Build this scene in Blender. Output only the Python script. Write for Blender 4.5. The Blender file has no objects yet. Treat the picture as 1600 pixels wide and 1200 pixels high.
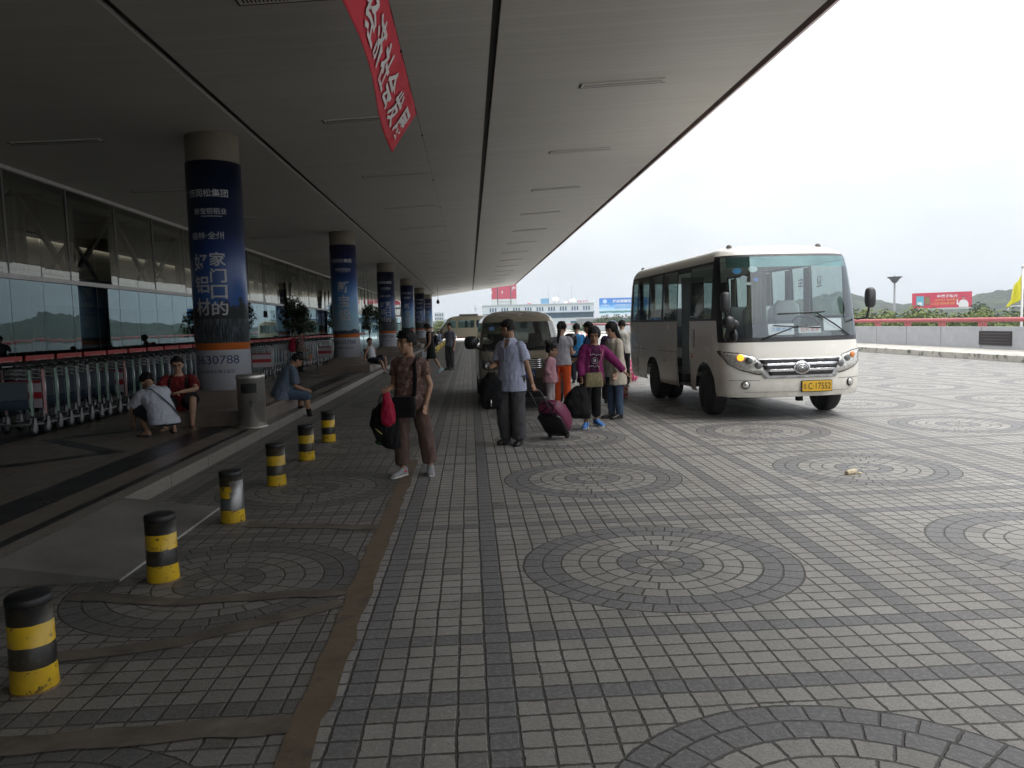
import bpy, bmesh, math, random
from math import sin, cos, pi, radians, sqrt, atan2
from mathutils import Vector, Matrix, noise as mnoise
random.seed(11)
scene = bpy.context.scene
COL = scene.collection

# ------------------------------------------------------------------ camera
F_PX, CAM_H, ROLL = 1200.0, 1.6, 0.027
_c, _s = cos(ROLL), sin(ROLL)
_u, _v = 734.0 - 800.0, 508.0 - 600.0
_pitch = atan2(-(_v * _c + _u * _s), F_PX)
_yaw = math.atan(-(_u * _c - _v * _s) * cos(_pitch) / F_PX)
FWD = Vector((sin(_yaw) * cos(_pitch), cos(_yaw) * cos(_pitch), -sin(_pitch)))
R0 = Vector((cos(_yaw), -sin(_yaw), 0))
U0 = R0.cross(FWD)
RIGHT = R0 * _c - U0 * _s
UPV = R0 * _s + U0 * _c
cam_d = bpy.data.cameras.new("camera")
cam_d.lens, cam_d.sensor_width, cam_d.clip_end, cam_d.clip_start = 27.0, 36.0, 6000.0, 0.05
cam = bpy.data.objects.new("camera", cam_d)
COL.objects.link(cam)
cam.matrix_world = Matrix(((RIGHT.x, UPV.x, -FWD.x, 0), (RIGHT.y, UPV.y, -FWD.y, 0),
                           (RIGHT.z, UPV.z, -FWD.z, CAM_H), (0, 0, 0, 1)))
scene.camera = cam

def ray(px, py):
    u, v = px - 800.0, py - 600.0
    return FWD * F_PX + R0 * (u * _c - v * _s) - U0 * (v * _c + u * _s)
def at_z(px, py, z=0.0):
    d = ray(px, py); return Vector((0, 0, CAM_H)) + d * ((z - CAM_H) / d.z)
def at_y(px, py, y):
    d = ray(px, py); return Vector((0, 0, CAM_H)) + d * (y / d.y)

# ------------------------------------------------------------------ sky, sun, exposure
SUN_EL, SUN_AZ = radians(60), radians(112)          # azimuth clockwise from +Y towards +X
world = bpy.data.worlds.new("World"); scene.world = world; world.use_nodes = True
nt = world.node_tree; nt.nodes.clear()
def wn(t, **k):
    n = nt.nodes.new(t)
    for a, b in k.items(): setattr(n, a, b)
    return n
wo = wn("ShaderNodeOutputWorld"); bg = wn("ShaderNodeBackground"); bg.inputs[1].default_value = 0.12
sky = wn("ShaderNodeTexSky", sky_type='NISHITA', sun_disc=False, sun_elevation=SUN_EL, sun_rotation=SUN_AZ,
         air_density=1.2, dust_density=2.5)
tc = wn("ShaderNodeTexCoord"); mp = wn("ShaderNodeMapping"); mp.inputs['Scale'].default_value = (1, 1, 2.2)
nz = wn("ShaderNodeTexNoise"); nz.inputs['Scale'].default_value = 1.7; nz.inputs['Detail'].default_value = 7
rp = wn("ShaderNodeValToRGB"); rp.color_ramp.elements[0].position = .36; rp.color_ramp.elements[1].position = .62
rp.color_ramp.elements[0].color = (.70, .70, .70, 1); rp.color_ramp.elements[1].color = (.97, .97, .97, 1)
cloud = wn("ShaderNodeMix", data_type='RGBA')           # overcast deck: brighter overhead than at the horizon
sep = wn("ShaderNodeSeparateXYZ"); mr = wn("ShaderNodeMapRange"); mr.inputs[1].default_value = 0.0; mr.inputs[2].default_value = 1.0
cloud.inputs[6].default_value = (6.1, 6.5, 6.9, 1); cloud.inputs[7].default_value = (26.0, 26.1, 26.2, 1)
mix = wn("ShaderNodeMix", data_type='RGBA')
L = nt.links.new
L(tc.outputs['Generated'], mp.inputs[0]); L(mp.outputs[0], nz.inputs['Vector']); L(nz.outputs[0], rp.inputs[0])
L(tc.outputs['Generated'], sep.inputs[0]); L(sep.outputs[2], mr.inputs[0]); pw = wn('ShaderNodeMath', operation='POWER'); pw.inputs[1].default_value = 1.2; L(mr.outputs[0], pw.inputs[0])
n2 = wn('ShaderNodeTexNoise'); n2.inputs['Scale'].default_value = 3.5; n2.inputs['Detail'].default_value = 6; L(mp.outputs[0], n2.inputs['Vector'])
m2 = wn('ShaderNodeMath', operation='MULTIPLY_ADD'); m2.inputs[1].default_value = .16; L(n2.outputs[0], m2.inputs[0]); L(pw.outputs[0], m2.inputs[2])
m3 = wn('ShaderNodeMath', operation='SUBTRACT'); m3.inputs[1].default_value = .08; m3.use_clamp = True; L(m2.outputs[0], m3.inputs[0]); L(m3.outputs[0], cloud.inputs[0])
L(rp.outputs[0], mix.inputs[0]); L(sky.outputs[0], mix.inputs[6]); L(cloud.outputs[2], mix.inputs[7])
L(mix.outputs[2], bg.inputs[0]); L(bg.outputs[0], wo.inputs[0])
sd = bpy.data.lights.new("sun", 'SUN'); sd.energy = 1.5; sd.angle = radians(24); sd.color = (1, .975, .94)
so = bpy.data.objects.new("sun", sd); COL.objects.link(so)
_sv = Vector((sin(SUN_AZ) * cos(SUN_EL), cos(SUN_AZ) * cos(SUN_EL), sin(SUN_EL)))
so.rotation_euler = _sv.to_track_quat('Z', 'Y').to_euler(); so.location = _sv * 60
vs = scene.view_settings; scene.display_settings.display_device = 'sRGB'
vs.view_transform = 'Standard'; vs.look = 'None'; vs.exposure = 0.15; vs.gamma = 1.0
scene.cycles.use_denoising = True
scene.cycles.max_bounces = 8; scene.cycles.diffuse_bounces = 3; scene.cycles.transparent_max_bounces = 16
# ------------------------------------------------------------------ mesh helpers
class MB:
    """collects shapes into one mesh"""
    def __init__(s): s.v, s.f, s.m, s.sm = [], [], [], []
    def add(s, vs_, fs, mi=0, smooth=False):
        o = len(s.v); s.v += [tuple(p) for p in vs_]
        for f in fs: s.f.append(tuple(i + o for i in f)); s.m.append(mi); s.sm.append(smooth)
        return s
    def box(s, c, size, mi=0, M=None):
        hx, hy, hz = size[0] / 2, size[1] / 2, size[2] / 2
        P = [Vector((x, y, z)) for z in (-hz, hz) for y in (-hy, hy) for x in (-hx, hx)]
        if M is not None: P = [M @ p for p in P]
        c = Vector(c)
        return s.add([p + c for p in P], [(0, 2, 3, 1), (4, 5, 7, 6), (0, 1, 5, 4), (2, 6, 7, 3), (0, 4, 6, 2), (1, 3, 7, 5)], mi)
    def bar(s, a, b, w, h, mi=0, up=(0, 0, 1)):
        a, b = Vector(a), Vector(b); d = b - a; L_ = d.length
        z = d.normalized(); x = Vector(up).cross(z)
        if x.length < 1e-4: x = Vector((1, 0, 0)).cross(z)
        x.normalize(); y = z.cross(x)
        return s.box((a + b) / 2, (w, h, L_), mi, Matrix((x, y, z)).transposed())
    def tube(s, pts, rad, seg=10, mi=0, caps=True, flat=1.0, ref=None):
        pts = [Vector(p) for p in pts]
        if not hasattr(rad, '__len__'): rad = [rad] * len(pts)
        vs_, fs = [], []; n = len(pts); px = None
        for i, p in enumerate(pts):
            t = (pts[min(i + 1, n - 1)] - pts[max(i - 1, 0)]).normalized()
            if px is None:
                r = Vector(ref) if ref else (Vector((0, 0, 1)) if abs(t.z) < .9 else Vector((1, 0, 0)))
                x = r.cross(t).normalized()
            else:
                x = (px - t * px.dot(t)); x = x.normalized() if x.length > 1e-5 else px
            y = t.cross(x); px = x
            for k in range(seg):
                a = 2 * pi * k / seg
                vs_.append(p + x * (cos(a) * rad[i]) + y * (sin(a) * rad[i] * flat))
        for i in range(n - 1):
            for k in range(seg):
                k2 = (k + 1) % seg
                fs.append((i * seg + k, i * seg + k2, (i + 1) * seg + k2, (i + 1) * seg + k))
        s.add(vs_, fs, mi, True)
        if caps:
            o = len(s.v) - n * seg
            s.f.append(tuple(o + k for k in reversed(range(seg)))); s.m.append(mi); s.sm.append(False)
            s.f.append(tuple(o + (n - 1) * seg + k for k in range(seg))); s.m.append(mi); s.sm.append(False)
        return s
    def lathe(s, prof, c=(0, 0, 0), seg=24, mi=0, smooth=True, M=None):
        c = Vector(c); vs_, fs = [], []; n = len(prof)
        for r, z in prof:
            for k in range(seg):
                a = 2 * pi * k / seg; p = Vector((r * cos(a), r * sin(a), z))
                vs_.append(c + (M @ p if M is not None else p))
        for i in range(n - 1):
            for k in range(seg):
                k2 = (k + 1) % seg; fs.append((i * seg + k, i * seg + k2, (i + 1) * seg + k2, (i + 1) * seg + k))
        s.add(vs_, fs, mi, smooth)
        o = len(s.v) - n * seg
        if prof[0][0] > 1e-4: s.f.append(tuple(o + k for k in reversed(range(seg)))); s.m.append(mi); s.sm.append(False)
        if prof[-1][0] > 1e-4: s.f.append(tuple(o + (n - 1) * seg + k for k in range(seg))); s.m.append(mi); s.sm.append(False)
        return s
    def ell(s, c, r, mi=0, M=None, seg=14, rings=9):
        c = Vector(c); vs_, fs = [], []
        r = (r, r, r) if not hasattr(r, '__len__') else r
        for i in range(rings + 1):
            t = pi * i / rings
            for k in range(seg):
                a = 2 * pi * k / seg
                rr = max(sin(t), 1e-3)
                p = Vector((r[0] * rr * cos(a), r[1] * rr * sin(a), -r[2] * cos(t)))
                vs_.append(c + (M @ p if M is not None else p))
        for i in range(rings):
            for k in range(seg):
                k2 = (k + 1) % seg; fs.append((i * seg + k, i * seg + k2, (i + 1) * seg + k2, (i + 1) * seg + k))
        fs.append(tuple(reversed(range(seg)))); fs.append(tuple(rings * seg + k for k in range(seg)))
        return s.add(vs_, fs, mi, True)
    def rings(s, secs, mi=0, seg=18, p=2.3, smooth=True, caps=True):
        """secs: (centre, xvec, yvec) ; superellipse sections lofted"""
        vs_, fs = [], []; n = len(secs)
        for c, x, y in secs:
            c, x, y = Vector(c), Vector(x), Vector(y)
            for k in range(seg):
                a = 2 * pi * k / seg; ca, sa = cos(a), sin(a)
                vs_.append(c + x * (math.copysign(abs(ca) ** (2 / p), ca)) + y * (math.copysign(abs(sa) ** (2 / p), sa)))
        for i in range(n - 1):
            for k in range(seg):
                k2 = (k + 1) % seg; fs.append((i * seg + k, i * seg + k2, (i + 1) * seg + k2, (i + 1) * seg + k))
        if caps: fs.append(tuple(reversed(range(seg)))); fs.append(tuple((n - 1) * seg + k for k in range(seg)))
        return s.add(vs_, fs, mi, smooth)
    def prism(s, poly, fn, d0, d1, mi=0):
        """poly [(a,b)] counter-clockwise; fn(a,b,d)->xyz"""
        n = len(poly); vs_ = [fn(a, b, d0) for a, b in poly] + [fn(a, b, d1) for a, b in poly]
        fs = [tuple(reversed(range(n))), tuple(range(n, 2 * n))] + [(i, (i + 1) % n, n + (i + 1) % n, n + i) for i in range(n)]
        return s.add(vs_, fs, mi)
    def grid(s, nu, nv, fn, mi=0, smooth=True):
        vs_ = [fn(i / nu, j / nv) for j in range(nv + 1) for i in range(nu + 1)]
        fs = [(j * (nu + 1) + i, j * (nu + 1) + i + 1, (j + 1) * (nu + 1) + i + 1, (j + 1) * (nu + 1) + i) for j in range(nv) for i in range(nu)]
        return s.add(vs_, fs, mi, smooth)
    def mesh(s, name, bevel=0, recalc=True, bev_ang=35):
        me = bpy.data.meshes.new(name)
        me.from_pydata(s.v, [], s.f)
        me.polygons.foreach_set('material_index', s.m); me.polygons.foreach_set('use_smooth', s.sm)
        if recalc or bevel:
            bm = bmesh.new(); bm.from_mesh(me)
            if recalc: bmesh.ops.recalc_face_normals(bm, faces=bm.faces)
            if bevel:
                es = [e for e in bm.edges if len(e.link_faces) == 2 and e.calc_face_angle(0) > radians(bev_ang)]
                bmesh.ops.bevel(bm, geom=es, offset=bevel, segments=2, profile=.6, affect='EDGES', clamp_overlap=True)
            bm.to_mesh(me); bm.free()
        return me
    def build(s, name, mats, parent=None, bevel=0, recalc=True, loc=None, solid=0):
        return link(name, s.mesh(name, bevel, recalc), mats, parent, loc, solid)

def link(name, me, mats, parent=None, loc=None, solid=0):
    o = bpy.data.objects.new(name, me)
    for m in (mats if isinstance(mats, (list, tuple)) else [mats]): me.materials.append(m)
    COL.objects.link(o)
    if parent is not None: o.parent = parent
    if loc is not None: o.location = loc
    if solid:
        md = o.modifiers.new("thickness", 'SOLIDIFY'); md.thickness = solid; md.offset = 0
    return o
def tag(o, label=None, cat=None, group=None, kind=None):
    if label: o['label'] = label
    if cat: o['category'] = cat
    if group: o['group'] = group
    if kind: o['kind'] = kind
    return o
def thing(name, label, cat, loc=(0, 0, 0), rz=0.0, group=None):
    o = bpy.data.objects.new(name, None); o.empty_display_size = .2
    COL.objects.link(o); o.location = loc; o.rotation_euler = (0, 0, rz)
    return tag(o, label, cat, group)
def dup(root, loc, rz=None, label=None, group=None):
    r = root.copy(); COL.objects.link(r); r.location = loc
    if rz is not None: r.rotation_euler = (0, 0, rz)
    tag(r, label, None, group)
    for ch in list(root.children):
        c = ch.copy(); COL.objects.link(c); c.parent = r
        for g in list(ch.children):
            d = g.copy(); COL.objects.link(d); d.parent = c
    return r
_tc = {}
def text_geo(s, bold=.0, mirror=False):
    """flat outline of a string: verts in em units (x right, y up, centred), triangles"""
    key = (s, bold)
    if key not in _tc:
        cu = bpy.data.curves.new("txt", 'FONT'); cu.body = s; cu.size = 1; cu.offset = bold
        cu.align_x = 'CENTER'; cu.align_y = 'CENTER'; cu.resolution_u = 3
        ob = bpy.data.objects.new("txt", cu); COL.objects.link(ob)
        dg = bpy.context.evaluated_depsgraph_get(); me = bpy.data.meshes.new_from_object(ob.evaluated_get(dg))
        vs_ = [(v.co.x, v.co.y) for v in me.vertices]; fs = [tuple(p.vertices) for p in me.polygons]
        bpy.data.objects.remove(ob); bpy.data.curves.remove(cu); bpy.data.meshes.remove(me)
        if vs_:
            x0, x1 = min(a for a, b in vs_), max(a for a, b in vs_); y0, y1 = min(b for a, b in vs_), max(b for a, b in vs_)
            vs_ = [(a - (x0 + x1) / 2, b - (y0 + y1) / 2) for a, b in vs_]
            _tc[key] = (vs_, fs, x1 - x0, y1 - y0)
        else: _tc[key] = ([], [], 1, 1)
    return _tc[key]
def put_text(mb, s, fn, w=None, h=None, at=(0, 0), mi=0, bold=.0, mirror=False, cut=0):
    """fn(a,b)->xyz ; text box scaled to w x h centred on at"""
    vs_, fs, tw, th = text_geo(s, bold)
    if not vs_: return
    if w is None: w = tw * h / th
    if h is None: h = th * w / tw
    sx, sy = w / tw * (-1 if mirror else 1), h / th
    if cut:                                             # subdivide so that it can bend round a column
        bm = bmesh.new(); bv = [bm.verts.new((a * sx, b * sy, 0)) for a, b in vs_]
        for f in fs:
            try: bm.faces.new([bv[i] for i in f])
            except ValueError: pass
        for k in range(int(-w / 2 / cut), int(w / 2 / cut) + 1):
            bmesh.ops.bisect_plane(bm, geom=bm.verts[:] + bm.edges[:] + bm.faces[:], plane_co=(k * cut, 0, 0), plane_no=(1, 0, 0))
        bm.verts.index_update()
        mb.add([fn(v.co.x + at[0], v.co.y + at[1]) for v in bm.verts], [tuple(v.index for v in f.verts) for f in bm.faces], mi); bm.free()
    else:
        mb.add([fn(a * sx + at[0], b * sy + at[1]) for a, b in vs_], fs, mi)

# ------------------------------------------------------------------ materials
MATS = {}
class N:
    """tiny node-tree writer"""
    def __init__(s, m): s.t = m.node_tree; s.n = s.t.nodes; s.l = s.t.links.new
    def new(s, t, ins=None, **k):
        n = s.n.new(t)
        for a, b in k.items(): setattr(n, a, b)
        for a, b in (ins or {}).items(): s.set(n.inputs[a], b)
        return n
    def set(s, sock, v):
        if isinstance(v, bpy.types.NodeSocket): s.l(v, sock)
        else: sock.default_value = v
    def math(s, op, a, b=0.0, c=0.0):
        n = s.n.new("ShaderNodeMath"); n.operation = op
        s.set(n.inputs[0], a); s.set(n.inputs[1], b); s.set(n.inputs[2], c); return n.outputs[0]
    def mix(s, f, a, b, bt='MIX'):
        n = s.n.new("ShaderNodeMix"); n.data_type = 'RGBA'; n.blend_type = bt
        s.set(n.inputs[0], f)
        for k, v in ((6, a), (7, b)):
            s.set(n.inputs[k], v if isinstance(v, bpy.types.NodeSocket) else (*v[:3], 1))
        return n.outputs[2]
    def noise(s, vec, scale, detail=3, rough=.5):
        n = s.n.new("ShaderNodeTexNoise"); n.inputs['Scale'].default_value = scale
        n.inputs['Detail'].default_value = detail; n.inputs['Roughness'].default_value = rough
        if vec is not None: s.l(vec, n.inputs['Vector'])
        return n.outputs[0]
    def ramp(s, f, stops, interp='LINEAR'):
        n = s.n.new("ShaderNodeValToRGB"); s.set(n.inputs[0], f); cr = n.color_ramp; cr.interpolation = interp
        while len(cr.elements) < len(stops): cr.elements.new(.5)
        for e, (p, c) in zip(cr.elements, stops): e.position = p; e.color = (*c[:3], 1)
        return n.outputs[0]
def new_mat(name):
    m = bpy.data.materials.new(name); m.use_nodes = True
    return m, N(m), m.node_tree.nodes['Principled BSDF']
def mat(name, col, rough=.6, metal=0.0, var=.12, scale=9.0, bump=0.0, bscale=60.0, coat=0.0, dirt=None, spec=.5, sheen=0, emit=0):
    if name in MATS: return MATS[name]
    m, n, b = new_mat(name); MATS[name] = m
    b.inputs['Roughness'].default_value = rough; b.inputs['Metallic'].default_value = metal
    b.inputs['Specular IOR Level'].default_value = spec; b.inputs['Coat Weight'].default_value = coat
    b.inputs['Coat Roughness'].default_value = .08; b.inputs['Sheen Weight'].default_value = sheen
    tcn = n.new("ShaderNodeTexCoord").outputs['Object']
    f = n.noise(tcn, scale, 5, .6)
    c = n.mix(n.ramp(f, [(.3, (0, 0, 0)), (.7, (1, 1, 1))]), [x * (1 - var) for x in col], [min(1, x * (1 + var)) for x in col])
    if dirt:
        f2 = n.noise(tcn, dirt[1], 6, .65)
        c = n.mix(n.ramp(f2, [(dirt[2], (0, 0, 0)), (dirt[2] + .12, (1, 1, 1))]), c, dirt[0])
    n.l(c, b.inputs['Base Color'])
    n.l(n.math('ADD', n.math('MULTIPLY', f, .16), rough - .08), b.inputs['Roughness'])
    if bump:
        bp = n.new("ShaderNodeBump", {'Strength': bump, 'Distance': .01}); n.l(n.noise(tcn, bscale, 4), bp.inputs['Height']); n.l(bp.outputs[0], b.inputs['Normal'])
    if emit:
        b.inputs['Emission Color'].default_value = (*col, 1); b.inputs['Emission Strength'].default_value = emit
    return m
def cloth(name, col, rough=.85, var=.15, pattern=None):
    """woven cloth; pattern: (kind, colour, scale)"""
    if name in MATS: return MATS[name]
    m, n, b = new_mat(name); MATS[name] = m
    tcn = n.new("ShaderNodeTexCoord").outputs['Object']
    c = n.mix(n.noise(tcn, 6, 4), [x * (1 - var) for x in col], [min(1, x * (1 + var)) for x in col])
    if pattern:
        kind, c2, sc = pattern
        sp = n.new("ShaderNodeSeparateXYZ"); n.l(tcn, sp.inputs[0])
        if kind == 'stripe':
            fr = n.math('FRACT', n.math('MULTIPLY', sp.outputs[2], sc)); f = n.math('LESS_THAN', fr, .3)
        elif kind == 'floral':
            f = n.ramp(n.noise(tcn, sc, 5, .75), [(.5, (0, 0, 0)), (.6, (1, 1, 1))])
        elif kind == 'check':
            f1 = n.math('LESS_THAN', n.math('FRACT', n.math('MULTIPLY', n.math('ADD', sp.outputs[0], sp.outputs[1]), sc)), .55)
            f2 = n.math('LESS_THAN', n.math('FRACT', n.math('MULTIPLY', sp.outputs[2], sc)), .5)
            f = n.math('MULTIPLY', f1, f2)
        c = n.mix(f, c, c2)
    n.l(c, b.inputs['Base Color']); b.inputs['Roughness'].default_value = rough
    b.inputs['Sheen Weight'].default_value = .04; b.inputs['Specular IOR Level'].default_value = .2
    bp = n.new("ShaderNodeBump", {'Strength': .35, 'Distance': .004})
    n.l(n.noise(tcn, 45, 5, .7), bp.inputs['Height']); n.l(bp.outputs[0], b.inputs['Normal'])
    return m
def glass(name, tint=(.8, .9, .88), refl=.08, rcol=(1, 1, 1), rough=.01):
    if name in MATS: return MATS[name]
    m = bpy.data.materials.new(name); m.use_nodes = True; MATS[name] = m; n = N(m); n.n.clear()
    out = n.new("ShaderNodeOutputMaterial"); t = n.new("ShaderNodeBsdfTransparent", {0: (*tint, 1)})
    g = n.new("ShaderNodeBsdfGlossy", {'Color': (*rcol, 1), 'Roughness': rough})
    lw = n.new("ShaderNodeLayerWeight", {0: .5}); f = n.math('ADD', n.math('MULTIPLY', n.math('POWER', lw.outputs['Facing'], 3.5), .75), refl)
    mx = n.new("ShaderNodeMixShader"); n.l(f, mx.inputs[0]); n.l(t.outputs[0], mx.inputs[1]); n.l(g.outputs[0], mx.inputs[2]); n.l(mx.outputs[0], out.inputs[0])
    return m
# ------------------------------------------------------------------ ground
def paving_mat():
    m, n, b = new_mat("stone_paving"); M_ = n.math
    TX, TY, P_ = .1245, .1225, 23.0
    tcn = n.new("ShaderNodeTexCoord").outputs['Object']
    wob = n.new("ShaderNodeTexNoise", {'Scale': 3.2, 'Detail': 3}); n.l(tcn, wob.inputs['Vector'])
    wv = n.new("ShaderNodeVectorMath", operation='MULTIPLY_ADD'); n.l(wob.outputs['Color'], wv.inputs[0])
    wv.inputs[1].default_value = (.016, .016, 0); n.l(tcn, wv.inputs[2])
    sp = n.new("ShaderNodeSeparateXYZ"); n.l(wv.outputs[0], sp.inputs[0])
    x = M_('DIVIDE', M_('ADD', sp.outputs[0], .6005 - .008), TX); y = M_('DIVIDE', M_('ADD', sp.outputs[1], -3.145 - .008), TY)
    mx_ = M_('FLOORED_MODULO', x, P_); my_ = M_('FLOORED_MODULO', y, P_)
    ix, iy = M_('FLOOR', mx_), M_('FLOOR', my_)
    def strip(i):
        return M_('MAXIMUM', M_('LESS_THAN', i, .5), M_('COMPARE', i, 5.0, .25))
    sdark = M_('MAXIMUM', strip(ix), strip(iy))
    lx, ly = M_('SUBTRACT', mx_, 14.5), M_('SUBTRACT', my_, 14.5)
    r = M_('SQRT', M_('ADD', M_('MULTIPLY', lx, lx), M_('MULTIPLY', ly, ly)))
    inc = M_('LESS_THAN', r, 7.25)
    k = M_('MAXIMUM', M_('FLOOR', M_('SUBTRACT', r, .25)), 0.0)
    cdark = M_('MAXIMUM', M_('COMPARE', k, 1.0, .25), M_('GREATER_THAN', k, 4.5))
    dark = M_('ADD', M_('MULTIPLY', inc, cdark), M_('MULTIPLY', M_('SUBTRACT', 1.0, inc), sdark))
    cnt = M_('MAXIMUM', M_('ROUND', M_('MULTIPLY', M_('ADD', k, .75), 2 * pi / 1.12)), 8.0)
    ang = M_('ADD', M_('MULTIPLY', M_('DIVIDE', M_('ARCTAN2', ly, lx), 2 * pi), cnt), M_('MULTIPLY', k, .37))
    af = M_('FRACT', M_('ADD', ang, 40.0)); ai = M_('FLOOR', M_('ADD', ang, 40.0))
    def edge(f): return M_('MINIMUM', f, M_('SUBTRACT', 1.0, f))
    jd_c = M_('MINIMUM', M_('DIVIDE', M_('MULTIPLY', M_('MULTIPLY', edge(af), r), 2 * pi), cnt),
              M_('ADD', edge(M_('FRACT', M_('ADD', r, .75))), M_('MULTIPLY', M_('LESS_THAN', r, .7), 1.0)))
    jd_s = M_('MINIMUM', M_('MULTIPLY', edge(M_('FRACT', x)), 1.0), edge(M_('FRACT', y)))
    jd_s = M_('MINIMUM', jd_s, M_('MAXIMUM', M_('SUBTRACT', r, 7.25), 0.0))
    jd = M_('ADD', M_('MULTIPLY', inc, jd_c), M_('MULTIPLY', M_('SUBTRACT', 1.0, inc), jd_s))
    jn = n.noise(tcn, 26, 4, .7); jd = M_('SUBTRACT', jd, M_('MULTIPLY', M_('MAXIMUM', M_('SUBTRACT', jn, .47), 0.0), .22))
    hewn = n.noise(tcn, 42, 5, .65)
    jw = n.new("ShaderNodeMapRange", {0: jd, 1: .022, 2: .062}); jw.interpolation_type = 'SMOOTHSTEP'
    cv = n.new("ShaderNodeCombineXYZ")
    n.l(M_('ADD', M_('MULTIPLY', inc, M_('ADD', ai, M_('MULTIPLY', k, 57.0))), M_('FLOOR', x)), cv.inputs[0]); n.l(M_('FLOOR', y), cv.inputs[1])
    cvc = n.new("ShaderNodeCombineXYZ"); n.l(M_('ADD', ai, M_('MULTIPLY', k, 61.0)), cvc.inputs[0])
    n.l(M_('ADD', M_('FLOOR', M_('DIVIDE', x, P_)), M_('MULTIPLY', M_('FLOOR', M_('DIVIDE', y, P_)), 17.0)), cvc.inputs[1]); cvc.inputs[2].default_value = 3
    vm = n.new("ShaderNodeMix", data_type='VECTOR'); n.l(inc, vm.inputs[0]); n.l(cv.outputs[0], vm.inputs[4]); n.l(cvc.outputs[0], vm.inputs[5])
    rnd = n.new("ShaderNodeTexWhiteNoise", noise_dimensions='3D'); n.l(vm.outputs[1], rnd.inputs[0])
    rv = rnd.outputs['Value']
    li = n.ramp(rv, [(0, (.275, .266, .248)), (.04, (.20, .192, .178)), (.07, (.325, .314, .288)), (.5, (.37, .357, .328)), (1, (.42, .407, .377))])
    da = n.ramp(rv, [(0, (.158, .159, .166)), (.5, (.184, .186, .193)), (1, (.215, .217, .225))])
    base = n.mix(dark, li, da)
    big = n.noise(tcn, .8, 7, .66); gr = n.noise(tcn, 120, 4, .8); sp2 = n.noise(tcn, 14, 6, .7)
    base = n.mix(n.ramp(big, [(.36, (.35,) * 3), (.62, (0,) * 3)]), base, (.17, .15, .125))
    base = n.mix(n.ramp(gr, [(.40, (0,) * 3), (.72, (.75,) * 3)]), base, (.10, .095, .088)); base = n.mix(n.ramp(hewn, [(.30, (.30,) * 3), (.52, (0,) * 3)]), base, (.48, .47, .45))
    base = n.mix(n.ramp(sp2, [(.66, (0,) * 3), (.76, (.55,) * 3)]), base, (.08, .07, .06))
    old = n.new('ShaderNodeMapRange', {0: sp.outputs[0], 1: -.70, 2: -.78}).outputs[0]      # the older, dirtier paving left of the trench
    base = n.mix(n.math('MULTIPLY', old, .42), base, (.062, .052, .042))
    ms = n.new('ShaderNodeMapping'); ms.inputs['Scale'].default_value = (1.6, .10, 1); n.l(tcn, ms.inputs[0])
    base = n.mix(n.ramp(n.noise(ms.outputs[0], 1.4, 6, .65), [(.50, (0,) * 3), (.66, (.24,) * 3)]), base, (.10, .095, .09))      # tyre wear along the lane
    base = n.mix(n.ramp(n.noise(tcn, 2.3, 3, .4), [(.70, (0,) * 3), (.74, (.55,) * 3)]), base, (.07, .062, .055))      # oil drips
    joint = n.mix(n.noise(tcn, 7, 4), (.028, .025, .023), (.13, .12, .105))
    base = n.mix(jw.outputs[0], joint, base)
    n.l(base, b.inputs['Base Color']); b.inputs['Specular IOR Level'].default_value = .42
    n.l(n.math('ADD', n.math('MULTIPLY', rv, .12), .50), b.inputs['Roughness'])
    hh = M_('ADD', M_('ADD', M_('MULTIPLY', jw.outputs[0], 1.0), M_('ADD', M_('MULTIPLY', gr, .30), M_('MULTIPLY', hewn, .65))), M_('MULTIPLY', rv, .25))
    bp = n.new("ShaderNodeBump", {'Strength': .85, 'Distance': .009}); n.l(hh, bp.inputs['Height']); n.l(bp.outputs[0], b.inputs['Normal'])
    return m
def structure(name, mb, m, bevel=0):
    return tag(mb.build(name, m, None, bevel), kind='structure')
KX, PZ = -3.17, .13                                     # kerb line and height of the raised pavement
RX0, WX = 17.0, 19.45                                   # kerb and parapet on the far side of the forecourt
conc = mat("pale_concrete", (.42, .40, .36), .85, var=.2, scale=1.5, bump=.3, dirt=((.12, .11, .09), 2.5, .56))
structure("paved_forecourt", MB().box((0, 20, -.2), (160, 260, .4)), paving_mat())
structure("concrete_road", MB().box((7, 106, .004), (22, 66, .008)), mat("road_concrete", (.56, .55, .52), .8, var=.1, scale=.4))
structure("lowland_ground", MB().box((0, 900, -7.3), (6000, 6000, .4)), mat("lowland_earth", (.10, .13, .06), .95, var=.4, scale=.02, bump=.4))
structure("far_pavement", MB().box(((RX0 + 22.4) / 2, 70, .1), (22.4 - RX0, 190, .2)), conc, .02)

# brown mortar bands where cables were trenched into the paving
patch_m = mat("brown_mortar_fill", (.135, .098, .062), .85, var=.3, scale=4, bump=.18, dirt=((.075, .060, .043), 4, .52))
patch_d = mat("dirty_mortar_fill", (.125, .105, .08), .9, var=.3, scale=5, bump=.15, dirt=((.08, .068, .054), 3, .48))
def band(pts, w, z=.004):
    mb = MB(); L_, R_ = [], []
    for i, (x, y) in enumerate(pts):
        a, c_ = pts[max(i - 1, 0)], pts[min(i + 1, len(pts) - 1)]
        d = Vector((c_[0] - a[0], c_[1] - a[1])).normalized()
        ww = w / 2 * (1 + .34 * mnoise.noise((x * 5, y * 5, 1)))
        w2 = w / 2 * (1 + .34 * mnoise.noise((x * 5, y * 5, 7)))
        L_.append((x - d.y * ww, y + d.x * ww, z)); R_.append((x + d.y * w2, y - d.x * w2, z))
    n_ = len(pts)
    mb.add(L_ + R_, [(i, n_ + i, n_ + i + 1, i + 1) for i in range(n_ - 1)])
    return mb
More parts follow.
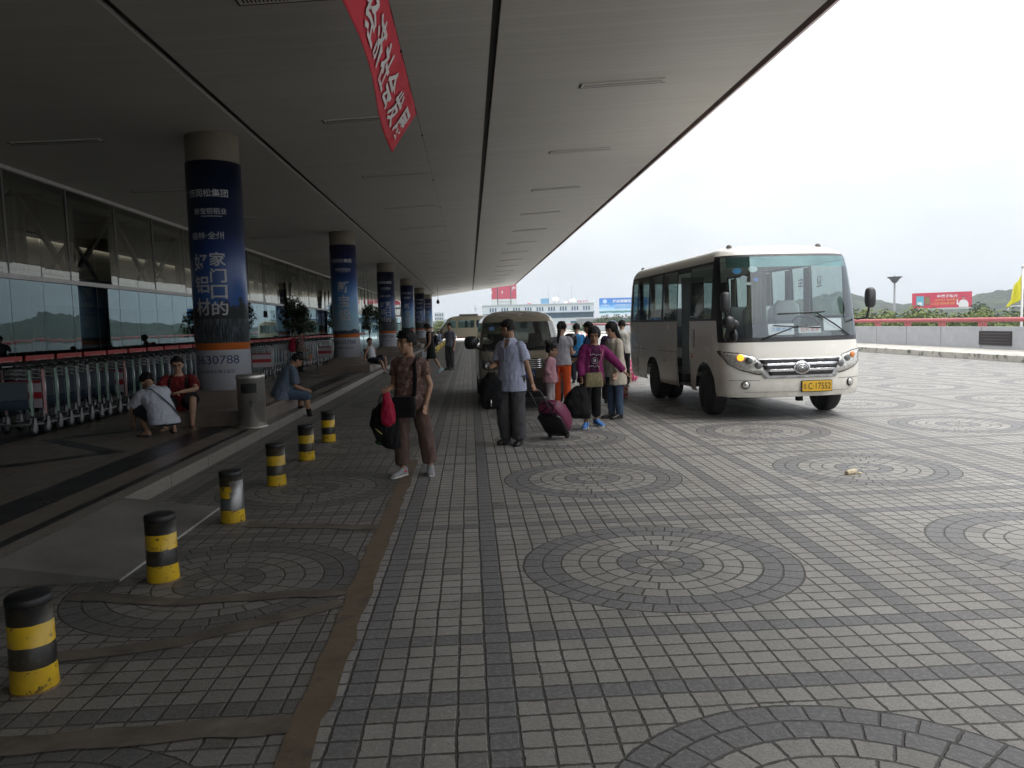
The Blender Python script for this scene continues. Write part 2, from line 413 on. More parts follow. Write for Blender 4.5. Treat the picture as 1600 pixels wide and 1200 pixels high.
def way(a, b, n_, j=.03):
    return [(a[0] + (b[0] - a[0]) * i / n_ + j * mnoise.noise((i * .31, a[1], 3)), a[1] + (b[1] - a[1]) * i / n_ + j * mnoise.noise((i * .31, a[0], 9))) for i in range(n_ + 1)]
structure("mortar_band", band(way((-.70, 1.2), (-.74, 9.2), 90, .008), .14), patch_m)
structure("mortar_band", band(way((-.78, 3.06), (-2.2, 2.98), 16), .15, .006), patch_d)
structure("mortar_band", band(way((-.80, 4.42), (-1.5, 4.0), 10) + way((-1.55, 3.97), (-2.3, 3.78), 8), .13, .006), patch_d)
structure("mortar_band", band(way((-.80, 4.62), (-1.6, 4.58), 10) + way((-1.7, 4.56), (-2.5, 4.75), 8), .13, .006), patch_d)
structure("mortar_band", band(way((-.80, 6.1), (-1.9, 6.35), 12), .13, .006), patch_d)

# raised terminal pavement: polished granite with a zigzag inlay
def granite_mat():
    m, n, b = new_mat("polished_granite_inlay"); M_ = n.math
    tcn = n.new("ShaderNodeTexCoord").outputs['Object']; sp = n.new("ShaderNodeSeparateXYZ"); n.l(tcn, sp.inputs[0])
    d = M_('SUBTRACT', KX, sp.outputs[0])
    yy = M_('DIVIDE', sp.outputs[1], 2.8); tri = M_('ABSOLUTE', M_('SUBTRACT', M_('MULTIPLY', M_('FRACT', yy), 2.0), 1.0))
    zz = M_('SUBTRACT', d, M_('ADD', M_('MULTIPLY', tri, 1.5), 1.35))
    zig = M_('COMPARE', zz, 0.0, .17)
    z2 = M_('COMPARE', M_('SUBTRACT', d, 3.5), 0.0, .18)
    st = M_('MAXIMUM', M_('COMPARE', d, .215, .05), M_('COMPARE', d, .78, .22))
    black = M_('MAXIMUM', M_('MAXIMUM', st, zig), z2)
    g = n.noise(tcn, 220, 3, .8); gl = n.noise(tcn, 1.2, 4)
    br = n.mix(g, (.14, .118, .095), (.25, .21, .17)); br = n.mix(gl, br, (.16, .138, .115))
    bl = n.mix(g, (.010, .010, .011), (.026, .026, .03))
    jt = M_('MINIMUM', M_('FRACT', M_('DIVIDE', sp.outputs[1], .6)), M_('FRACT', M_('DIVIDE', d, .6)))
    c = n.mix(black, br, bl); c = n.mix(M_('LESS_THAN', jt, .012), c, (.02, .018, .016))
    n.l(c, b.inputs['Base Color']); n.l(M_('ADD', M_('MULTIPLY', n.noise(tcn, 3, 5), .25), .2), b.inputs['Roughness'])
    return m
structure("raised_pavement", MB().box(((-8.6 + KX) / 2 - .15, 19, PZ / 2 - .02), (-8.6 - KX, 168, PZ + .04)), granite_mat())
kerb_m = mat("speckled_kerb_granite", (.20, .18, .158), .6, var=.45, scale=55, bump=.25)
mb = MB()
for i in range(98):
    y0 = -8 + i * 1.15
    if y0 + 1.15 < 5.03 or y0 > 6.9 or True:
        mb.box((KX - .07, y0 + .57, PZ / 2 - .0195), (.16, 1.141, PZ + .045))
structure("kerb", mb, kerb_m, .006)
# wheelchair ramp
mb = MB(); X0, X1 = KX + .012, -2.33
v_ = [(X0, 5.02, PZ + .008), (X1, 5.02, .012), (X1, 7.0, .012), (X0, 7.0, PZ + .008), (X0, 5.02, -.03), (X1, 5.02, -.03), (X1, 7.0, -.03), (X0, 7.0, -.03)]
mb.add(v_, [(0, 1, 2, 3), (4, 7, 6, 5), (0, 4, 5, 1), (1, 5, 6, 2), (2, 6, 7, 3), (3, 7, 4, 0)])
structure("kerb_ramp", mb, mat("ramp_concrete", (.15, .142, .13), .85, var=.25, scale=2.2, bump=.35, bscale=30), .004)
structure("ramp_edging", MB().box((X1 + .008, 6.0, .008), (.010, 1.98, .014)), mat("pale_mortar", (.34, .33, .30), .8))

# ------------------------------------------------------------------ canopy
XA, XB, XE, XW = -3.6, .42, 4.65, -8.75
def zc(x):
    if x < XA: return 4.97 + .03 * (x - XA)
    return 4.97 + .060 * (x - XA)
def yend(x): return 76.4 + (4.65 - x) * 1.42             # the far end is cut askew
def soffit_mat():
    m, n, b = new_mat("canopy_soffit_panels"); M_ = n.math
    tcn = n.new("ShaderNodeTexCoord").outputs['Object']; sp = n.new("ShaderNodeSeparateXYZ"); n.l(tcn, sp.inputs[0])
    f = M_('FRACT', M_('DIVIDE', sp.outputs[1], .15)); ed = M_('MINIMUM', f, M_('SUBTRACT', 1.0, f))
    j = n.new("ShaderNodeMapRange", {0: ed, 1: 0.0, 2: .07})
    iv = n.new("ShaderNodeTexWhiteNoise", noise_dimensions='1D'); n.l(M_('FLOOR', M_('DIVIDE', sp.outputs[1], .15)), iv.inputs['W'])
    c = n.ramp(iv.outputs[0], [(0, (.44, .427, .395)), (1, (.482, .468, .435))])
    c = n.mix(n.ramp(n.noise(tcn, .8, 5, .6), [(.4, (0,) * 3), (.75, (.25,) * 3)]), c, (.36, .335, .29))
    c = n.mix(j.outputs[0], (.385, .365, .32), c)
    n.l(c, b.inputs['Base Color']); b.inputs['Roughness'].default_value = .5
    bp = n.new("ShaderNodeBump", {'Strength': .15, 'Distance': .004}); n.l(j.outputs[0], bp.inputs['Height']); n.l(bp.outputs[0], b.inputs['Normal'])
    return m
YS = -60.0
can = thing("canopy", "long pale ribbed canopy roof over the drop-off lane in front of the terminal", "canopy", (0, 0, 0))
sm_ = soffit_mat()
dark_gap = mat("dark_joint_channel", (.025, .024, .022), .7)
def slab(x0, x1, th=.06, dz=0.0):
    mb = MB(); z0, z1 = zc(x0 + 1e-4) + dz, zc(x1 - 1e-4) + dz
    v_ = [(x0, YS, z0), (x1, YS, z1), (x1, yend(x1), z1), (x0, yend(x0), z0)]
    mb.add(v_ + [(a, b_, c_ + th) for a, b_, c_ in v_], [(3, 2, 1, 0), (4, 5, 6, 7), (0, 1, 5, 4), (1, 2, 6, 5), (2, 3, 7, 6), (3, 0, 4, 7)])
    return mb
for x0, x1 in ((XW, XA - .06), (XA + .06, XB - .05), (XB + .05, XE - .14)):
    slab(x0, x1).build("soffit_panel", sm_, can)
slab(XA - .0597, XA + .0597, .05, .075).build("joint_channel", dark_gap, can)
slab(XB - .0497, XB + .0497, .05, .075).build("joint_channel", dark_gap, can)
slab(XE - .1397, XE - .05, .05, .075).build("joint_channel", dark_gap, can)
slab(XW, XE, .5, .14).build("roof_slab", mat("roof_grey", (.3, .3, .3), .8), can)
mb = MB(); z0 = zc(XE)
mb.add([(XE - .048, YS, z0 - .03), (XE + .03, YS, z0 + .0), (XE + .03, yend(XE), z0), (XE - .048, yend(XE), z0 - .03),
        (XE - .048, YS, z0 + .66), (XE + .03, YS, z0 + .66), (XE + .03, yend(XE), z0 + .66), (XE - .048, yend(XE), z0 + .66)],
       [(3, 2, 1, 0), (4, 5, 6, 7), (0, 1, 5, 4), (1, 2, 6, 5), (2, 3, 7, 6), (3, 0, 4, 7)])
mb.build("fascia", mat("fascia_rose_aluminium", (.55, .40, .38), .35, .3), can, .004)
vent_f = mat("vent_frame_white", (.62, .6, .56), .5); vent_d = mat("vent_slot_dark", (.03, .03, .03), .8)
def vent_mesh(L_, w, slope):
    mb = MB(); mb.box((0, 0, .0), (L_, w, .016), 0)
    mb.box((0, w / 2 + .012, -.004), (L_ + .05, .018, .012), 1); mb.box((-L_ / 2 - .016, 0, -.004), (.018, w + .03, .012), 1)
    k = int(L_ / .042)
    for i in range(k): mb.box((-L_ / 2 + .03 + (L_ - .06) * (i + .5) / k, -.005, -.0085), (.019, w * .55, .004), 1)
    me = mb.mesh("vent"); me.materials.append(vent_f); me.materials.append(vent_d)
    me.transform(Matrix.Rotation(-math.atan(slope), 4, 'Y')); return me
vm = [vent_mesh(1.45, .17, .03), vent_mesh(1.42, .16, .06), vent_mesh(1.32, .17, .06)]
for row, (xc, y0, p_, me) in enumerate(((-6.85, 8.9, 4.7, vm[0]), (-1.6, 8.45, 4.77, vm[1]), (2.52, 7.6, 4.68, vm[2]))):
    for i in range(16):
        y = y0 + i * p_
        if y < yend(xc) - 1:
            o = bpy.data.objects.new("vent", me); COL.objects.link(o); o.parent = can; o.location = (xc, y, zc(xc) - .009)
mb = MB()
mb.box((-2.72, 68, 5.0 - .68), (.03, .03, 1.36)); mb.lathe([(.02, .30), (.07, .22), (.14, .05), (.14, -.02), (.08, -.12), (.02, -.14)], (-2.72, 68, 3.66))
tag(mb.build("hanging_lamp", mat("lamp_black", (.03, .03, .035), .4)), "black pear-shaped lamp hanging on a rod at the far end of the canopy", "lamp")

# ------------------------------------------------------------------ terminal building with its glass front
FX = -8.6
ter = thing("terminal_building", "terminal building with long dark reflective glass front behind the luggage trolleys", "building", (FX, 40, 0))
def gp(x, y, z): return (x - FX, y - 40, z)
glow = glass("facade_glass", (.14, .18, .18), .078, (.74, .95, 1.0), .004)
glup = glass("upper_facade_glass", (.50, .50, .44), .10, (.95, .95, .86), .006)
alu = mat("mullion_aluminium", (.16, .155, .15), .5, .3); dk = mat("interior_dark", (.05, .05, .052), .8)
PW = 1.13; mbf, mbu, mm, mt = MB(), MB(), MB(), MB()
ys = [-46 + PW * i for i in range(127)]
for i, y in enumerate(ys[:-1]):
    tl, tu = random.uniform(-.0022, .0022), random.uniform(-.004, .004); t2 = random.uniform(-.003, .003)
    mbf.add([gp(FX + tl, y + .008, PZ), gp(FX - tl + t2, y + PW - .008, PZ), gp(FX - tl - t2, y + PW - .008, 2.70), gp(FX + tl, y + .008, 2.70)], [(0, 1, 2, 3)])
    mbu.add([gp(FX + tu, y + .008, 2.80), gp(FX - tu + t2 * 2, y + PW - .008, 2.80), gp(FX - .018 - tu - t2, y + PW - .008, 4.80), gp(FX - .018 + tu, y + .008, 4.80)], [(0, 1, 2, 3)])
    mm.box(gp(FX - .03, y, 1.41), (.05, .02, 2.56), 0)
    if i % 2 == 0: mm.box(gp(FX - .04, y, 3.78), (.09, .05, 2.0), 0)
mt.box(gp(FX + .01, 25.4, 2.75), (.10, 143, .09), 0); mt.box(gp(FX + .005, 25.4, 4.775), (.1, 143, .07), 0)
mbf.build("glass_pane_row", glow, ter, recalc=False); mbu.build("upper_glass_row", glup, ter, recalc=False)
mm.build("mullion_row", alu, ter); mt.build("transom", mat("transom_pale", (.55, .53, .52), .4, .2), ter)
tr = MB(); steel = mat("truss_steel_grey", (.10, .10, .095), .55)
for k in range(-1, 25):
    y = 12.05 + (k - 1) * 4.52
    tr.bar(gp(FX - .75, y, 2.9), gp(FX - .75, y, 4.8), .16, .16); tr.bar(gp(FX - .75, y + 2.26, 2.9), gp(FX - .75, y + 2.26, 4.8), .16, .16)
    tr.bar(gp(FX - .76, y, 4.75), gp(FX - .76, y + 2.26, 2.95), .10, .10); tr.bar(gp(FX - .74, y + 2.26, 2.95), gp(FX - .74, y + 4.52, 4.75), .10, .10)
    tr.bar(gp(FX - .70, y + 1.13, 3.0), gp(FX - .70, y + 2.26, 3.9), .07, .07); tr.bar(gp(FX - .70, y + 2.26, 3.9), gp(FX - .70, y + 3.39, 3.0), .07, .07)
tr.box(gp(FX - .75, 40, 4.72), (.22, 110, .18)); tr.box(gp(FX - .75, 40, 2.9), (.22, 110, .14))
tr.build("truss", steel, ter)
mb = MB(); mb.box(gp(-11.75, 25, 5.02), (6.1, 142, .08)); mb.box(gp(-11.8, 25, .04), (6.3, 142, .14)); mb.box(gp(-11.8, -46.2, 2.5), (6.4, .2, 4.9)); mb.box(gp(-11.8, 97, 2.5), (6.4, .2, 4.9)); mb.box(gp(-14.97, 25, 1.35), (.2, 142, 2.7))
MB().box(gp(-15, 25, 4.0), (.2, 142, 2.6)).build('clerestory_wall', mat('interior_pale_wall', (.5, .47, .38), .8), ter)
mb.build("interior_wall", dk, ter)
for k in range(8):
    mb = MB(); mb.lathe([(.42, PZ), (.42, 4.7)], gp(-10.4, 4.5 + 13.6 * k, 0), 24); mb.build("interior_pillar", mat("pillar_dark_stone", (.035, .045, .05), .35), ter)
# ------------------------------------------------------------------ advertising columns
CXC, CR = -4.35, .455
def wrap_mat(kind):
    m, n, b = new_mat("printed_column_wrap_" + kind); M_ = n.math
    tcn = n.new("ShaderNodeTexCoord").outputs['Object']; sp = n.new("ShaderNodeSeparateXYZ"); n.l(tcn, sp.inputs[0])
    z = sp.outputs[2]; a = M_('ARCTAN2', sp.outputs[1], sp.outputs[0])
    cv = n.new("ShaderNodeCombineXYZ"); n.l(a, cv.inputs[0]); n.l(z, cv.inputs[1])
    zn = n.new("ShaderNodeMapRange", {0: z, 1: 1.41, 2: 4.48}).outputs[0]
    if kind == 'town':
        c = n.ramp(zn, [(0, (.06, .11, .20)), (.22, (.035, .11, .34)), (.42, (.022, .065, .24)), (.62, (.008, .020, .07)), (1, (.005, .008, .028))])
        h = M_('ADD', M_('MULTIPLY', n.noise(cv.outputs[0], 2.6, 7, .7), 1.1), 1.55)
        tex = n.mix(n.noise(cv.outputs[0], 16, 6, .8), (.008, .012, .014), (.075, .085, .085))
        c = n.mix(M_('LESS_THAN', z, h), c, tex)
        mpv = n.new("ShaderNodeMapping"); mpv.inputs['Scale'].default_value = (26, 3.5, 1); n.l(cv.outputs[0], mpv.inputs[0])
        st = n.ramp(n.noise(mpv.outputs[0], 1, 4, .7), [(.5, (0,) * 3), (.62, (1,) * 3)])
        c = n.mix(M_('MULTIPLY', M_('LESS_THAN', z, 1.82), st), c, (.20, .24, .30))
    else:
        c = n.ramp(zn, [(0, (.42, .55, .62)), (.20, (.24, .44, .60)), (.42, (.05, .20, .48)), (.66, (.014, .035, .15)), (1, (.012, .010, .038))])
        h = M_('ADD', M_('MULTIPLY', n.noise(cv.outputs[0], 1.6, 4, .6), .35), 1.36)
        c = n.mix(M_('LESS_THAN', z, h), c, (.05, .075, .12))
    c = n.mix(M_('LESS_THAN', z, 1.41), c, (.62, .16, .03))
    c = n.mix(M_('LESS_THAN', z, 1.29), c, (.56, .58, .64))
    n.l(c, b.inputs['Base Color']); b.inputs['Roughness'].default_value = .32
    bp = n.new("ShaderNodeBump", {'Strength': .10, 'Distance': .02}); mp2 = n.new("ShaderNodeMapping"); mp2.inputs['Scale'].default_value = (1, 1, .35); n.l(tcn, mp2.inputs[0])
    n.l(n.noise(mp2.outputs[0], 5, 3), bp.inputs['Height']); n.l(bp.outputs[0], b.inputs['Normal'])
    return m
wrapm = {'town': wrap_mat('town'), 'mountain': wrap_mat('mountain')}
stone_m = mat("column_stone", (.33, .29, .235), .5, var=.12, scale=3, dirt=((.2, .17, .14), 1.5, .6))
plinth_m = mat("plinth_pink_granite", (.18, .145, .118), .45, var=.3, scale=70, dirt=((.12, .10, .085), 1.2, .55))
white_l = mat("lettering_white", (.46, .47, .50), .5); navy_l = mat("lettering_navy", (.03, .035, .12), .5)
A0 = -pi / 2 + .30                                       # the print faces a little towards the lane
def col_text(mb, s, z, h, a_off=0.0, w=None, bold=.012):
    def fn(a, b): 
        t = A0 + a_off + a / CR
        return ((CR + .007) * cos(t), (CR + .007) * sin(t), z + b)
    put_text(mb, s, fn, w, h, bold=bold, cut=.05)
def ad_column(y, kind, label):
    t = thing("advertising_column", label, "column", (CXC, y, 0), 0, "round columns wrapped in blue advertising")
    mb = MB(); mb.box((0, 0, .24), (1.70, 3.3, .24)); mb.v = [(a + .15, b, c_) for a, b, c_ in mb.v]; mb.build("plinth", plinth_m, t, .012)
    mb = MB()
    q = [(.84, .95, .358), (.80, .90, .39), (.49, .52, .57), (.47, .47, .60)]
    mb.rings([((0, 0, z), (a, 0, 0), (0, b_, 0)) for (a, b_, z), in [((a, b_, z),) for a, b_, z in q]], seg=32, p=4.5, smooth=False)
    mb.build("plinth_cap", plinth_m, t)
    MB().lathe([(CR - .015, .58), (CR - .015, 5.05)], seg=40).build("shaft", stone_m, t)
    mb = MB(); mb.lathe([(CR, .60), (CR, 4.48)], seg=48)
    w = mb.build("ad_wrap", wrapm[kind], t)
    l = MB(); n2 = MB()
    col_text(l, "广西润松集团", 3.93, .135, -.42, None)
    col_text(l, "新宝铝铝业", 3.63, .105, -.20, None)
    col_text(l, "———", 3.545, .012, -.15, .34)
    if kind == 'town':
        col_text(l, "桂林·全州", 3.225, .13, -.37)
        for i, ch in enumerate("家门口的"): col_text(l, ch, 2.83 - i * .277, .235, -.02, .265, .018)
        for i, ch in enumerate("好铝材"): col_text(l, ch, 2.78 - i * .375, .29, -.66, .27, .018)
    else:
        for i, ch in enumerate("新宝铝"): col_text(l, ch, 3.03 - i * .485, .40, -.22, None, .018)
    col_text(n2, "5630788", 1.125, .145, -.28, .78, 0.0)
    col_text(n2, "全州县绍水镇工业区", .925, .065, -.30, .62, 0.0)
    l.build("white_lettering", white_l, t); n2.build("phone_number", navy_l, t)
    return t
labels = ["nearest round column, town photo wrap, behind the steel bin",
          "second round column with three big characters in one line, beside the man in a white vest",
          "third round column with two lines of characters, beside potted trees and a grey bin",
          "fourth round column, pale blue wrap, just left of the walking woman's head",
          "fifth round column, second last before the canopy's open end", "farthest round column, last before the canopy's open end"]
for k in range(6): ad_column(13.8 + 13.6 * k, 'town' if k % 2 == 0 else 'mountain', labels[k])

# ------------------------------------------------------------------ bollards
def bollard_mat(name, worn):
    m, n, b = new_mat(name); M_ = n.math
    tcn = n.new("ShaderNodeTexCoord").outputs['Object']; sp = n.new("ShaderNodeSeparateXYZ"); n.l(tcn, sp.inputs[0])
    oi = n.new("ShaderNodeObjectInfo").outputs['Random']
    sh = n.new("ShaderNodeVectorMath", operation='ADD'); n.l(tcn, sh.inputs[0]); cb = n.new("ShaderNodeCombineXYZ"); n.l(M_('MULTIPLY', oi, 40.0), cb.inputs[0]); n.l(cb.outputs[0], sh.inputs[1])
    z = M_('ADD', sp.outputs[2], M_('MULTIPLY', M_('SUBTRACT', n.noise(sh.outputs[0], 25, 2), .5), .008))
    f = M_('ADD', M_('MULTIPLY', M_('GREATER_THAN', z, .115), 1.0), M_('ADD', M_('MULTIPLY', M_('GREATER_THAN', z, .215), 1.0), M_('MULTIPLY', M_('GREATER_THAN', z, .315), 1.0)))
    yel = M_('MAXIMUM', M_('LESS_THAN', f, .5), M_('COMPARE', f, 2.0, .25))
    c = n.mix(yel, (.009, .009, .010), (.66, .42, .012))
    ch = n.ramp(n.noise(sh.outputs[0], 22, 7, .75), [(.57, (0,) * 3), (.61, (1,) * 3)])
    c = n.mix(ch, c, n.mix(yel, (.05, .05, .05), (.10, .07, .02)))
    dr = n.ramp(n.noise(sh.outputs[0], 5, 5), [(.45, (0,) * 3), (.8, (.5,) * 3)]); c = n.mix(dr, c, (.10, .075, .03))
    if worn:
        side = M_('MULTIPLY', M_('GREATER_THAN', M_('ADD', M_('SUBTRACT', M_('MULTIPLY', sp.outputs[0], .9), .03), M_('MULTIPLY', M_('SUBTRACT', n.noise(tcn, 14, 5, .7), .5), .16)), -.01), M_('LESS_THAN', sp.outputs[2], .36))
        side = M_('MULTIPLY', side, M_('GREATER_THAN', sp.outputs[2], .11)); side = M_('MAXIMUM', side, M_('COMPARE', z, .165, .045))
        c = n.mix(side, c, n.mix(n.noise(tcn, 30, 5, .7), (.10, .10, .10), (.34, .34, .33))); n.l(M_('MULTIPLY', side, .9), b.inputs['Metallic'])
    n.l(c, b.inputs['Base Color']); b.inputs['Roughness'].default_value = .38
    return m
bm_n, bm_w = bollard_mat("bollard_striped_paint", False), bollard_mat("bollard_worn_paint", True)
post = MB().lathe([(.097, -.01), (.099, .02), (.096, .11), (.094, .40)], seg=32).mesh("post")
capm = MB().lathe([(.0945, .398), (.096, .402), (.096, .43), (.090, .437), (0.0, .439)], seg=32).mesh("cap")
footm = MB().lathe([(.104, -.01), (.104, .004), (.098, .008)], seg=32).mesh("base_ring")
capmat = mat("bollard_cap_black", (.010, .010, .011), .5); ringm = mat("rusty_steel_ring", (.16, .10, .05), .7)
bl = ["nearest black and yellow bollard at the lower left corner of the photo", "second nearest bollard, at the near corner of the concrete ramp",
      "worn bollard scraped to bare metal, at the ramp's far corner", "fourth nearest bollard, straight across the kerb from the steel bin's left side",
      "fifth nearest bollard, second from the far end of the row", "farthest and smallest looking bollard of the row, next to the seated man's shoe"]
p_n, p_w = post.copy(), post.copy(); p_n.materials.append(bm_n); p_w.materials.append(bm_w); capm.materials.append(capmat); footm.materials.append(ringm)
for i in range(6):
    t = thing("bollard", bl[i], "bollard", (-2.04 - .003 * i, 3.52 + 1.49 * i, 0), random.uniform(-.4, .4) if i != 2 else 0, "yellow and black bollards along the kerb")
    for nm, me in (("post", p_w if i == 2 else p_n), ("cap", capm), ("base_ring", footm)):
        o = bpy.data.objects.new(nm, me); COL.objects.link(o); o.parent = t
# low striped guard rail farther up the same line
def hazard_mat():
    m, n, b = new_mat("hazard_striped_paint"); M_ = n.math
    tcn = n.new("ShaderNodeTexCoord").outputs['Object']; sp = n.new("ShaderNodeSeparateXYZ"); n.l(tcn, sp.inputs[0])
    f = M_('LESS_THAN', M_('FRACT', M_('ADD', M_('DIVIDE', sp.outputs[1], 1.7), M_('MULTIPLY', sp.outputs[2], 1.2))), .34)
    n.l(n.mix(f, (.70, .50, .02), (.02, .02, .02)), b.inputs['Base Color']); b.inputs['Roughness'].default_value = .5; return m
hz = hazard_mat(); g = thing("guard_rail", "low yellow and black striped guard rail beyond the walking woman, along the kerb", "guard rail", (-2.12, 54, 0), radians(.5))
MB().box((0, 0, .30), (.10, 29, .10)).build("rail", hz, g, .01); MB().box((0, 0, .13), (.08, 29, .08)).build("rail", hz, g, .01)
for i in range(11): MB().box((0, -14.2 + 2.84 * i, .17), (.13, .13, .36)).build("post", hz, g, .01)

# ------------------------------------------------------------------ litter bins
steelb = mat("brushed_stainless_steel", (.66, .64, .60), .42, .85, var=.15, scale=4, bump=.05)
def ash_bin(loc, label, m, s=1.0):
    t = thing("litter_bin", label, "litter bin", loc, radians(12))
    MB().lathe([(.205 * s, .02), (.205 * s, .74), (.212 * s, .745), (.212 * s, .80), (.19 * s, .815), (.12, .79), (0, .785)], seg=40).build("drum", m, t)
    MB().lathe([(.228 * s, 0), (.228 * s, .018), (.206 * s, .03)], seg=40).build("foot_ring", m, t)
    mb = MB()
    def fn(a, b, d): 
        th = -pi / 2 - .12 + a / .205; r = .2065 * s + d
        return (r * cos(th), r * sin(th), b)
    for k in range(8):
        a0 = -.12 + .03 * k; mb.add([fn(a0, .54, .002), fn(a0 + .03, .54, .002), fn(a0 + .03, .68, .002), fn(a0, .68, .002)], [(0, 1, 2, 3)])
    mb.build("slot", mat("bin_slot_black", (.012, .012, .012), .6), t)
    mb = MB(); mb.lathe([(.028, 0), (.028, .012), (.01, .016)], fn(.03, .40, 0), 12, M=Matrix.Rotation(pi / 2, 3, 'X')); mb.box(fn(.03, .35, 0), (.02, .02, .03)); mb.build("lock", mat("lock_dark", (.05, .05, .05), .4), t)
ash_bin((-3.37, 11.9, PZ), "round brushed stainless steel litter bin with a side slot by the nearest column", steelb, 1.0)
t = thing("pedestal_bin", "grey square pedestal bin far off beside the third column", "litter bin", (-3.62, 42.6, PZ))
MB().box((0, 0, .45), (.5, .5, .9)).build("body", mat("bin_grey", (.30, .30, .28), .6), t, .02)
MB().box((0, 0, .93), (.58, .58, .07)).build("lid", mat("bin_lid_grey", (.2, .2, .2), .5), t, .02)

# ------------------------------------------------------------------ luggage trolleys
chrome = mat("trolley_steel", (.30, .31, .32), .36, .85, var=.15); rub = mat("black_rubber", (.02, .02, .022), .6)
foam = mat("handle_black_foam", (.025, .025, .026), .7); grey_p = mat("wheel_grey_plastic", (.33, .34, .35), .5)
green_p = mat("pale_green_post", (.30, .46, .38), .45); pink_p = mat("pink_post", (.60, .33, .33), .45)
def board_mat(name, kind):
    m, n, b = new_mat(name); M_ = n.math
    tcn = n.new("ShaderNodeTexCoord").outputs['Object']; sp = n.new("ShaderNodeSeparateXYZ"); n.l(tcn, sp.inputs[0])
    if kind == 'lake':
        c = n.ramp(M_('ADD', M_('MULTIPLY', sp.outputs[2], 1.6), M_('MULTIPLY', n.noise(tcn, 6, 5), .25)), [(.75, (.02, .03, .04)), (.95, (.05, .09, .13)), (1.1, (.012, .025, .012)), (1.2, (.02, .04, .02)), (1.32, (.05, .08, .14)), (1.5, (.12, .15, .18))])
    else:
        c = n.mix(M_('COMPARE', sp.outputs[2], .58, .05), (.52, .47, .50), (.45, .03, .04)); c = n.mix(M_('COMPARE', sp.outputs[2], .80, .035), c, (.32, .03, .04))
    n.l(c, b.inputs['Base Color']); b.inputs['Roughness'].default_value = .4; return m
lake, redad = board_mat("lake_photo_board", 'lake'), board_mat("red_and_white_advert_board", 'ad')
redb = mat("handle_red_plate", (.45, .03, .03), .5)
def trolley_parts():
    """nested row runs along Y; a trolley faces -Y (push handle at +Y side is hidden by the next one)"""
    P = []
    mb = MB()
    for s in (-1, 1):
        mb.tube([(s * .30, -.02, .16), (s * .30, .42, .15), (s * .27, .75, .13)], .016, 8)
        mb.tube([(s * .30, 0, .18), (s * .315, -.04, 1.02)], .020, 8)
    mb.tube([(-.28, .05, .16), (.28, .05, .16)], .014, 8); mb.tube([(-.27, .70, .135), (.27, .70, .135)], .014, 8)
    mb.box((0, .35, .145), (.30, .62, .012))
    P.append(("frame", mb.mesh("frame"), chrome))
    for s in (-1, 1):
        mb = MB(); mb.bar((s * .30, -.028, .30), (s * .312, -.058, .98), .034, .012)
        P.append(("corner_post", mb.mesh("corner_post"), green_p))
    mb = MB(); mb.tube([(-.315, -.04, 1.0), (-.30, -.10, 1.06), (-.2, -.12, 1.075), (.2, -.12, 1.075), (.30, -.10, 1.06), (.315, -.04, 1.0)], .022, 10)
    P.append(("handle", mb.mesh("handle"), foam))
    mb = MB(); mb.box((0, -.045, .60), (.53, .012, .42)); P.append(("ad_panel", mb.mesh("ad_panel", .004), lake))
    mb = MB()
    for z in (.84, .90, .96): mb.tube([(-.3, -.03, z), (-.28, -.26, z + .03), (.28, -.26, z + .03), (.3, -.03, z)], .007, 6)
    for i in range(7): mb.tube([(-.27 + .09 * i, -.26, .86), (-.27 + .09 * i, -.26, 1.0)], .005, 5)
    P.append(("basket", mb.mesh("basket"), chrome))
    w = MB(); w.lathe([(.03, -.022), (.085, -.022), (.095, -.012), (.095, .012), (.085, .022), (.03, .022)], (0, 0, 0), 18, 0, M=Matrix.Rotation(pi / 2, 3, 'Y'))
    w.lathe([(.0, -.024), (.055, -.024), (.055, .024), (.0, .024)], (0, 0, 0), 12, 1, M=Matrix.Rotation(pi / 2, 3, 'Y'))
    wm = w.mesh("wheel"); P.append(("wheel", wm, (rub, grey_p)))
    f = MB(); f.prism([(-.05, .0), (.05, .0), (.03, .16), (-.02, .17)], lambda a, b, d: (d, a, b), -.03, -.025); f.prism([(-.05, .0), (.05, .0), (.03, .16), (-.02, .17)], lambda a, b, d: (d, a, b), .025, .03)
    P.append(("wheel_fork", f.mesh("wheel_fork"), grey_p))
    return P
TP = trolley_parts()
for nm, me, m in TP:
    for q in (m if isinstance(m, tuple) else (m,)): me.materials.append(q)
def trolley(x, y, rz, label, full=True, panel=None, post=None):
    t = thing("luggage_trolley", label, "trolley", (x, y, PZ), rz, "luggage trolleys nested in a row along the terminal glass")
    for nm, me, m in TP:
        if nm in ("wheel", "wheel_fork"):
            for px_, py_ in ((-.305, -.03), (.305, -.03)) + (((0, .72),) if nm == "wheel" and full else ()):
                o = bpy.data.objects.new(nm, me); COL.objects.link(o); o.parent = t; o.location = (px_, py_, .096)
        elif nm == "ad_panel" and not full: continue
        elif nm == "basket" and not full: continue
        else:
            mm_ = me
            if nm == "ad_panel" and panel: mm_ = me.copy(); mm_.materials.clear(); mm_.materials.append(panel)
            if nm == "corner_post" and post: mm_ = me.copy(); mm_.materials.clear(); mm_.materials.append(post)
            o = bpy.data.objects.new(nm, mm_); COL.objects.link(o); o.parent = t
    return t
TXR = -6.82
for i in range(74):
    y = 11.75 + .345 * i
    if i == 0: lb = "nearest luggage trolley with a lake photo panel, at the left edge of the photo"
    elif i == 1: lb = "second luggage trolley of the row, with pink posts and a red advert panel"
    else: lb = "steel luggage trolley pushed into the long nested row along the terminal glass"
    trolley(TXR + random.uniform(-.02, .02), y, random.uniform(-.03, .03), lb, True,
            redad if i in (1, 9, 22, 47) else None, (pink_p if i in (1, 9, 17) else chrome if (i in (4, 5) or i > 11) and i % 7 else None))
trolley(-6.2, 23.2, radians(8), "single luggage trolley with a red and white advert, behind the seated man", True, redad, chrome)
